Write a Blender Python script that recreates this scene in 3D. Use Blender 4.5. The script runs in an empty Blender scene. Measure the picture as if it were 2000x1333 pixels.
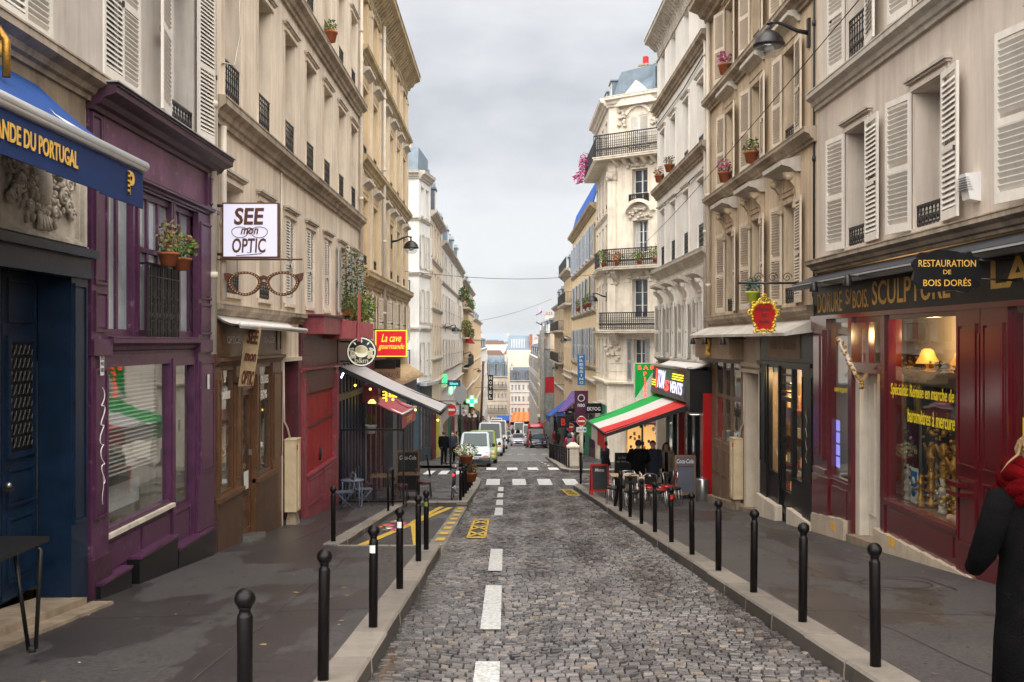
import bpy, bmesh, math, random
import numpy as np
from mathutils import Vector, Matrix
random.seed(7)
R = random.Random(11)
PI = math.pi
SC = bpy.context.scene
C = SC.collection
# ---------------------------------------------------------------- camera
F = 1944.0                                   # focal length in photo pixels (35 mm on a 36 mm sensor, 2000 px wide)
cam = bpy.data.cameras.new('camera'); cam.lens = 35.0; cam.sensor_width = 36.0
cam.shift_x = 13.0 / 2000; cam.clip_start = 0.05; cam.clip_end = 30000
camo = bpy.data.objects.new('camera', cam); C.objects.link(camo)
camo.location = (0, 0, 0); camo.rotation_euler = (math.radians(90), 0, 0)
SC.camera = camo
# ---------------------------------------------------------------- light
SUN_EL, SUN_AZ = math.radians(56), math.radians(184)   # high, veiled by cloud, behind the camera
W = bpy.data.worlds.new('World'); SC.world = W; W.use_nodes = True
wn, wl = W.node_tree.nodes, W.node_tree.links
wn.clear()
out = wn.new('ShaderNodeOutputWorld'); bg = wn.new('ShaderNodeBackground'); bg.inputs[1].default_value = 0.10
sky = wn.new('ShaderNodeTexSky'); sky.sky_type = 'NISHITA'; sky.sun_disc = False
sky.sun_elevation = SUN_EL; sky.sun_rotation = SUN_AZ
tc = wn.new('ShaderNodeTexCoord'); mp = wn.new('ShaderNodeMapping'); mp.inputs['Scale'].default_value = (1.0, 1.0, 2.2)
mp.inputs['Location'].default_value = (3.37, 0.4, 1.9)
n1 = wn.new('ShaderNodeTexNoise'); n1.inputs['Scale'].default_value = 3.1; n1.inputs['Detail'].default_value = 7; n1.inputs['Roughness'].default_value = .52
cr = wn.new('ShaderNodeValToRGB')
cr.color_ramp.elements[0].position = .40; cr.color_ramp.elements[0].color = (.97, .985, 1.02, 1)
cr.color_ramp.elements[1].position = .55; cr.color_ramp.elements[1].color = (1.33, 1.335, 1.345, 1)
mx = wn.new('ShaderNodeMix'); mx.data_type = 'RGBA'; mx.inputs[0].default_value = 0.97
wl.new(tc.outputs['Generated'], mp.inputs[0]); wl.new(mp.outputs[0], n1.inputs['Vector']); wl.new(n1.outputs[0], cr.inputs[0])
wl.new(sky.outputs[0], mx.inputs[6]); wl.new(cr.outputs[0], mx.inputs[7]); wl.new(mx.outputs[2], bg.inputs[0]); wl.new(bg.outputs[0], out.inputs[0])
sl = bpy.data.lights.new('sun', 'SUN'); sl.energy = 1.5; sl.angle = math.radians(110); sl.color = (1.0, .95, .88)
so = bpy.data.objects.new('sun', sl); C.objects.link(so)
sd = Vector((math.cos(SUN_EL) * math.sin(SUN_AZ), math.cos(SUN_EL) * math.cos(SUN_AZ), math.sin(SUN_EL)))
so.rotation_euler = sd.to_track_quat('Z', 'Y').to_euler(); so.location = (0, 0, 60)
SC.view_settings.view_transform = 'Standard'; SC.view_settings.look = 'None'
SC.view_settings.exposure = 2.65; SC.view_settings.gamma = 1.0
try:
    SC.cycles.max_bounces = 6; SC.cycles.transparent_max_bounces = 8; SC.cycles.glossy_bounces = 3; SC.cycles.use_denoising = True
    SC.cycles.caustics_reflective = False; SC.cycles.caustics_refractive = False
except Exception: pass
# ---------------------------------------------------------------- materials
M = {}
def nmat(name):
    m = bpy.data.materials.new(name); m.use_nodes = True; M[name] = m
    nt = m.node_tree; b = nt.nodes['Principled BSDF']
    return m, nt.nodes, nt.links, b
def pm(name, col, rough=.7, var=.22, vs=2.5, bump=.15, bs=35, metal=0, streak=0, spec=.4, coat=0, rnd=0, strcol=.35, chip=0):
    m, N, L, b = nmat(name)
    b.inputs['Roughness'].default_value = rough; b.inputs['Metallic'].default_value = metal
    b.inputs['Specular IOR Level'].default_value = spec
    if coat: b.inputs['Coat Weight'].default_value = coat; b.inputs['Coat Roughness'].default_value = .12
    tc = N.new('ShaderNodeTexCoord')
    n = N.new('ShaderNodeTexNoise'); n.inputs['Scale'].default_value = vs; n.inputs['Detail'].default_value = 8; n.inputs['Roughness'].default_value = .62
    L.new(tc.outputs['Object'], n.inputs['Vector'])
    r = N.new('ShaderNodeValToRGB')
    lo = [max(0, c * (1 - var)) for c in col]; hi = [min(1, c * (1 + var * .6)) for c in col]
    r.color_ramp.elements[0].position = .3; r.color_ramp.elements[0].color = (*lo, 1)
    r.color_ramp.elements[1].position = .68; r.color_ramp.elements[1].color = (*hi, 1)
    L.new(n.outputs[0], r.inputs[0]); cur = r.outputs[0]
    if streak:
        mp = N.new('ShaderNodeMapping'); mp.inputs['Scale'].default_value = (3.2, 3.2, .22); L.new(tc.outputs['Object'], mp.inputs[0])
        n2 = N.new('ShaderNodeTexNoise'); n2.inputs['Scale'].default_value = 1.6; n2.inputs['Detail'].default_value = 7; n2.inputs['Roughness'].default_value = .7
        L.new(mp.outputs[0], n2.inputs['Vector'])
        r2 = N.new('ShaderNodeValToRGB'); r2.color_ramp.elements[0].position = .45; r2.color_ramp.elements[1].position = .75
        r2.color_ramp.elements[0].color = (1, 1, 1, 1); r2.color_ramp.elements[1].color = (strcol, strcol * .95, strcol * .88, 1)
        L.new(n2.outputs[0], r2.inputs[0])
        mm = N.new('ShaderNodeMix'); mm.data_type = 'RGBA'; mm.blend_type = 'MULTIPLY'; mm.inputs[0].default_value = streak
        L.new(cur, mm.inputs[6]); L.new(r2.outputs[0], mm.inputs[7]); cur = mm.outputs[2]
    if chip:      # flaked paint and scuffs
        n5 = N.new('ShaderNodeTexNoise'); n5.inputs['Scale'].default_value = 9; n5.inputs['Detail'].default_value = 12; n5.inputs['Roughness'].default_value = .72; L.new(tc.outputs['Object'], n5.inputs['Vector'])
        r5 = N.new('ShaderNodeValToRGB'); r5.color_ramp.elements[0].position = .60; r5.color_ramp.elements[0].color = (0, 0, 0, 1); r5.color_ramp.elements[1].position = .64; r5.color_ramp.elements[1].color = (chip, chip, chip, 1); L.new(n5.outputs[0], r5.inputs[0])
        m5 = N.new('ShaderNodeMix'); m5.data_type = 'RGBA'; L.new(r5.outputs[0], m5.inputs[0]); L.new(cur, m5.inputs[6]); m5.inputs[7].default_value = (*[min(1, c * 1.6 + .12) for c in col], 1); cur = m5.outputs[2]
    if rnd:
        oi = N.new('ShaderNodeObjectInfo'); hs = N.new('ShaderNodeHueSaturation')
        mr = N.new('ShaderNodeMapRange'); mr.inputs[3].default_value = 1 - rnd; mr.inputs[4].default_value = 1 + rnd * .5
        L.new(oi.outputs['Random'], mr.inputs[0]); L.new(mr.outputs[0], hs.inputs['Value']); L.new(cur, hs.inputs['Color']); cur = hs.outputs[0]
    L.new(cur, b.inputs['Base Color'])
    if bump:
        nb = N.new('ShaderNodeTexNoise'); nb.inputs['Scale'].default_value = bs; nb.inputs['Detail'].default_value = 5
        L.new(tc.outputs['Object'], nb.inputs['Vector'])
        bp = N.new('ShaderNodeBump'); bp.inputs['Strength'].default_value = bump; bp.inputs['Distance'].default_value = .02
        L.new(nb.outputs[0], bp.inputs['Height']); L.new(bp.outputs[0], b.inputs['Normal'])
    return m
def em(name, col, s):
    m, N, L, b = nmat(name)
    b.inputs['Base Color'].default_value = (*[c * .5 for c in col], 1)
    b.inputs['Emission Color'].default_value = (*col, 1); b.inputs['Emission Strength'].default_value = s
    return m
def glassm(name, ior, tint, add=.06, rough=.015):
    m = bpy.data.materials.new(name); m.use_nodes = True; M[name] = m
    N, L = m.node_tree.nodes, m.node_tree.links; N.clear()
    o = N.new('ShaderNodeOutputMaterial'); mx = N.new('ShaderNodeMixShader'); t = N.new('ShaderNodeBsdfTransparent'); g = N.new('ShaderNodeBsdfGlossy')
    t.inputs[0].default_value = (*tint, 1); g.inputs['Roughness'].default_value = rough; g.inputs[0].default_value = (.95, .97, 1, 1)
    fr = N.new('ShaderNodeFresnel'); fr.inputs[0].default_value = ior
    ma = N.new('ShaderNodeMath'); ma.operation = 'ADD'; ma.use_clamp = True; ma.inputs[1].default_value = add
    tcg = N.new('ShaderNodeTexCoord'); nz = N.new('ShaderNodeTexNoise'); nz.inputs['Scale'].default_value = 1.3; nz.inputs['Detail'].default_value = 1
    bp = N.new('ShaderNodeBump'); bp.inputs['Strength'].default_value = .12; bp.inputs['Distance'].default_value = .03
    L.new(tcg.outputs['Object'], nz.inputs['Vector']); L.new(nz.outputs[0], bp.inputs['Height']); L.new(bp.outputs[0], g.inputs['Normal'])
    gb = N.new('ShaderNodeNewGeometry'); io = N.new('ShaderNodeMapRange'); io.inputs[3].default_value = ior; io.inputs[4].default_value = 1 / ior
    L.new(gb.outputs['Backfacing'], io.inputs[0]); L.new(io.outputs[0], fr.inputs[0])
    L.new(fr.outputs[0], ma.inputs[0]); L.new(ma.outputs[0], mx.inputs[0]); L.new(t.outputs[0], mx.inputs[1]); L.new(g.outputs[0], mx.inputs[2]); L.new(mx.outputs[0], o.inputs[0])
    return m
# plaster and stone
pm('plaster_grey', (.50, .455, .41), .85, 0.21, .9, .12, 60, streak=0.47)
pm('plaster_cream', (.71, .605, .485), .85, 0.18, .8, .10, 60, streak=0.61)
pm('plaster_ochre', (.70, .53, .32), .85, 0.21, .8, .12, 60, streak=0.61)
pm('plaster_pink', (.60, .52, .45), .85, 0.15, .8, .10, 60, streak=0.41)
pm('plaster_tan', (.60, .475, .335), .85, 0.24, .8, .15, 55, streak=0.74)
pm('plaster_white', (.80, .775, .73), .85, 0.12, .8, .08, 60, streak=0.28, strcol=.5)
pm('plaster_yellow', (.74, .57, .36), .85, 0.15, .8, .10, 60, streak=0.47)
pm('stone_white', (.74, .66, .55), .8, 0.21, 1.2, .15, 40, streak=0.45)
pm('plaster_pale', (.74, .73, .71), .85, 0.12, .8, .08, 60, streak=0.47, strcol=.5)
pm('cornice_brown', (.38, .31, .235), .85, .40, 1.4, .3, 30, streak=.75, strcol=.22)
pm('cornice_ochre', (.44, .34, .20), .85, .35, 1.4, .3, 30, streak=.6, strcol=.3)
pm('cornice_pale', (.52, .48, .42), .85, .25, 1.4, .2, 30, streak=.5, strcol=.35)
pm('stone_trim', (.60, .52, .42), .8, .15, 2, .12, 50, streak=.3)
pm('stone_old', (.26, .20, .14), .9, .35, 2.2, .4, 25, streak=.5)
pm('stone_relief', (.56, .50, .42), .85, .30, 5, .3, 40, streak=.3)
pm('tile_base', (.46, .38, .29), .5, .2, 4, .1, 30)
# iron, zinc, wood paint
pm('iron_black', (.010, .009, .010), .42, .3, 8, .08, 60, spec=.5)
pm('bollard_paint', (.0055, .0042, .0045), .38, .35, 7, .10, 45, spec=0.22)
pm('zinc_roof', (.125, .17, .215), .5, .25, 1.5, .1, 10, streak=.3, spec=.5)
pm('slate_roof', (.09, .105, .13), .6, .3, 2.5, .3, 14)
pm('zinc_grey', (.36, .37, .38), .5, .25, 2, .1, 12, streak=.4)
pm('shutter_white', (.70, .66, .60), .6, .10, 3, .05, 30, streak=.25, rnd=.07)
pm('shutter_cream', (.66, .57, .46), .6, .14, 3, .05, 30, streak=.35, rnd=.07, chip=0.0)
pm('shutter_grey', (.40, .40, .40), .6, .12, 3, .05, 30, rnd=.06)
pm('shutter_blue', (.42, .47, .55), .6, .10, 3, .05, 30, rnd=.08)
pm('frame_white', (.70, .69, .67), .5, .08, 5, .03, 30)
pm('frame_grey', (.30, .30, .31), .5, .08, 5, .03, 30)
pm('pipe_beige', (.58, .52, .44), .5, .15, 3, .03, 20, streak=.3)
pm('purple_paint', (.078, .024, .064), .36, .35, 3.5, .10, 24, streak=.45, spec=.35, strcol=.4, chip=0.55)
pm('purple_dark', (.055, .016, .035), .5, .5, 3, .2, 20, streak=.5, chip=0.5)
pm('purple_faded', (.16, .058, .125), .5, .45, 2.2, .15, 20, streak=.6, strcol=.4, chip=0.5)
pm('navy_door', (.006, .017, .040), .32, .4, 4, .08, 20, streak=.4, spec=0.25)
pm('navy_wood', (.007, .011, .030), .4, .3, 4, .08, 20)
pm('brown_wood', (.105, .046, .018), .42, .3, 3.5, .08, 26, streak=.35, spec=.4, chip=0.35)
pm('brown_dark', (.072, .036, .018), .5, .3, 3.5, .1, 26, streak=.4, chip=0.3)
pm('maroon_paint', (.085, .003, .007), .16, .22, 3, .03, 18, spec=.55, coat=.6)
pm('red_shutter', (.30, .010, .013), .5, .4, 3, .25, 14, streak=.6, strcol=.3, chip=0.5)
pm('pink_wood', (.25, .042, .055), .5, .35, 3, .15, 22, streak=.6, strcol=.4, chip=0.6)
pm('maroon_old', (.10, .014, .024), .5, .4, 3, .15, 22, streak=.5, chip=0.4)
pm('black_paint', (.007, .007, .0075), .35, .3, 5, .06, 26, spec=0.28, chip=0.15)
pm('tan_paint', (.185, .115, .072), .5, .25, 3, .1, 26, streak=.5, chip=0.6)
pm('tan_fascia', (.29, .19, .115), .55, .2, 3, .1, 26, streak=.4, chip=0.4)
pm('grey_wood', (.045, .045, .052), .5, .25, 3, .08, 20)
pm('blue_shop', (.028, .046, .066), .45, .2, 3, .05, 20)
pm('green_shop', (.05, .22, .13), .5, .2, 3, .05, 20)
pm('yellow_shop', (.55, .46, .05), .6, .2, 3, .05, 20)
pm('gold', (.75, .50, .05), .38, .35, 14, .5, 30, metal=.55)
pm('gold_paint', (.72, .42, .075), .45, .2, 9, .05, 30)
pm('yellow_letter', (.78, .60, .02), .5, .1, 9, 0)
pm('white_letter', (.72, .70, .66), .6, .2, 9, 0)
pm('brown_letter', (.10, .030, .012), .5, .15, 9, 0)
pm('black_letter', (.02, .018, .016), .6, .15, 9, 0)
pm('faded_letter', (.24, .17, .11), .7, .3, 14, 0)
pm('beige_box', (.62, .50, .32), .5, .2, 3, .05, 20, streak=.4)
pm('sign_black', (.008, .008, .009), .4, .25, 4, .05, 22, spec=.2)
pm('steel_blue', (.09, .11, .15), .5, .1, 5, .03, 20)
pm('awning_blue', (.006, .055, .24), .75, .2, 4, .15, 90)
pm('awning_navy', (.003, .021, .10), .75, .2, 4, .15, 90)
pm('awning_grey', (.50, .48, .48), .8, .12, 3, .1, 60, streak=.25)
pm('awning_pink', (.40, .085, .10), .8, .2, 3, .1, 60, streak=.3)
pm('awning_red', (.66, .026, .02), .75, .12, 4, .1, 90)
pm('awning_green', (.0, .40, .07), .75, .12, 4, .1, 90)
pm('awning_white', (.74, .71, .68), .75, .08, 4, .1, 90)
pm('orange_cloth', (.62, .13, .03), .8, .2, 4, .1, 60)
pm('cloth_blue', (.02, .10, .42), .8, .2, 4, .1, 60)
pm('cloth_mauve', (.33, .08, .28), .8, .2, 4, .1, 60)
pm('aluminium', (.62, .63, .64), .35, .1, 5, .03, 30, metal=.6)
pm('steel', (.42, .42, .42), .28, .2, 5, .05, 20, metal=.9)
pm('chrome', (.7, .7, .7), .15, .05, 5, 0, metal=1)
pm('terracotta', (.33, .095, .035), .8, .25, 6, .15, 30)
pm('soil', (.05, .035, .022), .95, .3, 10, .3, 40)
pm('white_plastic', (.72, .72, .72), .4, .05, 5, .02, 20)
pm('black_plastic', (.009, .009, .0095), .45, .2, 6, .03, 30)
pm('rubber', (.016, .016, .016), .8, .2, 9, .1, 40)
pm('red_plastic', (.45, .015, .012), .35, .1, 6, .02, 20)
pm('red_gloss', (.42, .008, .010), .25, .12, 3, .02, 20)
pm('blue_sign', (.012, .16, .42), .4, .12, 3, .02, 20)
pm('purple_sign', (.07, .012, .045), .4, .2, 3, .02, 20)
pm('blackboard', (.028, .035, .036), .7, .3, 5, .05, 20)
pm('slate_board', (.085, .095, .125), .6, .15, 3, .04, 20)
pm('wood_light', (.50, .36, .21), .6, .3, 7, .15, 16)
pm('wood_mid', (.20, .10, .045), .55, .3, 5, .12, 20)
pm('leaf_green', (.055, .12, .02), .6, .35, 9, 0, rnd=.2)
pm('leaf_light', (.16, .25, .03), .6, .35, 9, 0, rnd=.2)
pm('leaf_dark', (.03, .06, .02), .6, .35, 9, 0)
pm('leaf_dry', (.24, .16, .06), .7, .3, 9, 0)
pm('flower_pink', (.55, .05, .22), .7, .25, 9, 0)
pm('flower_purple', (.22, .03, .12), .7, .25, 9, 0)
pm('flower_white', (.75, .70, .45), .7, .2, 9, 0)
pm('flower_teal', (.03, .20, .22), .7, .25, 9, 0)
pm('lime_pot', (.45, .55, .05), .5, .1, 5, 0)
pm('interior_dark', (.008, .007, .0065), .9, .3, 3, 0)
pm('interior_warm', (.42, .33, .20), .9, .2, 2, 0)
pm('interior_cream', (.58, .52, .40), .9, .12, 2, 0)
pm('curtain', (.50, .50, .50), .9, .1, 3, .1, 12)
pm('skin', (.55, .31, .22), .55, .12, 9, .03, 60)
pm('hair_dark', (.016, .011, .008), .5, .4, 30, .3, 80)
pm('hair_brown', (.085, .042, .020), .5, .4, 30, .3, 80)
pm('hair_blond', (.15, .085, .034), .45, .35, 25, .3, 80)
pm('hair_grey', (.42, .40, .38), .5, .3, 30, .3, 80)
pm('coat_black', (.0035, .0032, .0036), .9, .4, 12, .4, 120, spec=0.06)
pm('coat_taupe', (.30, .235, .17), .9, .3, 9, .3, 90)
pm('coat_navy', (.012, .016, .030), .8, .3, 9, .3, 90)
pm('coat_brown', (.06, .045, .03), .85, .3, 9, .3, 90)
pm('coat_red', (.38, .012, .035), .85, .3, 9, .3, 90)
pm('cloth_grey', (.12, .12, .14), .85, .3, 9, .3, 90)
pm('jeans', (.05, .07, .15), .85, .3, 9, .2, 90)
pm('scarf_red', (.062, .001, .002), .95, .45, 7, .6, 70, spec=.04)
pm('shoe', (.03, .022, .018), .6, .3, 9, .1, 40)
pm('boot_grey', (.32, .29, .26), .8, .2, 9, .1, 40)
pm('paint_silver', (.50, .57, .60), .3, .06, 2, 0, metal=.15, coat=.7)
pm('paint_white', (.72, .73, .75), .25, .04, 2, 0, coat=.6)
pm('paint_lime', (.22, .26, .05), .28, .06, 2, 0, coat=.6)
pm('paint_red', (.46, .015, .022), .25, .06, 2, 0, coat=.7)
pm('paint_blue', (.018, .024, .055), .22, .06, 2, 0, metal=.2, coat=.8)
pm('paint_pearl', (.62, .60, .72), .22, .06, 2, 0, metal=.3, coat=.8)
pm('car_trim', (.035, .038, .042), .6, .15, 5, .05, 40)
pm('car_glass', (.022, .040, .042), .05, .1, 2, 0, spec=.35)
pm('lamp_orange', (.62, .20, .03), .25, .1, 5, 0, coat=.5)
pm('lamp_clear', (.60, .62, .64), .12, .1, 9, 0, coat=.8)
pm('plate_white', (.66, .66, .64), .5, .05, 9, 0)
pm('paint_marking', (.50, .50, .49), .7, .55, 26, .4, 30, streak=0)
pm('paint_yellow', (.55, .36, .05), .75, .35, 10, .3, 30)
pm('net_grey', (.30, .32, .32), .8, .3, 3, .3, 8, streak=.5)
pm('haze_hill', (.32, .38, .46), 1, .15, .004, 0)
pm('glass_pane', (.035, .045, .055), .05, .5, 1.3, 0, spec=.75, rnd=.5)
glassm('shop_glass', 1.75, (.93, .96, .94), .05)
glassm('clear_glass', 1.45, (.97, .98, .98), .03)
pm('mezz_glass', (.30, .33, .35), .12, .5, 1.1, .05, 3, spec=.8)
pm('gilt_dull', (.40, .20, .03), .36, .5, 12, .5, 30, metal=.6)
em('neon_red', (1, .05, .03), 0.525)
em('neon_white', (.72, .70, 1.0), 0.294)
em('neon_yellow', (1, .72, .03), 0.350)
em('neon_green', (.02, 1, .22), 0.350)
em('neon_green_pale', (.42, 1, .62), 0.294)
em('sign_red_lit', (.62, .004, .012), 0.140)
em('sign_yellow_lit', (1, .62, .05), 0.224)
em('sign_white_lit', (.74, .72, .86), 0.112)
em('sign_cream_lit', (.85, .80, .62), 0.112)
em('lamp_warm', (1, .40, .06), 0.168)
em('bulb_warm', (1, .50, .10), 0.630)
em('screen_blue', (.32, .32, 1), 0.182)
em('lit_interior', (1, .56, .18), 0.112)
em('lit_white', (1, .94, .85), 0.350)
em('tail_red', (1, .03, .04), 0.420)
em('sign_teal_lit', (.1, .75, .8), 0.210)
glassm('globe_glass', 1.5, (.88, .90, .92), .08)

# ---------------------------------------------------------------- objects
ORG = {}
def setp(o, label=None, cat=None, group=None, kind=None):
    if label: o['label'] = label
    if cat: o['category'] = cat
    if group: o['group'] = group
    if kind: o['kind'] = kind
    return o
def empty(name, loc, label, cat, group=None, rz=0):
    o = bpy.data.objects.new(name, None); C.objects.link(o); o.location = loc; o.rotation_euler = (0, 0, rz); o.empty_display_size = .1
    ORG[o.name] = Vector(loc)
    return setp(o, label, cat, group)
def copy_tree(o, parent=None, loc=None, rz=None):
    c = o.copy(); C.objects.link(c); c.parent = parent
    if loc is not None: c.location = loc
    if rz is not None: c.rotation_euler = (0, 0, rz)
    ORG[c.name] = Vector(c.location) + (ORG.get(parent.name, Vector()) if parent else Vector())
    for ch in list(o.children): copy_tree(ch, c)
    return c
def unit(v):
    v = Vector(v); return v.normalized() if v.length > 1e-9 else Vector((0, 0, 1))
class MB:
    def __init__(s, tf=None): s.v = []; s.f = []; s.m = []; s.sm = []; s.mats = []; s.tf = tf
    def mi(s, mat):
        if mat not in s.mats: s.mats.append(mat)
        return s.mats.index(mat)
    def add(s, vs, fs, mat, smooth=False):
        k = len(s.v)
        s.v.extend([tuple(s.tf(*p)) for p in vs] if s.tf else [tuple(p) for p in vs])
        i = s.mi(mat)
        for f in fs: s.f.append(tuple(k + j for j in f)); s.m.append(i); s.sm.append(smooth)
    def wadd(s, *a):         # points already in world space
        t = s.tf
        if isinstance(t, (Fac, GFac)): s.tf = None
        s.add(*a); s.tf = t
    def box(s, x0, x1, y0, y1, z0, z1, mat):
        if x0 > x1: x0, x1 = x1, x0
        if y0 > y1: y0, y1 = y1, y0
        if z0 > z1: z0, z1 = z1, z0
        s.add([(x0, y0, z0), (x1, y0, z0), (x1, y1, z0), (x0, y1, z0), (x0, y0, z1), (x1, y0, z1), (x1, y1, z1), (x0, y1, z1)],
              [(0, 3, 2, 1), (4, 5, 6, 7), (0, 1, 5, 4), (1, 2, 6, 5), (2, 3, 7, 6), (3, 0, 4, 7)], mat)
    def hexa(s, p, mat):     # eight corners, bottom ring then top ring
        s.add(p, [(0, 3, 2, 1), (4, 5, 6, 7), (0, 1, 5, 4), (1, 2, 6, 5), (2, 3, 7, 6), (3, 0, 4, 7)], mat)
    def poly(s, pts, mat, smooth=False): s.add(pts, [tuple(range(len(pts)))], mat, smooth)
    def prism(s, pts, vec, mat):   # polygon pushed along vec, closed
        n = len(pts); vec = Vector(vec); a = [Vector(p) for p in pts]
        s.add(a + [p + vec for p in a], [tuple(range(n))[::-1], tuple(range(n, 2 * n))] + [(i, (i + 1) % n, n + (i + 1) % n, n + i) for i in range(n)], mat)
    def tube(s, path, r, mat, n=6, closed=False):
        path = [Vector(p) for p in path]; k = len(path); vs = []; rad = r if isinstance(r, (list, tuple)) else [r] * k
        up = None
        for i, p in enumerate(path):
            if closed: d = path[(i + 1) % k] - path[i - 1]
            else: d = path[min(i + 1, k - 1)] - path[max(i - 1, 0)]
            d = unit(d)
            if up is None: up = Vector((0, 0, 1)) if abs(d.z) < .9 else Vector((1, 0, 0))
            a = d.cross(up)
            if a.length < 1e-4: a = d.cross(Vector((0, 1, 0)))
            a = unit(a); b = unit(a.cross(d)); up = b
            for j in range(n):
                t = 2 * PI * j / n; vs.append(p + (a * math.cos(t) + b * math.sin(t)) * rad[i])
        fs = []
        for i in range(k if closed else k - 1):
            q = (i + 1) % k
            for j in range(n): fs.append((i * n + j, i * n + (j + 1) % n, q * n + (j + 1) % n, q * n + j))
        if not closed: fs += [tuple(range(n))[::-1], tuple(range((k - 1) * n, k * n))]
        s.wadd(vs, fs, mat, n > 4)
    def lathe(s, prof, c, mat, n=12, axis='z', smooth=True):
        vs = []; c = Vector(c)
        for r, h in prof:
            for j in range(n):
                t = 2 * PI * j / n; a, b = r * math.cos(t), r * math.sin(t)
                vs.append(c + Vector((a, b, h) if axis == 'z' else ((h, a, b) if axis == 'x' else (a, h, b))))
        k = len(prof); fs = []
        for i in range(k - 1):
            for j in range(n): fs.append((i * n + j, i * n + (j + 1) % n, (i + 1) * n + (j + 1) % n, (i + 1) * n + j))
        fs += [tuple(range(n))[::-1], tuple(range((k - 1) * n, k * n))]
        s.wadd(vs, fs, mat, smooth)
    def ball(s, c, r, mat, n=10, m=7):
        rx, ry, rz = r if isinstance(r, (list, tuple)) else (r, r, r); c = Vector(c); vs = [c + Vector((0, 0, -rz))]
        for i in range(1, m):
            a = -PI / 2 + PI * i / m
            for j in range(n): t = 2 * PI * j / n; vs.append(c + Vector((rx * math.cos(a) * math.cos(t), ry * math.cos(a) * math.sin(t), rz * math.sin(a))))
        vs.append(c + Vector((0, 0, rz))); fs = [(0, 1 + (j + 1) % n, 1 + j) for j in range(n)]
        for i in range(m - 2):
            for j in range(n): fs.append((1 + i * n + j, 1 + i * n + (j + 1) % n, 1 + (i + 1) * n + (j + 1) % n, 1 + (i + 1) * n + j))
        e = len(vs) - 1; fs += [(1 + (m - 2) * n + j, 1 + (m - 2) * n + (j + 1) % n, e) for j in range(n)]
        s.wadd(vs, fs, mat, True)
    def loft(s, rings, mat, caps=True, smooth=True):
        n = len(rings[0]); vs = [p for r in rings for p in r]; fs = []
        for i in range(len(rings) - 1):
            for j in range(n): fs.append((i * n + j, i * n + (j + 1) % n, (i + 1) * n + (j + 1) % n, (i + 1) * n + j))
        if caps: fs += [tuple(range(n))[::-1], tuple(range((len(rings) - 1) * n, len(rings) * n))]
        s.add(vs, fs, mat, smooth)
    def leaves(s, c, rad, n, size, mats, rng=R, droop=0):
        c = Vector(c)
        for _ in range(n):
            while True:
                p = Vector((rng.uniform(-1, 1), rng.uniform(-1, 1), rng.uniform(-1, 1)))
                if p.length < 1: break
            p = Vector((p.x * rad[0], p.y * rad[1], p.z * rad[2])) + c
            a = unit((rng.gauss(0, 1), rng.gauss(0, 1), rng.gauss(0, .6) - droop)); b = unit(a.cross(Vector((rng.gauss(0, 1), rng.gauss(0, 1), rng.gauss(0, 1)))))
            z = size * rng.uniform(.6, 1.3)
            s.add([p - a * z * .5, p + b * z * .28, p + a * z * .6, p - b * z * .28], [(0, 1, 2, 3)], rng.choice(mats))
    def build(s, name, parent=None, origin=None, recalc=True):
        me = bpy.data.meshes.new(name)
        o0 = Vector(origin) if origin is not None else (ORG.get(parent.name, Vector()) if parent else Vector())
        me.from_pydata([(a - o0.x, b - o0.y, c - o0.z) for a, b, c in s.v], [], s.f)
        for m in s.mats: me.materials.append(M[m])
        me.polygons.foreach_set('material_index', s.m); me.polygons.foreach_set('use_smooth', s.sm); me.update()
        if recalc and len(s.f) < 60000:
            bm = bmesh.new(); bm.from_mesh(me); bmesh.ops.recalc_face_normals(bm, faces=bm.faces); bm.to_mesh(me); bm.free()
        o = bpy.data.objects.new(name, me); C.objects.link(o); o.parent = parent
        if parent is None: o.location = o0
        ORG[o.name] = o0
        return o
def top(mb, name, label, cat, loc, group=None, kind=None):
    return setp(mb.build(name, None, loc), label, cat, group, kind)
_tc = {}
def text_into(mb, s, c, xd, ud, h, w, mat, ext=.004, shear=0.0, bold=0.0, spacing=1.0):
    """lettering as flat solid shapes, centred on c, reading along xd, upright along ud, h tall and w wide"""
    key = (s, shear, bold, spacing)
    if key not in _tc:
        cu = bpy.data.curves.new('lettering', 'FONT'); cu.body = s; cu.size = 1; cu.shear = shear; cu.offset = bold; cu.space_character = spacing
        cu.resolution_u = 3; cu.space_line = .9; cu.align_x = 'CENTER'
        t = bpy.data.objects.new('lettering', cu); me = bpy.data.meshes.new_from_object(t)
        vs = [v.co.copy() for v in me.vertices]; fs = [tuple(p.vertices) for p in me.polygons]
        bpy.data.objects.remove(t); bpy.data.curves.remove(cu); bpy.data.meshes.remove(me); _tc[key] = (vs, fs)
    vs, fs = _tc[key]
    x0, x1 = min(v.x for v in vs), max(v.x for v in vs); y0, y1 = min(v.y for v in vs), max(v.y for v in vs)
    sy = h / (y1 - y0); sx = w / (x1 - x0) if w else sy
    c, xd, ud = Vector(c), unit(xd), unit(ud); nn = xd.cross(ud)
    pts = [c + xd * ((v.x - (x0 + x1) / 2) * sx) + ud * ((v.y - (y0 + y1) / 2) * sy) for v in vs]
    tf, mb.tf = mb.tf, None
    k = len(pts); mb.add([p + nn * ext for p in pts], fs, mat)
    cnt = {}
    for f in fs:
        for i in range(len(f)):
            e = (f[i], f[(i + 1) % len(f)]); cnt[tuple(sorted(e))] = (cnt.get(tuple(sorted(e)), (0, e))[0] + 1, e)
    side = [e for n_, e in cnt.values() if n_ == 1]
    if side: mb.add([p + nn * ext for p in pts] + pts, [(a, b, b + k, a + k) for a, b in side], mat)
    mb.tf = tf
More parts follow.
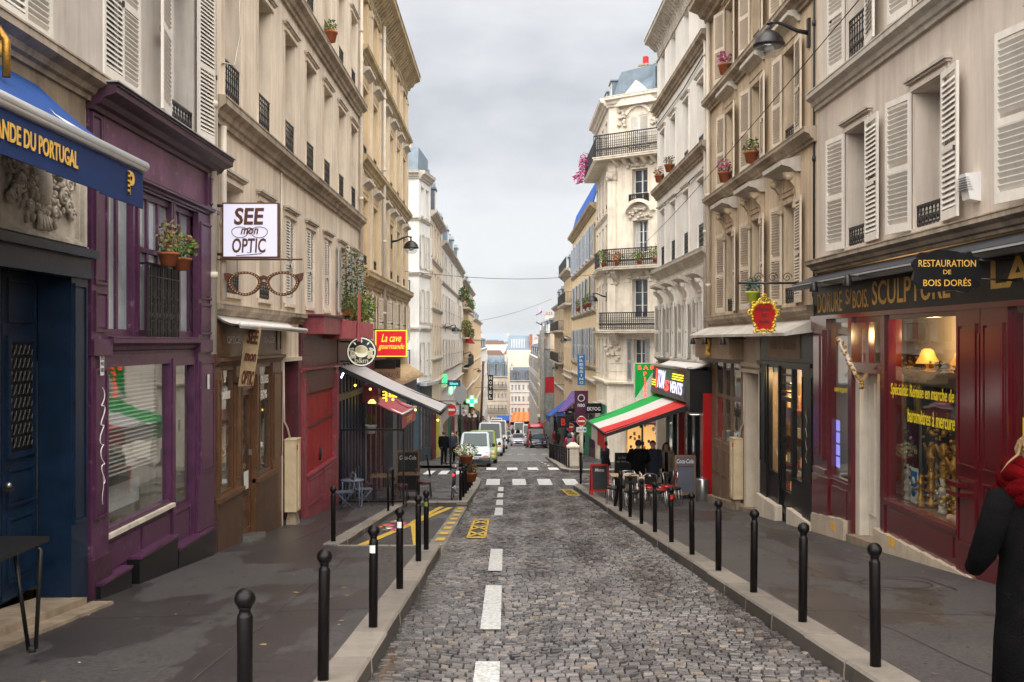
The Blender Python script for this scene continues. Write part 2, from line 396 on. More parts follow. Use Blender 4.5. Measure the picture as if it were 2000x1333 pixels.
def text(s, c, xd, ud, h, w, mat, parent, name='lettering', **k):
    mb = MB(); text_into(mb, s, c, xd, ud, h, w, mat, **k); return mb.build(name, parent, recalc=False)
# ---------------------------------------------------------------- the slope
PROF = [(-30, 1.17), (39, -5.75), (44, -6.0), (52, -6.6), (121, -12.7), (250, -22.4), (300, -25), (600, -42), (3000, -62), (14000, -66)]
def rz(y):
    for (a, za), (b, zb) in zip(PROF, PROF[1:]):
        if y <= b: return za + (zb - za) * (y - a) / (b - a)
    return PROF[-1][1]
def wz(y): return rz(y) + .12
XL, XR = -4.55, 5.95
class Fac:                      # a street front: u runs down the street, v out over the pavement, z up
    def __init__(s, side): s.side = side; s.X = XL if side < 0 else XR
    def __call__(s, u, v, z): return (s.X - s.side * v, u, z)
    def mb(s): return MB(s)
FL, FR = Fac(-1), Fac(1)
def uL(px): return -XL * F / (987 - px)
def uR(px): return XR * F / (px - 987)
# ================================================================ GROUND
def groundmats():
    # setts
    m, N, L, b = nmat('sett')
    g = N.new('ShaderNodeNewGeometry'); r = N.new('ShaderNodeValToRGB'); e = r.color_ramp.elements
    e[0].position = 0; e[0].color = (.055, .050, .053, 1); e[1].position = 1; e[1].color = (.24, .19, .145, 1)
    for p, c in ((.3, (.090, .085, .089)), (.55, (.130, .120, .122)), (.78, (.160, .145, .142)), (.94, (.19, .176, .170))):
        q = e.new(p); q.color = (*c, 1)
    L.new(g.outputs['Random Per Island'], r.inputs[0])
    tc = N.new('ShaderNodeTexCoord'); n = N.new('ShaderNodeTexNoise'); n.inputs['Scale'].default_value = .55; n.inputs['Detail'].default_value = 6
    L.new(tc.outputs['Object'], n.inputs['Vector'])
    r2 = N.new('ShaderNodeValToRGB'); r2.color_ramp.elements[0].position = .35; r2.color_ramp.elements[0].color = (.62, .60, .60, 1); r2.color_ramp.elements[1].position = .65; r2.color_ramp.elements[1].color = (1.12, 1.08, 1.02, 1)
    L.new(n.outputs[0], r2.inputs[0])
    mm = N.new('ShaderNodeMix'); mm.data_type = 'RGBA'; mm.blend_type = 'MULTIPLY'; mm.inputs[0].default_value = 1
    L.new(r.outputs[0], mm.inputs[6]); L.new(r2.outputs[0], mm.inputs[7]); L.new(mm.outputs[2], b.inputs['Base Color'])
    mr = N.new('ShaderNodeMapRange'); mr.inputs[3].default_value = .24; mr.inputs[4].default_value = .50
    n3 = N.new('ShaderNodeTexNoise'); n3.inputs['Scale'].default_value = 1.1; n3.inputs['Detail'].default_value = 4; L.new(tc.outputs['Object'], n3.inputs['Vector'])
    L.new(n3.outputs[0], mr.inputs[0]); L.new(mr.outputs[0], b.inputs['Roughness'])
    n4 = N.new('ShaderNodeTexNoise'); n4.inputs['Scale'].default_value = 38; n4.inputs['Detail'].default_value = 4; L.new(tc.outputs['Object'], n4.inputs['Vector'])
    bp = N.new('ShaderNodeBump'); bp.inputs['Strength'].default_value = .35; bp.inputs['Distance'].default_value = .008; L.new(n4.outputs[0], bp.inputs['Height']); L.new(bp.outputs[0], b.inputs['Normal'])
    # the same stones far down the street, colour lightened for their grazing sky sheen
    m, N, L, b = nmat('sett_far')
    tc = N.new('ShaderNodeTexCoord'); br = N.new('ShaderNodeTexBrick'); br.inputs['Scale'].default_value = 1; br.inputs['Brick Width'].default_value = .17; br.inputs['Row Height'].default_value = .13
    br.inputs['Mortar Size'].default_value = .012; br.inputs['Color1'].default_value = (.13, .12, .115, 1); br.inputs['Color2'].default_value = (.26, .235, .215, 1); br.inputs['Mortar'].default_value = (.035, .03, .028, 1)
    L.new(tc.outputs['Object'], br.inputs['Vector']); L.new(br.outputs[0], b.inputs['Base Color']); b.inputs['Roughness'].default_value = .42
    bp = N.new('ShaderNodeBump'); bp.inputs['Strength'].default_value = .3; bp.inputs['Distance'].default_value = .02; bp.invert = True; L.new(br.outputs['Fac'], bp.inputs['Height']); L.new(bp.outputs[0], b.inputs['Normal'])
    # worn asphalt with patches and damp
    m, N, L, b = nmat('asphalt')
    tc = N.new('ShaderNodeTexCoord')
    def nz(s, d, w=None, sc=None):
        q = N.new('ShaderNodeTexNoise'); q.inputs['Scale'].default_value = s; q.inputs['Detail'].default_value = d; q.inputs['Roughness'].default_value = .6
        if sc:
            mp = N.new('ShaderNodeMapping'); mp.inputs['Scale'].default_value = sc; L.new(tc.outputs['Object'], mp.inputs[0]); L.new(mp.outputs[0], q.inputs['Vector'])
        else: L.new(tc.outputs['Object'], q.inputs['Vector'])
        return q
    a = nz(160, 3); rr = N.new('ShaderNodeValToRGB'); rr.color_ramp.elements[0].position = .3; rr.color_ramp.elements[0].color = (.020, .0185, .0195, 1); rr.color_ramp.elements[1].position = .75; rr.color_ramp.elements[1].color = (.082, .075, .076, 1); L.new(a.outputs[0], rr.inputs[0])
    w = nz(.42, 6, sc=(1.5, .55, 1)); rw = N.new('ShaderNodeValToRGB'); rw.color_ramp.elements[0].position = .50; rw.color_ramp.elements[0].color = (0, 0, 0, 1); rw.color_ramp.elements[1].position = .535; rw.color_ramp.elements[1].color = (1, 1, 1, 1); L.new(w.outputs[0], rw.inputs[0])
    big = nz(.9, 7); rb = N.new('ShaderNodeValToRGB'); rb.color_ramp.elements[0].position = .3; rb.color_ramp.elements[0].color = (.78, .76, .76, 1); rb.color_ramp.elements[1].position = .7; rb.color_ramp.elements[1].color = (1.18, 1.12, 1.06, 1); L.new(big.outputs[0], rb.inputs[0])
    m1 = N.new('ShaderNodeMix'); m1.data_type = 'RGBA'; m1.blend_type = 'MULTIPLY'; m1.inputs[0].default_value = 1; L.new(rr.outputs[0], m1.inputs[6]); L.new(rb.outputs[0], m1.inputs[7])
    g2 = nz(26, 4); rg2 = N.new('ShaderNodeValToRGB'); rg2.color_ramp.elements[0].position = .36; rg2.color_ramp.elements[0].color = (.62, .62, .62, 1); rg2.color_ramp.elements[1].position = .64; rg2.color_ramp.elements[1].color = (1.3, 1.28, 1.25, 1); L.new(g2.outputs[0], rg2.inputs[0])
    m0 = N.new('ShaderNodeMix'); m0.data_type = 'RGBA'; m0.blend_type = 'MULTIPLY'; m0.inputs[0].default_value = 1; L.new(m1.outputs[2], m0.inputs[6]); L.new(rg2.outputs[0], m0.inputs[7])
    m2 = N.new('ShaderNodeMix'); m2.data_type = 'RGBA'; m2.blend_type = 'MULTIPLY'; L.new(rw.outputs[0], m2.inputs[0]); L.new(m0.outputs[2], m2.inputs[6]); m2.inputs[7].default_value = (.70, .70, .73, 1)
    sp = N.new('ShaderNodeTexVoronoi'); sp.inputs['Scale'].default_value = 2.6; L.new(tc.outputs['Object'], sp.inputs['Vector'])
    rs = N.new('ShaderNodeValToRGB'); rs.color_ramp.elements[0].position = .05; rs.color_ramp.elements[0].color = (1, 1, 1, 1); rs.color_ramp.elements[1].position = .07; rs.color_ramp.elements[1].color = (0, 0, 0, 1); L.new(sp.outputs['Distance'], rs.inputs[0])
    m3 = N.new('ShaderNodeMix'); m3.data_type = 'RGBA'; L.new(rs.outputs[0], m3.inputs[0]); L.new(m2.outputs[2], m3.inputs[6]); m3.inputs[7].default_value = (.035, .032, .032, 1)
    L.new(m3.outputs[2], b.inputs['Base Color'])
    mr = N.new('ShaderNodeMapRange'); mr.inputs[3].default_value = .68; mr.inputs[4].default_value = .36; L.new(rw.outputs[0], mr.inputs[0]); L.new(mr.outputs[0], b.inputs['Roughness'])
    bp = N.new('ShaderNodeBump'); bp.inputs['Strength'].default_value = .35; bp.inputs['Distance'].default_value = .008; L.new(a.outputs[0], bp.inputs['Height']); L.new(bp.outputs[0], b.inputs['Normal'])
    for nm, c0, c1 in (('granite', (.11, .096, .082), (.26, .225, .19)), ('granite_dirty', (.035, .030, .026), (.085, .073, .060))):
        m, N, L, b = nmat(nm); g = N.new('ShaderNodeNewGeometry'); tc = N.new('ShaderNodeTexCoord'); n = N.new('ShaderNodeTexNoise'); n.inputs['Scale'].default_value = 6; n.inputs['Detail'].default_value = 8; n.inputs['Roughness'].default_value = .7
        L.new(tc.outputs['Object'], n.inputs['Vector']); ad = N.new('ShaderNodeMath'); ad.operation = 'MULTIPLY_ADD'; ad.inputs[1].default_value = .42; L.new(g.outputs['Random Per Island'], ad.inputs[0]); L.new(n.outputs[0], ad.inputs[2])
        r = N.new('ShaderNodeValToRGB'); r.color_ramp.elements[0].position = .3; r.color_ramp.elements[0].color = (*c0, 1); r.color_ramp.elements[1].position = 1; r.color_ramp.elements[1].color = (*c1, 1); L.new(ad.outputs[0], r.inputs[0]); L.new(r.outputs[0], b.inputs['Base Color']); b.inputs['Roughness'].default_value = .6
        n2 = N.new('ShaderNodeTexNoise'); n2.inputs['Scale'].default_value = 60; L.new(tc.outputs['Object'], n2.inputs['Vector']); bp = N.new('ShaderNodeBump'); bp.inputs['Strength'].default_value = .4; bp.inputs['Distance'].default_value = .01; L.new(n2.outputs[0], bp.inputs['Height']); L.new(bp.outputs[0], b.inputs['Normal'])
    pm('joint', (.038, .032, .029), .8, .4, 8, .4, 60)
    pm('gutter_wet', (.04, .038, .038), .06, .4, 3, .5, 9, spec=.8)
    pm('city_ground', (.12, .12, .12), .9, .3, .05, 0)
groundmats()
def strip(mb, x0, x1, y0, y1, dz, mat, step=2.0, fn=rz):
    ys = sorted({y0, y1, *[p[0] for p in PROF if y0 < p[0] < y1], *np.arange(y0, y1, step).tolist()})
    vs = []; fs = []
    for y in ys: vs += [(x0, y, fn(y) + dz), (x1, y, fn(y) + dz)]
    for i in range(len(ys) - 1): fs.append((2 * i, 2 * i + 1, 2 * i + 3, 2 * i + 2))
    mb.add(vs, fs, mat)
mb = MB(); ys = [-30, 39, 44, 52, 121, 250, 300, 600, 3000, 14000]; vs = []; fs = []
for i, y in enumerate(ys):
    w = 120 + max(0, y) * 1.2; vs += [(-w, y, rz(y) - .5), (w, y, rz(y) - .5)]
    if i: fs.append((2 * i - 2, 2 * i - 1, 2 * i + 1, 2 * i))
mb.add(vs, fs, 'city_ground'); top(mb, 'ground', None, None, (0, 0, 0), kind='structure')
mb = MB(); strip(mb, -4.6, 6.0, -8, 62, -.03, 'joint'); strip(mb, -4.6, 6.0, 62, 255, -.01, 'sett_far'); strip(mb, -40, -4.6, 44.5, 57.5, -.02, 'sett_far'); strip(mb, 6.0, 40, 39.5, 60, -.02, 'sett_far')
road = top(mb, 'road', None, None, (0, 0, 0), kind='structure')
# individually laid stones
def setts():
    rng = np.random.default_rng(5); V = []; 
    def field(x0, x1, y0, y1, sx, sy, amp):
        rows = int((y1 - y0) / sy)
        for r in range(rows):
            y = y0 + r * sy; off = rng.uniform(0, sx); n = int((x1 - x0) / sx) + 2
            xs = x0 - sx + off + np.cumsum(rng.normal(sx, sx * .10, n)); 
            xa = np.concatenate([[x0 - sx + off], xs[:-1]])
            for a, b_ in zip(xa, xs):
                a, b_ = max(a, x0), min(b_, x1)
                if b_ - a < .04: continue
                V.append((a, b_, y, sy))
    field(-1.05, 2.63, 3.0, 40.0, .098, .112, .1)
    field(-4.5, 5.9, 40.0, 47.2, .15, .125, .1)
    field(-2.45, 2.72, 47.2, 62.0, .15, .13, .1)
    A = np.array(V); n = len(A)
    a, b_, y, sy = A.T; cx = (a + b_) / 2
    def wav(x, y): return .10 * np.sin(2 * np.pi * x / 2.4 + .55 * y) + .035 * np.sin(2 * np.pi * x / 1.1 - .9 * y + 1)
    gap = .0018 + rng.uniform(0, .0030, n); gpy = .008 + rng.uniform(0, .007, n); ins = .005 + rng.uniform(0, .004, n); iny = .009 + rng.uniform(0, .007, n)
    hy = sy / 2
    jx = rng.normal(0, .004, (n, 4)); jy = rng.normal(0, .005, (n, 4)); h = rng.normal(0, .0030, n); tx = rng.normal(0, .025, n); ty = rng.normal(0, .022, n)
    P = np.zeros((n, 8, 3))
    cs = [(a + gap, -1), (b_ - gap, -1), (b_ - gap, 1), (a + gap, 1)]
    prof_y = np.array([p[0] for p in PROF]); prof_z = np.array([p[1] for p in PROF])
    for k, (xx, sgn) in enumerate(cs):
        yy = y + wav(xx, y) + sgn * (hy - gpy)
        P[:, k, 0] = xx; P[:, k, 1] = yy; P[:, k, 2] = np.interp(yy, prof_y, prof_z) - .040
        xi = xx + np.sign(cx - xx) * ins + jx[:, k]; yi = yy - sgn * iny + jy[:, k]
        P[:, 4 + k, 0] = xi; P[:, 4 + k, 1] = yi; P[:, 4 + k, 2] = np.interp(yi, prof_y, prof_z) + h + tx * (xi - cx) + (ty - .035) * sgn * hy * .8
    Fc = np.array([(4, 5, 6, 7), (0, 1, 5, 4), (1, 2, 6, 5), (2, 3, 7, 6), (3, 0, 4, 7)])
    faces = (Fc[None] + (np.arange(n) * 8)[:, None, None]).reshape(-1, 4)
    me = bpy.data.meshes.new('road_surface'); me.from_pydata(P.reshape(-1, 3).tolist(), [], faces.tolist()); me.materials.append(M['sett']); me.update()
    o = bpy.data.objects.new('road_surface', me); C.objects.link(o); o['kind'] = 'structure'
setts()
# pavements
mb = MB()
for x0, x1, y0, y1 in ((XL - .6, -1.35, -8, 16.4), (XL - .6, -3.0, 16.4, 27.7), (XL - .6, -1.35, 27.7, 43.2)): strip(mb, x0, x1, y0, y1, 0, 'asphalt', 1, wz)
strip(mb, XL - .6, -2.75, 51.6, 252, 0, 'asphalt', 3, wz)
mb.poly([(XL - .6, 43.2, wz(43.2)), (-1.3, 43.2, wz(43.2)), (-1.3, 43.2, wz(43.2) - .2), (XL - .6, 43.2, wz(43.2) - .2)], 'granite')
top(mb, 'pavement_left', None, None, (0, 0, 0), kind='structure')
mb = MB(); strip(mb, 2.93, XR + .6, -8, 39.6, 0, 'asphalt', 1, wz); strip(mb, 3.0, XR + .6, 47.6, 68, 0, 'asphalt', 1, wz); strip(mb, 4.75, XR + .6, 68, 252, 0, 'asphalt', 3, wz)
top(mb, 'pavement_right', None, None, (0, 0, 0), kind='structure')
mb = MB(); strip(mb, -2.75, -1.35, 16.4, 27.7, .012, 'asphalt', 1, rz); top(mb, 'loading_bay_surface', None, None, (0, 0, 0), kind='structure')
def kerb(mb, pts, w, top_dz=.13, side=1, ln=1.05, flush=False):
    """granite blocks along a polyline of (x, y); w is the width, laid on the pavement side (side=-1: towards -x)"""
    rng = random.Random(int(pts[0][1] * 10 + w * 100 + 50))
    for (xa, ya), (xb, yb) in zip(pts, pts[1:]):
        d = Vector((xb - xa, yb - ya, 0)); L_ = d.length; n = max(1, round(L_ / ln)); d /= L_; nrm = Vector((d.y, -d.x, 0)) * side
        for i in range(n):
            a = Vector((xa, ya, 0)) + d * (L_ * i / n + .009); b = Vector((xa, ya, 0)) + d * (L_ * (i + 1) / n - .009); j = rng.uniform(-.006, .006)
            q = .022 if not flush else .004
            A, B = a + nrm * w, b + nrm * w
            def P(p, off, dz): r = p + nrm * off; return (r.x, r.y, rz(p.y) + dz)
            t = (.014 if flush else top_dz + .004) + j * .4
            vs = [P(a, j, -.06), P(b, j, -.06), P(b, j + .012, t - q), P(a, j + .012, t - q), P(b, j + .03, t), P(a, j + .03, t), P(b, w, t), P(a, w, t), P(b, w, -.06), P(a, w, -.06)]
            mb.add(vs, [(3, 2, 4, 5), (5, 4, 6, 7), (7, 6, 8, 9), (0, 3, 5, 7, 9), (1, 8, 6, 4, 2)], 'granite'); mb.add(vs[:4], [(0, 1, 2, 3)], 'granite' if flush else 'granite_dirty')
mb = MB()
kerb(mb, [(-1.05, -6), (-1.05, 16.4)], .31, side=-1); kerb(mb, [(-1.05, 16.4), (-1.05, 27.7)], .31, side=-1, flush=True)
kerb(mb, [(-1.05, 16.4), (-2.75, 16.4)], .3, side=-1)
kerb(mb, [(-2.75, 16.4), (-2.75, 27.7)], .26, side=-1); kerb(mb, [(-2.75, 27.7), (-1.05, 27.7)], .28, side=-1)
kerb(mb, [(-1.05, 27.7), (-1.0, 41.5), (-1.35, 43.1)], .31, side=-1)
kerb(mb, [(-2.45, 51.6), (-2.45, 150)], .31, side=-1, ln=1.6)
kerb(mb, [(2.63, -6), (2.63, 38.4), (2.85, 39.5)], .31, side=1); kerb(mb, [(2.85, 39.5), (6.3, 39.6)], .3, side=1)
kerb(mb, [(6.5, 47.4), (3.1, 47.4)], .3, side=1); kerb(mb, [(3.05, 47.4), (2.72, 49), (2.72, 68)], .31, side=1); kerb(mb, [(4.45, 68), (4.45, 150)], .31, side=1, ln=1.6)
top(mb, 'kerb', None, None, (0, 0, 0), kind='structure')
mb = MB(); 
yy = 3.0
while yy < 36:
    w0, w1 = [.22 + .10 * math.sin(q * 1.7) + .06 * math.sin(q * 4.1) for q in (yy, yy + .25)]
    mb.poly([(-1.06, yy, rz(yy) + .003), (-1.06 + w0, yy, rz(yy) - .006), (-1.06 + w1, yy + .25, rz(yy + .25) - .006), (-1.06, yy + .25, rz(yy + .25) + .003)], 'gutter_wet'); yy += .25
top(mb, 'gutter_water', None, None, (0, 0, 0), kind='structure')
# painted markings
mb = MB()
for y0, y1 in ((4.6, 8.25), (9.65, 12.6), (14.0, 16.85), (18.2, 21.0)):
    if y0 < 18: strip(mb, -.245, -.045, y0, y1, .0125, 'paint_marking', .5)
for y0, y1 in ((24.4, 27.2), (28.3, 30.9), (32.2, 34.8), (36.1, 39.2)): strip(mb, -.27, -.07, y0, y1, .0125, 'paint_marking', .5)
for x in (-.5, .58, 1.64, 2.72): strip(mb, x - .29, x + .27, 40.0, 42.8, .0125, 'paint_marking', .5)
for x in (-.69, .36, 1.4, 2.45): strip(mb, x - .27, x + .25, 49.4, 51.6, .0125, 'paint_marking', .5)
for x in (-3.6, -2.9, -2.2): strip(mb, x - .2, x + .2, 45.6, 48.6, .0125, 'paint_marking', .5)
for x in (.26, 1.2, 2.15, 3.1): strip(mb, x - .25, x + .25, 77, 80, .012, 'paint_marking', .5)
for x in (-.2, .8, 1.8, 2.8): strip(mb, x - .25, x + .25, 99, 102, .012, 'paint_marking', .5)
for k in range(9):
    t = k / 8; y = 54 + 20 * t; strip(mb, 2.35 - .4 * math.sin(t * 1.5) - .05, 2.47 - .4 * math.sin(t * 1.5) - .05, y, y + 1.2, .0125, 'paint_marking', .6)
top(mb, 'road_markings', None, None, (0, 0, 0), kind='structure')
mb = MB()
def bar(x0, y0, x1, y1, w, dz=.018):
    d = Vector((x1 - x0, y1 - y0, 0)); n = Vector((-d.y, d.x, 0)).normalized() * w / 2; K = max(2, int(d.length / .5))
    for i in range(K):
        p = Vector((x0, y0, 0)) + d * (i / K); q = Vector((x0, y0, 0)) + d * ((i + 1) / K)
        mb.poly([(r.x, r.y, rz(r.y) + dz) for r in (p - n, q - n, q + n, p + n)], 'paint_yellow')
def parkmark(x0, x1, y0, y1):
    bar(x0, y0, x1, y0, .26); bar(x0, y1, x1, y1, .26); n = 3
    for k in range(n):
        a = y0 + (y1 - y0) * (k + .12) / n; b = y0 + (y1 - y0) * (k + .88) / n
        bar(x0, a, x1, b, .09); bar(x1, a, x0, b, .09)
    bar(x0 + .02, y0, x0 + .02, y1, .05); bar(x1 - .02, y0, x1 - .02, y1, .05)
parkmark(-.73, -.37, 18.8, 23.1); parkmark(2.1, 2.5, 33.2, 37.4)
bar(-2.55, 17.0, -1.5, 27.2, .16, .022); bar(-1.5, 17.0, -2.05, 22.2, .14, .026); bar(-2.05, 22.2, -1.75, 27.4, .14, .030)
for k in range(9): y = 16.9 + k * 1.2; bar(-1.2, y, -1.2, y + .55, .17, .026)
bar(-.5, 62, .1, 62, .5, .01)
top(mb, 'yellow_road_markings', None, None, (0, 0, 0), kind='structure')
# inspection covers cut into the pavement
mb = MB()
def cover(x, y, r):
    n = 28; z = wz(y)
    for k in range(n):
        a0, a1 = 2 * PI * k / n, 2 * PI * (k + 1) / n
        P = lambda a, q: (x + q * math.cos(a), y + q * math.sin(a) * 1.0, wz(y + q * math.sin(a)) + .005)
        mb.poly([P(a0, r), P(a1, r), P(a1, r * .95), P(a0, r * .95)], 'iron_black')
cover(4.7, 12.0, .42)
for s_ in (-.5, .5):
    mb.poly([(4.7 + s_, 11.45, wz(11.45) + .005), (4.7 + s_ + .015, 11.45, wz(11.45) + .005), (4.7 + s_ + .015, 12.55, wz(12.55) + .005), (4.7 + s_, 12.55, wz(12.55) + .005)], 'iron_black')
for y_ in (11.45, 12.55): mb.poly([(4.2, y_, wz(y_) + .005), (5.2, y_, wz(y_) + .005), (5.2, y_ + .015, wz(y_ + .015) + .005), (4.2, y_ + .015, wz(y_ + .015) + .005)], 'iron_black')
top(mb, 'pavement_cover_line', None, None, (0, 0, 0), kind='structure')
mb = MB(); rg = random.Random(12)      # seams where the asphalt was cut and patched
for x0, y0, x1, y1 in ((-4.4, 9.5, -1.4, 10.2), (-2.2, 4, -2.35, 16), (-3.6, 17, -3.5, 27), (-4.4, 21, -3.05, 21.3), (-4.4, 31, -1.4, 31.4), (3.0, 10.1, 5.9, 9.6), (4.1, 12.8, 4.3, 27), (3.0, 17.5, 5.8, 18.1), (3.0, 23.2, 5.8, 23.0), (3.6, 4, 3.5, 9.8)):
    K = 14; px_, py_ = x0, y0
    for i in range(1, K + 1):
        x = x0 + (x1 - x0) * i / K + rg.gauss(0, .02); y = y0 + (y1 - y0) * i / K + rg.gauss(0, .02); d = Vector((x - px_, y - py_, 0)); nn = Vector((-d.y, d.x, 0)).normalized() * .008
        mb.poly([(p.x, p.y, wz(p.y) + .004) for p in (Vector((px_, py_, 0)) - nn, Vector((x, y, 0)) - nn, Vector((x, y, 0)) + nn, Vector((px_, py_, 0)) + nn)], 'joint'); px_, py_ = x, y
top(mb, 'pavement_seam', None, None, (0, 0, 0), kind='structure')
# litter and leaves
mb = MB(); rg = random.Random(3)
for _ in range(330):
    x, y = (rg.uniform(-4.3, -1.5), rg.uniform(7, 27)) if rg.random() < .5 else (rg.uniform(3.1, 5.7), rg.uniform(6, 28))
    if rg.random() < .15: x, y = rg.uniform(-2.6, -2.0), rg.uniform(20.5, 23)
    z = (rz(y) + .02 if (-2.75 < x < -1.35 and 16.4 < y < 27.7) else wz(y) + .006); s_ = rg.uniform(.008, .03); a = rg.uniform(0, 6)
    mb.poly([(x + s_ * math.cos(a + q) * (1 + .6 * (q > 2)), y + s_ * math.sin(a + q), z) for q in (0, 1.4, 3, 4.4)], rg.choice(['leaf_dry', 'soil', 'soil', 'soil', 'zinc_grey', 'soil', 'leaf_dry', 'plate_white'] if s_ < .014 else ['leaf_dry', 'soil', 'soil', 'granite_dirty']))
for _ in range(26):
    x, y = rg.gauss(-2.35, .12), rg.gauss(21.2, .7); s_ = rg.uniform(.04, .09); a = rg.uniform(0, 6)
    mb.poly([(x + s_ * math.cos(a + q), y + s_ * math.sin(a + q), rz(y) + .03 + rg.uniform(0, .03)) for q in (0, 1.4, 3, 4.4)], rg.choice(['leaf_dry', 'orange_cloth', 'flower_pink', 'plate_white']))
top(mb, 'litter', 'scraps of paper and dry leaves scattered over the pavements', 'litter', (0, 0, 0), kind='stuff')
# ================================================================ WINDOWS
class GFac:                     # any other front: p0 (x, y), direction along, direction out
    def __init__(s, p0, d, o): s.p = Vector((*p0, 0)); s.d = unit((*d, 0)); s.o = unit((*o, 0))
    def __call__(s, u, v, z): q = s.p + s.d * u + s.o * v; return (q.x, q.y, z)
    def ang(s): return math.atan2(s.o.y, s.o.x)
def fang(f): return f.ang() if isinstance(f, GFac) else (0 if f.side < 0 else PI)
def shutter_mb(sw, h, mat, pitch):
    mb = MB(); t = .034; st = .055; mid = h * .47
    mb.box(0, t, 0, st, 0, h, mat); mb.box(0, t, sw - st, sw, 0, h, mat)
    for z0, z1 in ((0, .13), (mid - .045, mid + .045), (h - .09, h)): mb.box(0.001, t - .001, st, sw - st, z0, z1, mat)
    z = .13 + pitch * .6
    while z < h - .11:
        if abs(z - mid) > .075:
            a = pitch * .40
            mb.hexa([(.002, st, z + a * .5), (.008, st, z + a * .5 + .006), (.008, sw - st, z + a * .5 + .006), (.002, sw - st, z + a * .5),
                     (t + .002, st, z - a), (t + .008, st, z - a + .006), (t + .008, sw - st, z - a + .006), (t + .002, sw - st, z - a)][0:8], mat) if False else \
            mb.hexa([(.0, st, z + a), (t, st, z - a), (t, sw - st, z - a), (0, sw - st, z + a), (.0, st, z + a + .011), (t, st, z - a + .011), (t, sw - st, z - a + .011), (0, sw - st, z + a + .011)], mat)
        z += pitch
    mb.box(t, t + .02, sw - .09, sw - .05, mid - .09, mid - .02, 'iron_black')
    return mb
WCACHE = {}
def ironwork(mb, y0, y1, z0, z1, x, mat='iron_black', fancy=True, n=10, b=1):
    mb.box(x - .016 * b, x + .016 * b, y0, y1, z1 - .03 * b, z1, mat); mb.box(x - .012, x + .012, y0, y1, z0, z0 + .02, mat); mb.box(x - .012, x + .012, y0, y1, z0 + (z1 - z0) * .82, z0 + (z1 - z0) * .82 + .014, mat)
    k = max(3, int((y1 - y0) / .12))
    for i in range(k + 1): y = y0 + (y1 - y0) * i / k; mb.box(x - .008 * b, x + .008 * b, y - .008 * b, y + .008 * b, z0, z1 - .02, mat)
    if fancy:
        h = (z1 - z0) * .8; r = min(.06, (y1 - y0) / k * .5)
        for i in range(k):
            y = y0 + (y1 - y0) * (i + .5) / k
            for q in (.22, .5, .76): mb.tube([(x, y + r * math.cos(t), z0 + h * q + r * 1.15 * math.sin(t)) for t in [2 * PI * j / n for j in range(n)]], .007 * b, mat, 4, closed=True)
            mb.ball((x, y, z0 + h * .38), (.012 * b, r * .8, r * .8), mat, 5, 4)
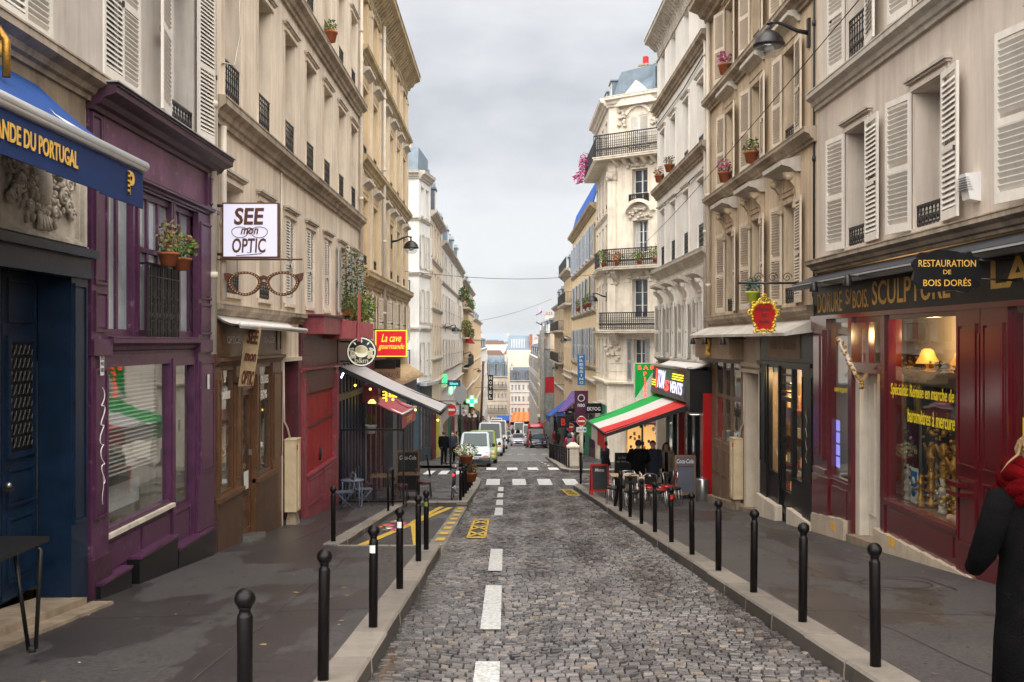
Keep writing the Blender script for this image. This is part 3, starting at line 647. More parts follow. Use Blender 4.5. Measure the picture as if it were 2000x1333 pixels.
def make_window(bld, w=1.0, h=2.0, depth=.3, trim='stone_trim', casing='plain', sh=None, shm='shutter_white', rail=None, frame='frame_white', sw=None, pitch=.06, detail=1, curtain=False):
    mb = MB(); cw = .14; hw = w / 2
    sill = 'cornice_pale' if trim != 'stone_trim' else 'cornice_brown'
    mb.box(-depth, .05, -hw - .04, hw + .04, -.07, 0.0, trim)
    if casing != 'none':
        mb.box(0.0, .014, -hw - cw, -hw, 0, h, trim); mb.box(0.0, .014, hw, hw + cw, 0, h, trim); mb.box(0.0, .03, -hw - cw, hw + cw, h, h + cw, trim)
        if casing == 'hood':
            mb.box(.014, .024, -hw - cw * .55, -hw - .02, .0, h + .02, trim); mb.box(.014, .024, hw + .02, hw + cw * .55, 0, h + .02, trim); mb.box(.03, .055, -hw - cw * .55, hw + cw * .55, h + .02, h + .09, trim)
            mb.box(.0, .075, -hw - cw - .03, hw + cw + .03, h + cw, h + cw + .035, trim); mb.box(.0, .11, -hw - cw - .06, hw + cw + .06, h + cw + .035, h + cw + .08, sill)
        if casing == 'ped':
            mb.box(0, .05, -hw - cw, hw + cw, h + cw, h + cw + .22, trim)
            mb.prism([(0, -hw - cw - .08, h + cw + .22), (.06, -hw - cw - .08, h + cw + .22), (.14, -hw - cw - .08, h + cw + .30), (.26, -hw - cw - .08, h + cw + .34), (.26, -hw - cw - .08, h + cw + .42), (0, -hw - cw - .08, h + cw + .46)], (0, w + 2 * cw + .16, 0), sill)
        if casing == 'console':
            z = h + cw
            mb.box(0, .06, -hw - cw, hw + cw, z, z + .40, trim); mb.box(.06, .08, -hw + .05, hw - .05, z + .10, z + .32, trim)
            mb.prism([(0, -hw - cw - .12, z + .40), (.12, -hw - cw - .12, z + .40), (.22, -hw - cw - .12, z + .48), (.40, -hw - cw - .12, z + .53), (.40, -hw - cw - .12, z + .62), (0, -hw - cw - .12, z + .72)], (0, w + 2 * cw + .24, 0), sill)
            for s in (-1, 1):
                y = s * (hw + cw * .5)
                pr = [(0, z - .32), (.06, z - .36), (.11, z - .30), (.10, z - .18), (.07, z - .05), (.10, z + .10), (.20, z + .24), (.28, z + .30), (.30, z + .40), (0, z + .40)]
                mb.prism([(a, y - .075, b) for a, b in pr], (0, .15, 0), trim)
                mb.lathe([(.065, -.09), (.065, .09)], (.20, y, z + .30), trim, 10, 'y'); mb.lathe([(.045, -.085), (.045, .085)], (.07, y, z - .30), trim, 8, 'y')
    root = mb.build('window', bld, origin=(0, 0, 0))
    x = -depth
    fm = MB(); a = .05
    fm.box(x - .05, x + .01, -hw, -hw + a, 0, h, frame); fm.box(x - .05, x + .01, hw - a, hw, 0, h, frame); fm.box(x - .05, x + .01, -hw + a, hw - a, h - a, h, frame); fm.box(x - .05, x + .01, -hw + a, hw - a, 0, a * 1.4, frame)
    fm.box(x - .045, x + .02, -.04, .04, a * 1.4, h - a, frame)
    if detail:
        for q in (.33, .66): fm.box(x - .04, x, -hw + a, hw - a, h * q - .014, h * q + .014, frame)
    fm.build('frame', root)
    pm_ = MB(); pm_.poly([(x - .02, -hw, 0), (x - .02, hw, 0), (x - .02, hw, h), (x - .02, -hw, h)], 'glass_pane'); pm_.build('pane', root, recalc=False)
    if sh:
        lw = sw or (w * .53)
        for s in (-1, 1):
            k = shutter_mb(lw, h + .02, shm, pitch); o = k.build('shutter', root, origin=(0, 0, 0))
            if sh == 'closed': o.location = (-.012, s * hw, 0); o.rotation_euler = (0, 0, 0 if s < 0 else PI); o.scale = (1, w * .498 / lw, 1); 
            else:
                ang = {'open': .05, 'ajar': .35}[sh]
                o.location = (.045, s * (hw + .015), -.01)
                # leaf swings outwards and back against the wall
                o.rotation_euler = (0, 0, (PI - ang) if s < 0 else ang)
                if s > 0: o.rotation_euler = (0, 0, -ang)
                else: o.rotation_euler = (0, 0, PI + ang); o.location.x += .034
    if rail:
        rm = MB(); zt = .34 if rail == 'low' else .75
        ironwork(rm, -hw + .01, hw - .01, .05, zt, -.03, fancy=(detail > 0)); rm.build('railing', root)
    if curtain:
        cm = MB(); xx = x - .012; n = 10
        for s in (-1, 1):
            pts = []
            for i in range(n): y = s * (hw - a - (hw * .62) * i / n); pts.append((xx + .012 * math.sin(i * 2.2), y))
        pass
    return root
def window(bld, fac, uc, z0, **k):
    key = (bld.name,) + tuple(sorted(k.items()))
    if key not in WCACHE: o = WCACHE[key] = make_window(bld, **k)
    else: o = copy_tree(WCACHE[key], bld)
    o.location = Vector(fac(uc, 0, z0)) - ORG[bld.name]; o.rotation_euler = (0, 0, fang(fac))
    for c in o.children:
        if c.name.startswith('shutter') and c.location.x > 0: c.rotation_euler.z += R.uniform(0, .13) * (-1 if c.location.y > 0 else 1)
    if R.random() < .5:
        ck = (k['w'], k['h'], k['depth'])
        if ck not in CUR:
            mb = MB(); n = 9; hw = k['w'] / 2 - .06; x = -k['depth'] - .014
            for s in (-1, 1):
                for i in range(n): y0, y1 = s * (hw - hw * .55 * i / n), s * (hw - hw * .55 * (i + 1) / n); mb.poly([(x + .006 * (i % 2), y0, .07), (x + .006 * ((i + 1) % 2), y1, .07), (x + .006 * ((i + 1) % 2), y1, k['h'] - .06), (x + .006 * (i % 2), y0, k['h'] - .06)], 'curtain')
            c = mb.build('curtain', o, origin=(0, 0, 0), recalc=False); CUR[ck] = c.data
        else: c = bpy.data.objects.new('curtain', CUR[ck]); C.objects.link(c); c.parent = o
    return o
CUR = {}
# ================================================================ BUILDINGS
B = {}
def wall_mb(fac, u0, u1, z0, z1, holes, depth, mat):
    """a front with real openings: cells between the openings, and the reveals of each"""
    mb = MB(fac); us = sorted({u0, u1, *[h[0] for h in holes], *[h[1] for h in holes]}); zs = sorted({z0, z1, *[h[2] for h in holes], *[h[3] for h in holes]})
    us = [u for u in us if u0 <= u <= u1]; zs = [z for z in zs if z0 <= z <= z1]
    for j in range(len(zs) - 1):
        i = 0
        while i < len(us) - 1:
            def hole(i): uc, zc = (us[i] + us[i + 1]) / 2, (zs[j] + zs[j + 1]) / 2; return any(h[0] < uc < h[1] and h[2] < zc < h[3] for h in holes)
            if hole(i): i += 1; continue
            k = i
            while k + 1 < len(us) - 1 and not hole(k + 1): k += 1
            mb.add([(us[i], 0, zs[j]), (us[k + 1], 0, zs[j]), (us[k + 1], 0, zs[j + 1]), (us[i], 0, zs[j + 1])], [(0, 1, 2, 3)], mat); i = k + 1
    for a, b, c, d in holes:
        e = -depth - .06
        for p in ([(a, 0, c), (a, e, c), (a, e, d), (a, 0, d)], [(b, 0, c), (b, e, c), (b, e, d), (b, 0, d)], [(a, 0, d), (b, 0, d), (b, e, d), (a, e, d)], [(a, 0, c), (b, 0, c), (b, e, c), (a, e, c)]): mb.add(p, [(0, 1, 2, 3)], mat)
    return mb
def cornice_pts(p, z0, z1, u):
    h = z1 - z0
    return [(u, 0, z0), (u, p * .25, z0), (u, p * .30, z0 + .18 * h), (u, p * .48, z0 + .24 * h), (u, p * .60, z0 + .45 * h), (u, p * .85, z0 + .55 * h), (u, p, z0 + .62 * h), (u, p, z0 + .86 * h), (u, p * 1.05, z0 + .88 * h), (u, p * 1.05, z0 + .95 * h), (u, 0, z1)]
def cornices(bld, fac, u0, u1, bands, dent=None):
    for z0, z1, p, mat in bands:
        mb = MB(fac); mb.prism(cornice_pts(p, z0, z1, u0), (u1 - u0, 0, 0), mat)
        if dent and abs(z0 - dent) < .01:
            u = u0 + .1
            while u < u1 - .2: mb.prism([(u, 0, z0 - .02), (u, p * .25, z0 - .02), (u, p * .62, z0 + .30 * (z1 - z0)), (u, p * .8, z0 + .54 * (z1 - z0)), (u, 0, z0 + .54 * (z1 - z0))], (.16, 0, 0), mat); u += .36
            mb.box(u0, u1, 0, .05, z0 - .42, z0 - .36, mat)
            u = u0 + .1
            while u < u1 - .3: mb.prism([(u, 0, z0 - .34), (u, .06, z0 - .34), (u, .10, z0 - .12), (u, .16, z0 - .03), (u, 0, z0 - .03)], (.14, 0, 0), mat); u += .36
        mb.build('cornice', bld)
def building(key, name, label, fac, u0, u1, zb, zt, mat, wins=(), bands=(), depth=.3, back=8, shop_depth=2.6, cat='building', dent=None, ends=True, roof=None, group=None, shop=True):
    yb = fac(u0, 0, 0)[1]; g = wz(yb)
    root = empty(name, fac(u0, 0, g), label, cat, group); B[key] = root
    holes = [(w['uc'] - w['w'] / 2, w['uc'] + w['w'] / 2, w['z0'], w['z0'] + w['h']) for w in wins]
    mb = wall_mb(fac, u0, u1, zb, zt, holes, depth, mat); mb.tf = fac
    e = -depth - .05
    if shop:
        mb.add([(u0, 0, zb), (u1, 0, zb), (u1, e, zb), (u0, e, zb)], [(0, 1, 2, 3)], mat)
        mb.box(u0, u1, -back, e, zb, zt, mat)
        lo = min(wz(fac(u0, 0, 0)[1]), wz(fac(u1, 0, 0)[1])) - .6
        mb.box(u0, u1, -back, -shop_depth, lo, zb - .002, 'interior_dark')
        for a, b in ((u0, u0 + .18), (u1 - .18, u1)): mb.box(a, b, -shop_depth, -.02, lo, zb - .002, mat)
    else:
        lo = min(wz(fac(u0, 0, 0)[1]), wz(fac(u1, 0, 0)[1])) - .6
        mb.box(u0, u1, -back, e, lo, zt, mat); mb.box(u0, u1, e, -.001, lo, zb, mat)
    for a in (u0, u1): mb.add([(a, 0, zb), (a, e, zb), (a, e, zt), (a, 0, zt)], [(0, 1, 2, 3)], mat)
    mb.add([(u0, 0, zt), (u1, 0, zt), (u1, e, zt), (u0, e, zt)], [(0, 1, 2, 3)], mat)
    mb.build('wall', root)
    cornices(root, fac, u0, u1, bands, dent)
    for w in wins:
        k = {a: b for a, b in w.items() if a not in ('uc', 'z0')}; k.setdefault('depth', depth); window(root, fac, w['uc'], w['z0'], **k)
    if roof: mansard(root, fac, u0, u1, zt, *roof, back=back)
    return root
def mansard(bld, fac, u0, u1, z, h, mat, nd=3, chim=1, back=8, set_=.25):
    mb = MB(fac); s = h * .32
    pr = [(u0, -set_, z), (u0, -set_ - s, z + h), (u0, -back * .5, z + h + .7), (u0, -back, z + h * .8), (u0, -back, z)]
    mb.prism(pr, (u1 - u0, 0, 0), mat)
    if mat == 'zinc_roof':
        n = int((u1 - u0) / .6)
        for i in range(n + 1):
            u = u0 + (u1 - u0) * i / n; mb.hexa([(u - .02, -set_ + .01, z), (u + .02, -set_ + .01, z), (u + .02, -set_ - .05, z), (u - .02, -set_ - .05, z), (u - .02, -set_ - s + .02, z + h), (u + .02, -set_ - s + .02, z + h), (u + .02, -set_ - s - .05, z + h), (u - .02, -set_ - s - .05, z + h)], mat)
    r = mb.build('roof', bld)
    for i in range(nd):
        uc = u0 + (u1 - u0) * (i + .5) / nd; d = MB(fac)
        d.prism([(uc - .55, -set_ - .02, z + .25), (uc + .55, -set_ - .02, z + .25), (uc + .55, -set_ - .02, z + h * .78), (uc, -set_ - .02, z + h * .96), (uc - .55, -set_ - .02, z + h * .78)], (0, -s - .5, 0), mat)
        d.box(uc - .65, uc + .65, -set_ - s - .4, -set_ + .08, z + h * .78, z + h * .82, mat); d.box(uc - .36, uc + .36, -set_ - .02, -set_ + .01, z + .35, z + h * .72, 'glass_pane')
        d.box(uc - .40, uc - .36, -set_ - .02, -set_ + .03, z + .3, z + h * .76, 'frame_white'); d.box(uc + .36, uc + .40, -set_ - .02, -set_ + .03, z + .3, z + h * .76, 'frame_white'); d.box(uc - .03, uc + .03, -set_ - .02, -set_ + .03, z + .3, z + h * .76, 'frame_white')
        d.build('dormer', r)
    for i in range(chim):
        uc = u0 + .5 + (u1 - u0 - 1) * (i / max(1, chim - 1) if chim > 1 else .9); c = MB(fac)
        c.box(uc - .3, uc + .3, -2.6, -1.2, z + h * .4, z + h + 1.2, 'stone_trim'); c.box(uc - .36, uc + .36, -2.66, -1.14, z + h + 1.2, z + h + 1.3, 'cornice_brown')
        for q in range(3): c.lathe([(.12, 0), (.10, .5), (.12, .52)], fac(uc, -1.45 - q * .42, z + h + 1.3), 'terracotta', 8) if False else c.box(uc - .09, uc + .09, -1.55 - q * .42, -1.37 - q * .42, z + h + 1.3, z + h + 1.75, 'terracotta')
        c.build('chimney', r)
def grid(cs, rows):
    return [dict(uc=c, **r) for r in rows for c in cs]
def pipe(bld, fac, u, z0, z1, r=.055, v=.09, mat='pipe_beige', name='drainpipe'):
    mb = MB(); mb.tube([fac(u, v, z0), fac(u, v, z1)], r, mat, 10); z = z0 + 1.2
    while z < z1: mb.lathe([(r + .014, -.05), (r + .02, 0), (r + .014, .05)], fac(u, v, z), mat, 10); z += 2.6
    return mb.build(name, bld)
# ---- left side
building('L1', 'bakery_house', 'grey plastered house with half open louvred shutters above the purple shopfront and navy door', FL, 4.5, 15.35, 2.0, 12, 'plaster_grey',
    [dict(uc=9.45, z0=2.95, w=1.15, h=2.1, sh='closed', sw=.6, casing='none', trim='plaster_grey'), dict(uc=11.85, z0=3.0, w=1.2, h=2.2, sh='closed', sw=.62, casing='none', trim='plaster_grey'),
     dict(uc=13.95, z0=2.98, w=1.15, h=2.3, sh='open', sw=.68, casing='none', trim='plaster_grey', rail='low')],
    [(2.62, 2.88, .22, 'cornice_brown')][:0])
cs = [16.6 + 2.2 * k for k in range(7)]
rowA = [dict(uc=c, z0=.78, w=.92, h=1.78, trim='plaster_cream', casing='hood', sh=None if i in (0, 1) else ('closed' if i in (2, 3, 4) else 'open'), shm='shutter_white' if i < 5 else 'shutter_grey', rail='low' if i < 2 else None) for i, c in enumerate(cs)]
building('L2', 'optician_house', 'long cream plastered house with deep tall windows and dark stained courses above the opticians', FL, 15.35, 31.0, .60, 13.6, 'plaster_cream',
    rowA + grid(cs, [dict(z0=3.86, w=1.0, h=2.5, trim='plaster_cream', casing='hood', rail='std'), dict(z0=7.38, w=1.0, h=2.3, trim='plaster_cream', casing='hood', rail='std'), dict(z0=10.6, w=1.0, h=2.0, trim='plaster_cream', casing='hood')]),
    [(3.42, 3.82, .24, 'cornice_brown'), (6.92, 7.32, .26, 'cornice_brown'), (13.1, 13.6, .5, 'cornice_brown'), (.36, .60, .16, 'cornice_brown')], depth=.40)
cs = [32.3 + 2.48 * k for k in range(6)]
building('L3', 'ochre_house', 'ochre stone house with pilasters, hooded windows and a heavy bracketed roof cornice', FL, 31.0, 46.0, -.25, 12.2, 'plaster_ochre',
    grid(cs, [dict(z0=.02, w=.95, h=1.5, trim='plaster_ochre', sh='open', sw=.5, shm='shutter_cream'), dict(z0=2.45, w=1.0, h=2.15, trim='plaster_ochre', casing='ped', rail='low'), dict(z0=6.0, w=1.0, h=2.15, trim='plaster_ochre', casing='ped', rail='low'), dict(z0=9.35, w=1.0, h=1.8, trim='plaster_ochre', casing='hood')]),
    [(1.72, 2.25, .32, 'cornice_ochre'), (5.45, 5.85, .26, 'cornice_ochre'), (8.95, 9.28, .26, 'cornice_ochre'), (11.55, 12.25, .62, 'cornice_ochre')], depth=.32, dent=11.55, roof=(2.3, 'slate_roof', 4, 2))
for k in range(7):
    u = 31.12 + 2.46 * k; mb = MB(FL)
    for z0, z1 in ((-.1, 1.72), (2.3, 5.45), (5.9, 8.95), (9.3, 11.1)): mb.box(u - .15, u + .15, 0, .07, z0, z1, 'stone_trim'); mb.box(u - .19, u + .19, 0, .10, z1 - .22, z1 - .06, 'stone_trim')
    mb.build('pilaster', B['L3'])
pipe(B['L1'], FL, 15.15, -.2, 12, .07); pipe(B['L2'], FL, 15.75, .65, 3.4, .05); pipe(B['L2'], FL, 30.8, .6, 13); pipe(B['L3'], FL, 36.1, -.2, 11.4, .06, .16)
mb = MB()   # loose cables across the cream front
mb.tube([FL(16.9, .02, 7.0), FL(16.95, .03, 5.2), FL(16.6, .03, 4.6), FL(15.9, .03, 4.45)], .012, 'pipe_beige', 5); mb.tube([FL(20.1, .03, 3.4), FL(20.1, .03, .65)], .018, 'pipe_beige', 5); mb.build('cable', B['L2'])
# ---- right side
building('R1', 'gilders_house', 'pale pinkish plaster house with white louvred shutters above the maroon gilders shop', FR, 4.5, 19.0, 1.28, 12, 'plaster_pink',
    grid([16.8, 13.95, 10.55, 7.6], [dict(z0=1.62, w=1.0, h=1.98, trim='plaster_pink', casing='hood', sh='open', sw=.66, rail='low', pitch=.075), dict(z0=4.80, w=1.0, h=2.1, trim='plaster_pink', casing='hood', sh='open', sw=.66, rail='std', pitch=.075)]),
    [(4.38, 4.72, .22, 'cornice_pale'), (1.28, 1.53, .24, 'cornice_brown')], depth=.36)
cs = [20.75, 23.5, 26.25]
building('R2', 'tan_house', 'weathered tan house with bracketed window hoods and cream shutters beside the gilders', FR, 19.0, 28.9, .42, 9.4, 'plaster_tan',
    grid(cs, [dict(z0=.78, w=.95, h=2.1, trim='plaster_tan', casing='console', sh='open', sw=.58, shm='shutter_cream', rail='low'), dict(z0=4.15, w=.95, h=1.95, trim='plaster_tan', casing='ped', sh='open', sw=.56, shm='shutter_cream', rail='low'), dict(z0=7.0, w=.95, h=1.9, trim='plaster_tan', casing='hood', sh='open', sw=.56, shm='shutter_cream', rail='low')]),
    [(3.82, 4.12, .24, 'cornice_brown'), (6.60, 6.95, .26, 'cornice_brown'), (9.2, 9.8, .62, 'cornice_brown'), (.42, .70, .2, 'cornice_brown')], depth=.3, roof=(2.2, 'slate_roof', 3, 1))
cs = [30.25, 32.75, 35.25, 37.6]
building('R3', 'white_house', 'tall white plaster house with grey stained courses and a bracketed eaves above the pizza bar', FR, 28.9, 39.0, -.62, 11.75, 'plaster_white',
    grid(cs, [dict(z0=-.55, w=.85, h=1.9, trim='plaster_white', casing='console', sh='open', sw=.5, shm='shutter_white'), dict(z0=2.82, w=.9, h=2.1, trim='plaster_white', casing='hood', rail='std'), dict(z0=5.92, w=.9, h=2.0, trim='plaster_white', casing='hood', rail='low'), dict(z0=9.15, w=.9, h=1.7, trim='plaster_white', casing='none')]),
    [(2.38, 2.78, .24, 'cornice_pale'), (5.48, 5.86, .26, 'cornice_brown'), (8.72, 9.1, .26, 'cornice_brown'), (11.3, 11.8, .5, 'cornice_pale'), (-.75, -.60, .12, 'cornice_pale')], depth=.3, dent=11.3, roof=(2.2, 'slate_roof', 3, 1))
pipe(B['R2'], FR, 28.75, .4, 9.3, .06); pipe(B['R3'], FR, 29.2, -.6, 11.2, .05); pipe(B['R1'], FR, 19.1, -2.9, 12, .02, .03, 'iron_black', 'cable')
mb = MB(); mb.tube([FR(29, .05, 8.55), FR(33, .05, 8.35), FR(39, .04, 8.4)], .02, 'iron_black', 5); mb.tube([FR(29, .05, 5.2), FR(34, .05, 5.05), FR(39, .04, 5.2)], .02, 'iron_black', 5); mb.build('cable', B['R3'])
# ---- corner building across the side street (carved stone, balconies)
CH = GFac((5.95, 57.2), (3.4, -2.5), (-2.5, -3.4))      # canted corner front, facing up the street
g4 = wz(57)
R4 = building('R4', 'corner_apartment_house', 'ornate pale stone corner house with iron balconies and carved hoods under a blue grey roof', FR, 57.2, 65.0, -2.4, 13.9, 'stone_white',
    grid([58.6, 60.6, 62.6, 64.2], [dict(z0=-1.9, w=.8, h=2.0, trim='stone_white', detail=0), dict(z0=1.2, w=.8, h=2.2, trim='stone_white', detail=0), dict(z0=4.6, w=.8, h=2.2, trim='stone_white', rail='low', detail=0), dict(z0=7.7, w=.8, h=2.0, trim='stone_white', rail='low', detail=0), dict(z0=10.9, w=.8, h=1.9, trim='stone_white', detail=0)]),
    [(.35, .62, .3, 'stone_white'), (4.0, 4.2, .3, 'stone_white'), (13.4, 13.95, .5, 'stone_white'), (7.2, 7.4, .15, 'stone_white'), (-2.6, -2.3, .25, 'stone_white')], shop=False)
holes = [(1.55, 2.35, -2.3, .1), (1.5, 2.5, 1.3, 3.5), (1.55, 2.55, 5.0, 6.8), (1.5, 2.5, 7.75, 9.7), (1.35, 2.55, 11.0, 12.7)]
mb = wall_mb(CH, 0, 5, -6.0, 13.9, holes, .4, 'stone_white'); mb.tf = CH; mb.box(0, 5, -5, -.5, -6.5, 13.9, 'stone_white')
z = -2.2
while z < .2: mb.box(.01, 1.5, 0, .03, z, z + .40, 'stone_white'); mb.box(2.4, 5, 0, .03, z, z + .40, 'stone_white'); z += .46
for u in (.25, 3.6): mb.box(u - .25, u + .25, .0, .14, .65, 10.2, 'stone_white'); mb.box(u - .32, u + .32, 0, .22, 9.2, 9.7, 'stone_relief'); mb.ball(CH(u, .2, 9.4), .22, 'stone_relief', 8, 6)
mb.build('wall', R4)
cornices(R4, CH, 0, 5, [(.35, .62, .35, 'stone_white'), (4.0, 4.2, .3, 'stone_white'), (13.4, 13.95, .5, 'stone_white'), (-2.6, -2.3, .3, 'stone_white')])
for (a, b, c, d), kw in zip(holes, (dict(sh='open', sw=.3, shm='frame_grey'), {}, {}, dict(sh='closed', sw=.5)[:0] if False else {}, dict(sh='closed', sw=.6))):
    window(R4, CH, (a + b) / 2, c, w=b - a, h=d - c, depth=.35, trim='stone_white', casing='plain', **kw)
mb = MB(CH)    # arch, carved hoods, brackets, pediment
def arc(mb, uc, z, r, t, v0, v1, mat, n=10, a0=0, a1=PI):
    for i in range(n):
        p, q = a0 + (a1 - a0) * i / n, a0 + (a1 - a0) * (i + 1) / n
        P = lambda a, rr, v: (uc + rr * math.cos(a), v, z + rr * math.sin(a))
        mb.hexa([P(p, r, v0), P(q, r, v0), P(q, r + t, v0), P(p, r + t, v0), P(p, r, v1), P(q, r, v1), P(q, r + t, v1), P(p, r + t, v1)], mat)
arc(mb, 2.0, 3.35, .62, .2, 0, .12, 'stone_white'); arc(mb, 2.05, 6.95, .85, .18, 0, .35, 'stone_white', 10, .35, PI - .35); arc(mb, 1.95, 12.4, .8, .14, 0, .16, 'stone_white', 10, .5, PI - .5)
mb.prism([(.6, 0, 13.3), (3.3, 0, 13.3), (1.95, 0, 14.6)], (0, .4, 0), 'stone_white')
rg = random.Random(4)
for cx, cz, sx, sz in ((2.0, 4.0 - .25, 1.0, .2), (2.05, 7.15, .7, .3), (2.0, 10.0, .8, .2), (.3, 3.6, .3, .4), (.3, -.6, .5, .5), (3.4, 3.6, .3, .4), (.9, 12.6, .2, .5), (3.0, 12.6, .2, .5)):
    for _ in range(16): mb.ball(CH(cx + rg.uniform(-sx, sx), .10, cz + rg.uniform(-sz, sz)), (.12, .12, rg.uniform(.06, .13)), 'stone_relief', 6, 5)
mb.build('carved_stonework', R4)
for u in (.5, 1.1, 1.7, 2.3, 2.9, 3.5): mb = MB(CH); mb.prism([(u, 0, 9.95), (u, .12, 9.95), (u, .65, 10.25), (u, .65, 10.4), (u, 0, 10.4)], (.22, 0, 0), 'stone_white'); mb.build('bracket', R4)
for u in (.4, 3.3):
    for z in (3.3, -.25): mb = MB(CH); mb.prism([(u, 0, z), (u, .12, z), (u, .6, z + .55), (u, .6, z + .72), (u, 0, z + .72)], (.3, 0, 0), 'stone_relief'); mb.build('bracket', R4)
def balcony(bld, fac, u0, u1, z, p=.8, hh=1.0, floor=True, fancy=True):
    mb = MB(fac)
    if floor: mb.box(u0, u1, 0, p, z - .16, z, 'stone_white'); mb.box(u0 - .04, u1 + .04, 0, p + .05, z - .05, z - .0, 'stone_white')
    else: mb.box(u0, u1, 0, .05, z - .03, z, 'iron_black')
    o = mb.build('balcony', bld); r = MB(lambda x, y, zz: fac(y, x, zz)); ironwork(r, u0, u1, z + .04, z + hh, p - .05, fancy=fancy, n=8, b=2.0)
    for a in (u0 + .02, u1 - .02):
        for k in range(5): r.box(p * k / 5, p * k / 5 + .016, a - .01, a + .01, z, z + hh, 'iron_black')
        r.box(0, p, a - .015, a + .015, z + hh - .03, z + hh, 'iron_black')
    r.build('balcony_railing', o); return o
balcony(R4, CH, -.2, 3.6, .62); balcony(R4, CH, .0, 3.6, 4.2); balcony(R4, CH, -.5, 3.9, 10.45, .9, 1.25); balcony(R4, CH, 1.4, 2.6, 7.72, .2, .55, False)
balcony(R4, FR, 57.2, 65, 10.45, .8, 1.2, True, False); balcony(R4, FR, 57.3, 60, 4.2, .6)
mansard(R4, FR, 57.2, 65, 13.95, 1.5, 'zinc_roof', 3, 0, back=7)
mb = MB(CH); mb.prism([(0, -.3, 13.95), (0, -1.4, 15.2), (0, -5, 15.5), (0, -5, 13.95)], (5, 0, 0), 'zinc_roof'); r = mb.build('roof', R4)
d = MB(CH); d.prism([(2.6, -.4, 14.2), (3.6, -.4, 14.2), (3.6, -.4, 15.5), (3.1, -.4, 15.8), (2.6, -.4, 15.5)], (0, -1.5, 0), 'zinc_roof'); d.box(2.8, 3.4, -.4, -.36, 14.3, 15.4, 'glass_pane'); d.build('dormer', r)
for u in (1.2, 2.2): c_ = MB(CH); c_.box(u, u + .5, -2.2, -1.4, 15, 15.9, 'stone_trim'); c_.box(u - .06, u + .56, -2.26, -1.34, 15.9, 16.0, 'cornice_brown'); c_.box(u + .1, u + .35, -1.9, -1.65, 16.0, 16.5, 'red_plastic'); c_.build('chimney', r)
# ---- beige house with blue screens and the rest of the right side
R5 = building('R5', 'beige_house', 'beige house with rows of closed grey blue shutters and a bright blue rooftop screen', FR, 65.0, 88.0, -2.7, 9.1, 'plaster_yellow',
    grid([66.8 + 3.2 * k for k in range(7)], [dict(z0=5.7, w=1.0, h=2.2, trim='plaster_yellow', sh='open', sw=.6, shm='shutter_blue', pitch=.11, detail=0), dict(z0=2.2, w=1.0, h=2.3, trim='plaster_yellow', sh='open', sw=.6, shm='shutter_blue', pitch=.11, detail=0), dict(z0=-1.5, w=1.0, h=2.4, trim='plaster_yellow', sh='open', sw=.6, shm='shutter_blue', pitch=.11, detail=0)]),
    [(1.8, 2.1, .16, 'cornice_brown'), (5.25, 5.55, .16, 'cornice_brown'), (8.6, 9.1, .45, 'cornice_ochre'), (-2.0, -1.7, .16, 'cornice_brown'), (-2.9, -2.6, .3, 'cornice_pale')], shop=False)
mb = MB(FR); mb.prism([(65.2, .2, 9.1), (65.2, -.3, 11.0), (65.2, -.36, 11.0), (65.2, .14, 9.1)], (22.6, 0, 0), 'cloth_blue'); mb.build('roof_screen', R5)
specs = [('R6', 'cream stone house with an iron railed roof terrace after the beige shuttered house', FR, 88, 101, -3.4, 6.4, 'plaster_yellow', 'slate_roof', 4), ('R7', 'dull tan terraced house with small balconies before the scaffolded front', FR, 101, 121, -5.0, 4.0, 'plaster_tan', 'slate_roof', 6), ('R8', 'grey beige house beyond the scaffold on the bend of the street', FR, 136, 178, -7.5, 1.2, 'plaster_tan', 'slate_roof', 8), ('R9', 'last house on the shaded side before the street ends', FR, 178, 248, -12, -3, 'plaster_grey', 'slate_roof', 10)]
L5r = [dict(z0=5.2, w=.95, h=2.0), dict(z0=2.2, w=.95, h=2.1), dict(z0=-1.0, w=.95, h=2.0)]
def far_house(key, label, fac, u0, u1, zb, zt, mat, roofm, n, rows=None, shm='shutter_grey', bal=None, rh=2.2):
    cs = [u0 + (u1 - u0) * (i + .5) / n for i in range(n)]
    if rows is None:
        rows = []; z = zt - 2.9
        while z > zb - .3: rows.append(dict(z0=z, w=1.0, h=2.0)); z -= 3.1
    rows = [dict(trim=mat, casing='plain', detail=0, sh='open' if shm else None, shm=shm or 'shutter_grey', sw=.55, pitch=.14, **r) for r in rows]
    if not shm: rows = [{k: v for k, v in r.items() if k not in ('shm', 'sw', 'pitch')} | dict(rail='low') for r in rows]
    b = building(key, 'terraced_house', label, fac, u0, u1, zb, zt, mat, grid(cs, rows), [(zt - .4, zt, .4, 'cornice_pale')] + [(r['z0'] - .35, r['z0'] - .1, .14, 'cornice_pale') for r in rows] + [(zb - .15, zb + .1, .25, 'cornice_pale')], roof=(rh, roofm, max(2, n // 2), 2), shop=False)
    return b
for k, lab, fac, a, b_, zb, zt, mat, rm, n in specs: far_house(k, lab, fac, a, b_, zb, zt, mat, rm, n, shm=None if k in ('R6', 'R7') else 'shutter_grey')
balcony(B['R6'], FR, 88.5, 100.5, 3.4, .7, 1.0, True, False); balcony(B['R6'], FR, 88.5, 100.5, 6.5, .6, 1.0, True, False); balcony(B['R7'], FR, 102, 120, 1.1, .6, 1.0, True, False); balcony(B['R7'], FR, 102, 120, -2.2, .6, 1.0, True, False)
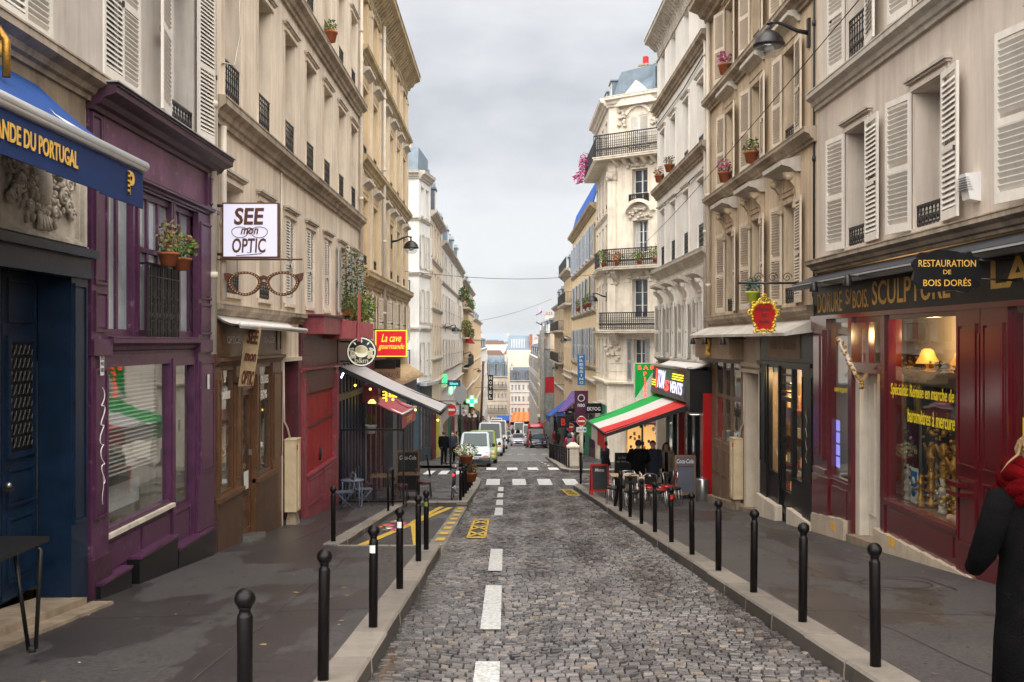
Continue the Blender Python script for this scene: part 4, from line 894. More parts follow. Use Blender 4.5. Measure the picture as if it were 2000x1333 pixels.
# ---- left side beyond the side street
LF = GFac((-14, 57.6), (1, 0), (0, -1)); LC = GFac((-5.0, 57.6), (.42, 2.9), (2.9, -.42))
L4 = building('L4', 'corner_house', 'plain white corner house with a blank end wall above the dark blue corner shop', LF, 0, 9.0, -2.4, 9.8, 'plaster_pale', [], [(9.4, 9.9, .35, 'cornice_pale'), (6.95, 7.2, .14, 'cornice_pale'), (3.75, 4.0, .14, 'cornice_pale'), (.55, .8, .14, 'cornice_pale')], back=9, shop_depth=2.0)
hl = [(.5, 1.2, 7.4, 9.0), (.5, 1.2, 4.3, 6.2), (.5, 1.2, 1.1, 3.0), (.5, 1.2, -2.0, -.1), (1.8, 2.5, 7.4, 9.0), (1.8, 2.5, 4.3, 6.2), (1.8, 2.5, 1.1, 3.0), (1.8, 2.5, -2.0, -.1)]
mb = wall_mb(LC, 0, 2.93, -2.4, 9.8, hl, .25, 'plaster_pale'); mb.tf = LC; mb.box(0, 2.93, -2, -.32, -2.4, 9.8, 'plaster_pale'); mb.build('wall', L4)
cornices(L4, LC, 0, 2.93, [(9.4, 9.9, .35, 'cornice_pale'), (6.95, 7.2, .14, 'cornice_pale'), (3.75, 4.0, .14, 'cornice_pale'), (.55, .8, .14, 'cornice_pale')])
for i, (a, b_, c, d) in enumerate(hl): window(L4, LC, (a + b_) / 2, c, w=.7, h=d - c, depth=.22, trim='plaster_pale', sh='open' if c < 7 else None, sw=.36, pitch=.1, detail=0)
mb = MB(LF); mb.prism([(0, -.3, 9.9), (0, -1.0, 11.4), (0, -8, 11.9), (0, -8, 9.9)], (8.9, 0, 0), 'zinc_roof'); mb.build('roof', L4)
balcony(L4, LF, 8.05, 8.5, 2.6, .5, .9, True, False); balcony(L4, LF, 8.05, 8.5, -1.4, .5, .9, True, False)
far_house('L5', 'cream house with narrow windows under a tall dark slate roof beside the white corner house', FL, 60.6, 71.0, -2.6, 8.0, 'plaster_cream', 'slate_roof', 4, L5r, None, rh=3.0)
far_house('L6', 'long white house with a steep blue zinc roof and dormers', FL, 71.0, 104.0, -3.4, 7.2, 'plaster_white', 'zinc_roof', 9, [dict(z0=4.4, w=.95, h=2.0), dict(z0=1.3, w=.95, h=2.1), dict(z0=-2.0, w=.95, h=2.1)], 'shutter_white', rh=2.6)
L7 = far_house('L7', 'ochre house with planted balconies and rounded roof dormers', FL, 104.0, 140.0, -5.6, 6.6, 'plaster_ochre', 'zinc_roof', 9, None, None, rh=1.8)
for z in (3.6, .4, -2.8): balcony(L7, FL, 105, 122, z, .7, 1.0, True, False)
far_house('L8', 'buff stone house with a grey attic downhill of the planted balconies', FL, 140.0, 185.0, -9, 3.3, 'plaster_yellow', 'zinc_roof', 9, None, None, rh=1.6)
far_house('L9', 'pale house at the bottom of the street before the hotel', FL, 185.0, 248.0, -15, -1.5, 'plaster_white', 'slate_roof', 9, None, None)
# ---- across the bottom of the street
E = lambda y, x0: GFac((x0, y), (1, 0), (0, -1))
def end_house(key, label, y, x0, x1, zb, zt, mat, cols, rows, roofm=None, rh=4, bal=()):
    f = E(y, x0); b = building(key, 'apartment_block', label, f, 0, x1 - x0, zb, zt, mat, [dict(uc=c, z0=z + .3, w=.55, h=1.35, depth=.15, trim=mat, casing='none', detail=0) for z in rows for c in cols], [(zt - .4, zt, .4, 'cornice_pale')] + [(z - .5, z - .25, .12, 'cornice_pale') for z in rows], shop=False, roof=(rh, roofm, 3, 2) if roofm else None, back=10)
    for z in bal: balcony(b, f, .2, x1 - x0 - .2, z, .7, 1.0, True, False)
    return b
end_house('E1', 'cream apartment block with balconies under a blue grey attic at the foot of the street', 262, -5.5, .6, -21, -9.3, 'plaster_cream', [.7, 1.7, 2.7, 3.7, 4.7, 5.6], [-12.3, -15.4, -18.5, -21.2], 'zinc_roof', 4.6, (-12.4, -18.6))
end_house('E3', 'white five storey house with a dark slate roof behind the orange awning', 258, 1.2, 10.5, -21, -10.2, 'plaster_white', [.6, 1.5, 2.4, 3.5, 4.8, 6.2, 7.4, 8.6], [-13.0, -16.0, -19.0], 'slate_roof', 2.6)
mb = MB(); mb.box(.4, 13, 276, 292, -26, -2.6, 'plaster_cream'); mb.box(.3, 13, 275.9, 276, -9.0, -8.8, 'cornice_pale'); o = top(mb, 'apartment_block', 'blank cream gable wall rising over the white house with a blue zinc roof', 'building', (5, 276, wz(250)))
mb = MB(); mb.prism([(.6, 280, -2.6), (6.8, 280, -2.6), (6.8, 284, 1.6), (.9, 284, 1.6)], (0, .4, 0), 'zinc_roof'); mb.hexa([(.5, 279, -2.6), (7, 279, -2.6), (7, 288, -2.6), (.5, 288, -2.6), (.9, 283, 1.5), (6.6, 283, 1.5), (6.6, 285, 1.5), (.9, 285, 1.5)], 'zinc_roof')
for k in range(9): mb.hexa([(1.7 + k * .45, 279.3, -1.9), (1.78 + k * .45, 279.3, -1.9), (1.78 + k * .45, 279.5, -1.9), (1.7 + k * .45, 279.5, -1.9), (1.75 + k * .45, 281.9, .6), (1.83 + k * .45, 281.9, .6), (1.83 + k * .45, 282.1, .6), (1.75 + k * .45, 282.1, .6)], 'frame_white')
mb.build('roof', o); mb = MB(); mb.box(6.9, 7.6, 279, 284, -2.6, 1.9, 'terracotta'); mb.box(.5, 1.1, 284, 285, 1, 2.2, 'stone_trim'); mb.build('chimney', o)
mb = MB(); rg = random.Random(9)
for _ in range(420):
    y = rg.uniform(420, 3600); x = rg.uniform(-.16, .12) * y * rg.uniform(.2, 1); w = rg.uniform(7, 18); z1 = (-20 if y < 700 else -9) - 9 * rg.random() + (rg.random() < .06) * 9
    mb.box(x - w, x + w, y, y + w, -80, z1, rg.choice(['plaster_pale', 'plaster_yellow', 'plaster_white', 'plaster_pink'])); mb.prism([(x - w, y, z1), (x + w, y, z1), (x + w * .8, y + w * .5, z1 + 4), (x - w * .8, y + w * .5, z1 + 4)], (0, .5, 0), rg.choice(['slate_roof', 'zinc_grey', 'zinc_roof', 'zinc_grey', 'brown_wood']))
top(mb, 'city_roofs', 'pale mass of distant city roofs below the skyline', 'city roofs', (0, 600, -40), kind='stuff')
mb = MB(); hs = []
for i in range(60): x = -2600 + i * 90; hs.append((x, 6500, 14 + 34 * math.exp(-((x + 120) / 260) ** 2) + 12 * math.sin(i * .5) * .5))
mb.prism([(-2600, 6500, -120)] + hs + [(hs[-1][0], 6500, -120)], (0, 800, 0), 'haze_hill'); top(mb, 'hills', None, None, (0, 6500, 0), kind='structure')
# ================================================================ SHOPFRONTS (parts of the houses)
def sbox(mb, u0, u1, v0, v1, b0, b1, t0, t1, mat):     # box whose bottom and top may slope along u
    mb.hexa([(u0, v0, b0), (u1, v0, b1), (u1, v1, b1), (u0, v1, b0), (u0, v0, t0), (u1, v0, t1), (u1, v1, t1), (u0, v1, t0)], mat)
def gbox(mb, u0, u1, v0, v1, t, mat, sink=.1): sbox(mb, u0, u1, v0, v1, wz(u0) - sink, wz(u1) - sink, t, t, mat)   # stands on the pavement
def frame4(mb, u0, u1, z0, z1, v0, v1, t, mat):
    mb.box(u0, u0 + t, v0, v1, z0, z1, mat); mb.box(u1 - t, u1, v0, v1, z0, z1, mat); mb.box(u0 + t, u1 - t, v0, v1, z1 - t, z1, mat); mb.box(u0 + t, u1 - t, v0, v1, z0, z0 + t, mat)
def panel(mb, u0, u1, z0, z1, v, mat, m=.05):           # a moulded panel standing proud of v
    frame4(mb, u0, u1, z0, z1, v, v + .025, .03, mat); mb.box(u0 + m, u1 - m, v, v + .012, z0 + m, z1 - m, mat)
def pane(parent, fac, u0, u1, z0, z1, v, mat='shop_glass', name='glass'):
    g = MB(fac); g.poly([(u0, v, z0), (u1, v, z0), (u1, v, z1), (u0, v, z1)], mat); return g.build(name, parent, recalc=False)
def ltext(s, fac, u, v, z, h, w, mat, parent, name='lettering', **k):
    xd = (0, 1, 0) if fac.side < 0 else (0, -1, 0); return text(s, fac(u, v, z), xd, (0, 0, 1), h, w, mat, parent, name, **k)
# ---------------- navy carriage door, stone relief (bakery house)
b = B['L1']
mb = MB(FL); mb.box(4.5, 10.70, -.02, .0, .95, 2.0, 'plaster_grey'); mb.prism(cornice_pts(.24, 2.60, 2.88, 4.5), (6.35, 0, 0), 'cornice_brown'); mb.box(4.5, 10.72, 0, .03, 2.0, 2.6, 'stone_old')
mb.build('stone_band', b)
mb = MB(FL); frame4(mb, 8.75, 10.62, .98, 1.98, 0, .09, .06, 'stone_relief'); frame4(mb, 8.83, 10.54, 1.04, 1.92, 0, .05, .03, 'stone_relief'); mb.box(8.82, 10.55, 0, .012, 1.05, 1.91, 'stone_relief'); mb.box(8.7, 10.66, 0, .09, .93, 1.0, 'stone_relief')
mb.ball(FL(9.7, .03, 1.52), (.09, .17, .24), 'stone_relief', 12, 8); rg = random.Random(2)
for s in (-1, 1):
    for k in range(5):
        c = FL(9.7 + s * (.28 + .09 * k), .05, 1.78 - .13 * k + .05 * math.sin(k * 2)); r = .10 - .008 * k
        mb.tube([(c[0], c[1] + r * (1 - t / 14) * math.cos(t * .8), c[2] + r * (1 - t / 14) * math.sin(t * .8)) for t in range(12)], .026, 'stone_relief', 6)
for _ in range(110):
    a = rg.uniform(0, 1); q = 9.7 + rg.gauss(0, .30 * (1.08 - a)); z = 1.78 - .62 * a
    mb.ball(FL(q, .03, z), (.05, rg.uniform(.014, .04), rg.uniform(.02, .05)), 'stone_relief', 6, 5)
for s in (-1, 1):
    for j in range(3):
        c = FL(9.7 + s * (.60 - .17 * j), .05, 1.62 - .17 * j); r = .10 - .018 * j; mb.tube([(c[0], c[1] + s * r * (1 - t / 17) * math.cos(t * .75), c[2] + r * (1 - t / 17) * math.sin(t * .75)) for t in range(16)], .018, 'stone_relief', 6)
        for k in range(6): mb.ball(FL(9.7 + s * (.60 - .17 * j + .13 * math.cos(k)), .03, 1.62 - .17 * j + .13 * math.sin(k)), (.03, .02, .045), 'stone_relief', 6, 5)
for k in range(4): mb.tube([FL(9.62 + .05 * k, .05, 1.22), FL(9.58 + .075 * k, .07, 1.08)], [.024, .03], 'stone_relief', 6)
mb.build('carved_relief', b)
mb = MB(FL)
gbox(mb, 10.28, 10.68, -.28, .07, .74, 'navy_door'); panel(mb, 10.32, 10.62, -1.9, .6, .07, 'navy_door'); mb.box(6.3, 10.72, -.28, .09, .74, .96, 'navy_door'); mb.box(6.3, 10.75, 0, .17, .88, .97, 'navy_door'); mb.box(6.3, 10.70, .0, .12, .66, .74, 'navy_door'); gbox(mb, 6.3, 6.7, -.28, .07, .74, 'navy_door')
dr = mb.build('carriage_door', b)
for k in range(5):
    u1 = 10.26 - .72 * k; u0 = u1 - .70; d = MB(FL); z0 = wz(u0) + .16
    d.box(u0, u1, -.34, -.28, z0, .70, 'navy_door'); frame4(d, u0 + .06, u1 - .06, -1.15, .05, -.28, -.25, .06, 'navy_door'); panel(d, u0 + .08, u1 - .08, .18, .62, -.28, 'navy_door'); panel(d, u0 + .08, u1 - .08, -1.62, -1.25, -.28, 'navy_door'); panel(d, u0 + .08, u1 - .08, z0 + .15, -1.72, -.28, 'navy_door')
    d.box(u0 + .12, u1 - .12, -.285, -.272, -1.08, -.02, 'black_paint')
    for i in range(5):
        for j in range(8): c = FL(u0 + .17 + .09 * i, -.262, -1.0 + .13 * j); d.tube([(c[0], c[1] + .04 * math.cos(t), c[2] + .055 * math.sin(t)) for t in (0, 1.05, 2.1, 3.14, 4.2, 5.2)], .007, 'iron_black', 4, closed=True)
    l = d.build('door_leaf', dr)
d = MB(FL); d.box(9.5, 9.58, -.25, -.18, -1.45, -1.40, 'iron_black'); d.ball(FL(9.52, -.2, -1.38), .03, 'steel'); d.build('door_handle', dr)
mb = MB(FL); sbox(mb, 6.3, 10.3, -.30, .22, wz(6.3) - .1, wz(10.3) - .1, wz(6.3) + .12, wz(10.3) + .10, 'stone_old'); sbox(mb, 6.3, 10.5, .20, .42, wz(6.3) - .1, wz(10.5) - .1, wz(6.3) + .04, wz(10.5) + .03, 'stone_old'); mb.build('doorstep', b)
# ---------------- purple shopfront
mb = MB(FL); P_ = 'purple_paint'
mb.prism(cornice_pts(.34, 2.52, 2.80, 10.78), (4.62, 0, 0), 'purple_dark'); mb.box(10.74, 15.44, 0, .38, 2.80, 2.815, 'zinc_grey')
mb.box(11.15, 14.9, 0, .05, 2.0, 2.52, 'purple_faded'); panel(mb, 10.85, 11.12, 2.06, 2.50, .03, P_); mb.box(10.8, 11.15, 0, .03, 1.98, 2.52, P_); mb.box(14.9, 15.33, 0, .10, 1.98, 2.52, P_); panel(mb, 14.98, 15.26, 2.06, 2.46, .10, P_)
mb.prism(cornice_pts(.15, 1.88, 2.0, 10.78), (4.58, 0, 0), P_)
for u0, u1 in ((10.75, 11.22), (14.5, 15.3)):
    gbox(mb, u0, u1, 0, .08, 1.88, P_); a, c = u0 + .07, u1 - .07
    panel(mb, a, c, .62, 1.75, .08, P_); panel(mb, a, c, .12, .52, .08, P_) if False else panel(mb, a, c, .10, .55, .08, P_); panel(mb, a, c, -1.95, -.30, .08, P_); mb.box(u0 - .02, u1 + .02, 0, .12, -.16, .02, P_)
    gbox(mb, u0 - .01, u1 + .02, 0, .11, wz((u0 + u1) / 2) + .45, 'purple_dark')
mb.prism(cornice_pts(.14, -.16, .06, 11.22), (3.28, 0, 0), P_); mb.box(11.22, 14.5, -.1, .03, -.24, -.16, P_)
for u in (11.25, 11.72, 12.12, 12.28, 12.72, 13.12, 13.52, 13.62, 13.98, 14.40): mb.box(u - .035, u + .035, -.08, .03 if u in (12.12, 12.28, 13.52, 13.62) else -.02, .06, 1.88, P_)
mb.box(11.22, 14.5, -.08, -.01, 1.80, 1.88, P_); mb.box(11.22, 14.5, -.08, -.01, .06, .14, P_); mb.box(12.28, 13.52, -.08, -.01, 1.12, 1.18, P_)
# lower window frame, door frame, panelled apron
frame4(mb, 11.22, 13.50, -2.2, -.24, -.08, .03, .06, P_); mb.box(11.22, 13.5, 0, .08, -2.24, -2.19, 'stone_relief'); gbox(mb, 11.22, 13.5, -.1, .01, -2.22, P_)
for u in (11.3, 12.4): mb.box(u, u + 1.02, .01, .03, -2.62, -2.32, P_)
frame4(mb, 13.5, 14.5, -3.0, -.24, -.06, .05, .10, P_); gbox(mb, 13.5, 14.5, -.1, .0, -2.3, P_); panel(mb, 13.66, 14.34, -2.85, -2.35, .0, P_); panel(mb, 13.66, 14.34, -3.0, -2.98, .0, P_) if False else None
for u0, u1, t in ((10.8, 11.7, wz(11.2) + .18), (11.95, 13.35, wz(12.6) + .36), (13.4, 15.0, wz(14) + .30)): gbox(mb, u0, u1, 0, .16, t, 'black_paint'); mb.box(u0, u1, 0, .18, t, t + .03, P_)
sf = mb.build('shopfront', b)
pane(sf, FL, 11.25, 14.45, .08, 1.85, -.05, 'mezz_glass'); pane(sf, FL, 11.27, 13.45, -2.15, -.28, -.03, 'shop_glass', 'shop_window'); pane(sf, FL, 13.6, 14.4, -2.25, -.34, -.02, 'shop_glass', 'door_glass')
mb = MB(FL); mb.box(10.9, 15.2, -1.6, -1.55, -3.2, 1.9, 'interior_cream'); mb.box(10.9, 15.2, -1.55, -.12, wz(13) + .3, wz(13) + .35, 'interior_warm'); mb.box(10.9, 15.2, -1.55, -.12, -.22, -.18, 'interior_dark'); mb.box(11.2, 14.5, -.4, -.38, .1, 1.85, 'curtain'); mb.build('shop_interior', b)
mb = MB(FL); z = -.30
while z > -1.62: mb.hexa([(11.3, -.17, z), (13.42, -.17, z), (13.42, -.14, z - .012), (11.3, -.14, z - .012), (11.3, -.17, z + .004), (13.42, -.17, z + .004), (13.42, -.14, z - .008), (11.3, -.14, z - .008)], 'shutter_grey'); z -= .052
mb.box(11.3, 13.42, -.19, -.12, -.28, -.25, 'frame_white'); mb.build('venetian_blind', sf)
mb = MB(FL); ironwork(MB(), 0, 1, 0, 1, 0)
g = MB(lambda x, y, zz: FL(y, x, zz)); ironwork(g, 12.32, 13.5, .02, .98, .12, n=8)
for k in range(14): u = 12.34 + k * .088; g.box(.11, .13, u, u + .018, .02, .95, 'iron_black')
g.box(.0, .12, 12.32, 12.35, .95, .98, 'iron_black'); g.box(.0, .12, 13.47, 13.5, .95, .98, 'iron_black'); g.build('window_grille', sf)
mb = MB(); pts = []
for k in range(46): t = k / 45; pts.append(FL(10.97 + .05 * math.sin(t * 34) + .02 * math.sin(t * 9), .112, -.55 - 1.0 * t + .035 * math.cos(t * 29)))
mb.tube(pts, .006, 'white_letter', 4); pts = [FL(10.98 + .02 * math.sin(k), .112, -1.5 - .05 * k) for k in range(7)]; mb.tube(pts, .003, 'white_letter', 4); mb.build('graffiti', b)
mb = MB(); mb.prism([FL(10.92, .106, -.12), FL(11.02, .106, -.12), FL(11.02, .106, -.38), FL(10.92, .106, -.38)], (.003, 0, 0), 'plate_white')
for i, s in enumerate(('BNE', 'WAS', 'HERE')): text_into(mb, s, FL(10.97, .1095, -.18 - .07 * i), (0, 1, 0), (0, 0, 1), .045 if i else .06, .08, 'black_letter', ext=.001, bold=.02)
mb.prism([FL(14.85, .106, -.5), FL(14.95, .106, -.5), FL(14.95, .106, -.72), FL(14.85, .106, -.72)], (.003, 0, 0), 'plate_white'); mb.build('sticker', b)
# ---------------- opticians (cream house)
b = B['L2']; mb = MB(FL); W_ = 'brown_wood'
mb.box(15.45, 20.0, 0, .05, -.28, .36, W_); panel(mb, 15.55, 15.85, -.18, .26, .05, W_); panel(mb, 19.55, 19.9, -.18, .26, .05, W_); mb.prism(cornice_pts(.14, -.42, -.26, 15.42), (4.62, 0, 0), W_)
for u0, u1 in ((15.42, 15.72), (16.62, 16.98), (17.9, 18.2), (19.25, 19.98)): gbox(mb, u0, u1, -.06, .06, -.42, W_); panel(mb, u0 + .04, u1 - .04, -2.3, -.6, .06, W_, .04)
for u0, u1, zb in ((15.72, 16.62, -2.48), (18.2, 19.25, -2.5)):
    frame4(mb, u0, u1, zb, -.42, -.06, .02, .06, W_); gbox(mb, u0 - .28, u1 + .3, -.05, .09, zb - .02, 'brown_dark'); mb.box(u0 - .3, u1 + .32, 0, .13, zb - .05, zb + .02, W_)
frame4(mb, 16.98, 17.9, wz(17.9) + .1, -.85, -.10, -.02, .10, W_); mb.box(16.98, 17.9, -.1, .02, -.85, -.42, W_); gbox(mb, 17.06, 17.82, -.09, -.04, -2.75, W_); mb.box(17.25, 17.65, -.04, .0, -2.98, -2.86, W_); mb.box(17.72, 17.75, -.02, .03, -2.03, -1.93, 'steel')
sbox(mb, 16.9, 17.98, -.1, .22, wz(16.9) - .1, wz(17.98) - .1, wz(16.9) + .10, wz(17.98) + .08, 'steel')
sf = mb.build('shopfront', b)
pane(sf, FL, 15.76, 16.6, -2.44, -.46, -.02, name='shop_window'); pane(sf, FL, 18.25, 19.2, -2.46, -.46, -.02, name='shop_window'); pane(sf, FL, 17.06, 17.82, -2.75, -.95, -.06, name='door_glass')
mb = MB(FL); mb.box(15.5, 21.8, -.85, -.8, -3.9, .3, 'interior_cream')
for z in (-1.1, -1.6, -2.1):
    mb.box(15.8, 21.5, -.8, -.56, z, z + .03, 'wood_light')
    for k in range(30): mb.box(15.9 + .18 * k, 16.0 + .18 * k, -.72, -.62, z + .03, z + .08 + .03 * (k % 3), ('black_plastic', 'brown_letter', 'terracotta')[k % 3])
mb.box(15.8, 16.6, -.5, -.2, -3.2, -2.3, 'wood_light'); mb.box(18.3, 19.2, -.5, -.2, -3.3, -2.35, 'wood_light'); mb.build('shop_interior', b)
ltext('OPTICIEN', FL, 16.58, .053, .02, .12, .95, 'white_letter', sf); ltext('VISAGISTE', FL, 18.95, .053, .02, .12, .85, 'white_letter', sf)
ltext('Soldes', FL, 16.15, -.0, -.85, .20, .62, 'white_letter', sf, shear=.25, bold=.03); ltext('SOLDES', FL, 18.75, -.0, -.72, .16, .7, 'white_letter', sf, bold=.02); ltext('50%', FL, 18.75, -.0, -1.0, .16, .5, 'white_letter', sf, bold=.02)
mb = MB(FL); mb.box(17.45, 17.75, -.035, -.03, -2.62, -2.3, 'plate_white'); mb.build('notice', sf)
# ---------------- passage door, red shuttered shop
mb = MB(FL); gbox(mb, 19.98, 20.25, -.5, .03, .36, 'stone_trim'); mb.box(20.25, 21.75, -.45, .03, -.35, .36, 'plaster_cream'); mb.box(20.2, 21.8, 0, .10, -.42, -.34, 'stone_trim')
gbox(mb, 20.25, 21.75, -.50, -.45, -.35, 'maroon_old'); gbox(mb, 21.6, 21.9, -.5, .06, -.35, 'maroon_old'); panel(mb, 20.35, 20.95, -2.2, -.6, -.45, 'maroon_old'); panel(mb, 21.0, 21.55, -2.2, -.6, -.45, 'maroon_old'); mb.build('passage_door', b)
mb = MB(FL)
mb.box(21.9, 26.6, 0, .06, -.62, .30, 'maroon_old'); mb.prism(cornice_pts(.2, -.72, -.60, 21.85), (4.8, 0, 0), 'pink_wood')
z = -.55
while z < .25: mb.box(22.0, 26.5, .06, .075, z, z + .10, 'maroon_old'); z += .125
for u0, u1 in ((21.9, 22.35), (26.2, 26.62)): gbox(mb, u0, u1, -.05, .09, -.7, 'pink_wood'); panel(mb, u0 + .06, u1 - .06, -2.6, -.85, .09, 'pink_wood')
gbox(mb, 22.35, 26.2, -.06, .10, -3.05, 'pink_wood'); panel(mb, 22.5, 24.2, -3.75, -3.15, .10, 'pink_wood'); panel(mb, 24.4, 26.1, -3.9, -3.15, .10, 'pink_wood'); mb.box(22.35, 26.2, .0, .13, -3.08, -3.04, 'pink_wood')
sf = mb.build('shopfront', b)
mb = MB(FL); mb.box(22.35, 26.2, -.05, -.02, -3.05, -.72, 'red_shutter')
for k in range(34): u = 22.38 + k * .112; mb.box(u, u + .06, -.02, .0, -3.05, -1.2, 'red_shutter')
mb.box(22.3, 26.2, -.02, .05, -1.2, -.72, 'maroon_old'); z = -1.18
while z < -.74: mb.box(22.35, 26.15, .05, .065, z, z + .035, 'maroon_old'); z += .05
mb.prism([(22.35, .0, -2.0), (22.35, .03, -2.0), (26.15, .03, -1.94), (26.15, .0, -1.94)], (0, 0, .05), 'maroon_old'); mb.tube([FL(24.3, .03, -2.9), FL(24.3, .06, -2.6)], .03, 'iron_black', 6); mb.build('roller_shutter', sf)
# ---------------- navy cafe front, wine shop, grey shop
mb = MB(FL)
mb.box(26.62, 31.6, -.05, .08, -.62, .36, 'grey_wood'); mb.box(26.62, 31.6, -.05, .10, -1.62, -1.45, 'grey_wood')
for k in range(9): u = 26.7 + .6 * k; gbox(mb, u, u + .14, -.06, .06, -.6, 'navy_wood'); 
for k in range(4): gbox(mb, 26.8 + 1.2 * k, 27.9 + 1.2 * k, -.05, .02, wz(29) + .75, 'navy_wood')
mb.box(26.7, 31.6, -.06, .0, -.72, -.6, 'navy_wood'); gbox(mb, 31.35, 31.7, -.06, .14, .2, 'navy_wood'); sf = mb.build('shopfront', b)
pane(sf, FL, 26.8, 31.4, -1.5, -.65, -.03, name='shop_window'); pane(sf, FL, 26.8, 31.4, wz(30) + .8, -1.6, -.03, name='shop_window')
mb = MB(FL); mb.box(26.7, 31.5, -2.2, -2.15, -5, .2, 'interior_warm'); mb.box(27, 31, -1.2, -.8, -4.6, -3.5, 'wood_mid'); mb.build('shop_interior', b)
mb = MB(FL); t = em('strip_light', (.95, .85, 1), 2.2); mb.tube([FL(26.9, .12, -.98), FL(27.5, .12, -.80)], .022, 'strip_light', 6); mb.build('strip_light', b)
b = B['L3']; mb = MB(FL)
mb.box(31.7, 37.2, -.05, .10, -1.75, -.3, 'maroon_old'); mb.box(31.7, 46.0, -.05, .02, -.5, -.2, 'stone_trim')
for k in range(5): u = 31.75 + 1.3 * k; gbox(mb, u, u + .2, -.05, .06, -1.7, 'maroon_old')
gbox(mb, 31.7, 37.2, -.05, .0, wz(34) + .5, 'maroon_old'); sf = mb.build('shopfront', b); pane(sf, FL, 31.9, 37, wz(34) + .5, -1.8, -.03, name='shop_window')
mb = MB(FL); mb.box(31.7, 45.8, -2.2, -2.15, -6.2, -.3, 'interior_warm'); mb.build('shop_interior', b)
mb = MB(FL)
gbox(mb, 37.2, 38.3, -.05, .35, -1.4, 'grey_wood'); gbox(mb, 38.3, 46, -.05, .30, wz(45) + .65, 'grey_wood'); mb.box(37.2, 46.1, -.05, .45, -2.55, -1.55, 'grey_wood')
for k in range(7): u = 38.4 + 1.22 * k; gbox(mb, u, u + .24, -.05, .34, -2.5, 'grey_wood')
sf = mb.build('shopfront', b); pane(sf, FL, 38.4, 45.9, wz(44) + .6, -2.5, .2, name='shop_window')
mb = MB(FL); mb.hexa([(37.1, 0, -1.55), (46.25, 0, -1.55), (46.25, .75, -1.62), (37.1, .75, -1.62), (37.1, 0, -1.05), (46.25, 0, -1.05), (46.25, .75, -1.55), (37.1, .75, -1.55)], 'wood_light')
for k in range(30): u = 37.15 + .31 * k; mb.tube([FL(u, 0, -1.04), FL(u, .76, -1.54)], .03, 'wood_light', 5)
mb.build('shop_canopy', b)
# ---------------- dark blue corner shop across the side street
b = B['L4']; mb = MB(LF); g0 = wz(57.6)
mb.box(0, 9.05, 0, .12, -3.2, -2.5, 'blue_shop'); mb.box(0, 9.1, 0, .35, -2.5, -2.4, 'zinc_roof'); sbox(mb, 0, 9.0, -.05, .06, g0 - .4, g0 - .4, g0 + 1.0, g0 + 1.0, 'blue_shop'); mb.box(7.0, 7.5, 0, .08, g0, -3.2, 'blue_shop'); mb.box(8.7, 9.02, 0, .08, g0, -3.2, 'blue_shop'); mb.box(0, 7.2, -.05, .05, g0, -3.2, 'blue_shop')
sf = mb.build('shopfront', b)
g = MB(LF); g.poly([(7.5, 0, g0 + 1.0), (8.7, 0, g0 + 1.0), (8.7, 0, -3.2), (7.5, 0, -3.2)], 'shop_glass'); g.build('shop_window', sf, recalc=False)
for k in range(4): s = MB(LF); z = -3.62 - .78 * k; s.box(7.66, 8.45, -.16, -.12, z - .62, z, 'screen_blue'); [s.box(7.7 + .19 * (i % 4), 7.85 + .19 * (i % 4), -.12, -.115, z - .3 * (i // 4) - .25, z - .3 * (i // 4) - .06, ('plate_white', 'jeans', 'cloth_blue')[(i + k) % 3]) for i in range(8)]; s.build('listing_screen', b)
mb = MB(LC); mb.box(0, 2.95, 0, .12, -3.6, -2.5, 'grey_wood'); mb.box(-.1, 3.1, 0, .5, -2.6, -2.42, 'zinc_grey'); sbox(mb, 0, 2.95, -.05, .06, g0 - .6, g0 - .6, g0 + .7, g0 + .55, 'blue_shop')
for u in (0, .9, 1.8, 2.75): mb.box(u, u + .2, -.05, .08, g0 - .3, -3.6, 'grey_wood')
sf = mb.build('shopfront', b); g = MB(LC); g.poly([(0, 0, g0 + .6), (2.9, 0, g0 + .6), (2.9, 0, -3.6), (0, 0, -3.6)], 'shop_glass'); g.build('shop_window', sf, recalc=False)
# ---------------- gilders shop (pink house): maroon front
b = B['R1']; mb = MB(FR); Q = 'maroon_paint'
mb.box(4.6, 19.0, 0, .07, .46, 1.06, 'sign_black'); mb.box(4.6, 19.04, 0, .12, .40, .47, Q)
mb.hexa([(4.6, 0, 1.06), (19.1, 0, 1.06), (19.1, .45, 1.02), (4.6, .45, 1.02), (4.6, 0, 1.26), (19.1, 0, 1.26), (19.1, .45, 1.07), (4.6, .45, 1.07)], 'grey_wood'); mb.box(4.6, 19.1, .40, .45, .95, 1.03, 'black_paint'); mb.box(4.6, 19.1, .43, .46, 1.03, 1.055, 'zinc_grey')
def rail_(u0, u1, z0, z1, v0=-.06, v1=.03): mb.box(u0, u1, v0, v1, z0, z1, Q)
zb = -2.50
gbox(mb, 18.15, 18.96, -.06, .08, .40, Q); mb.box(18.3, 18.82, .08, .13, -2.2, .2, Q); mb.box(18.42, 18.7, .13, .15, -2.1, .1, Q); mb.box(18.1, 19.0, 0, .12, .22, .40, Q); mb.box(18.2, 18.9, .08, .12, -2.45, -2.36, Q); gbox(mb, 18.1, 19.0, 0, .10, -2.5, Q)
frame4(mb, 17.1, 18.15, zb, .40, -.06, .03, .07, Q); gbox(mb, 17.05, 18.15, -.06, .05, zb + .02, Q); mb.box(17.2, 18.05, .05, .065, -3.1, -2.6, Q); gbox(mb, 16.92, 17.1, -.2, .07, .40, Q)
rail_(15.62, 16.92, -.52, -.36, -.1, .06); rail_(15.62, 16.92, .30, .40); rail_(16.22, 16.36, -.36, .30); gbox(mb, 15.45, 15.62, -.2, .07, .40, Q)
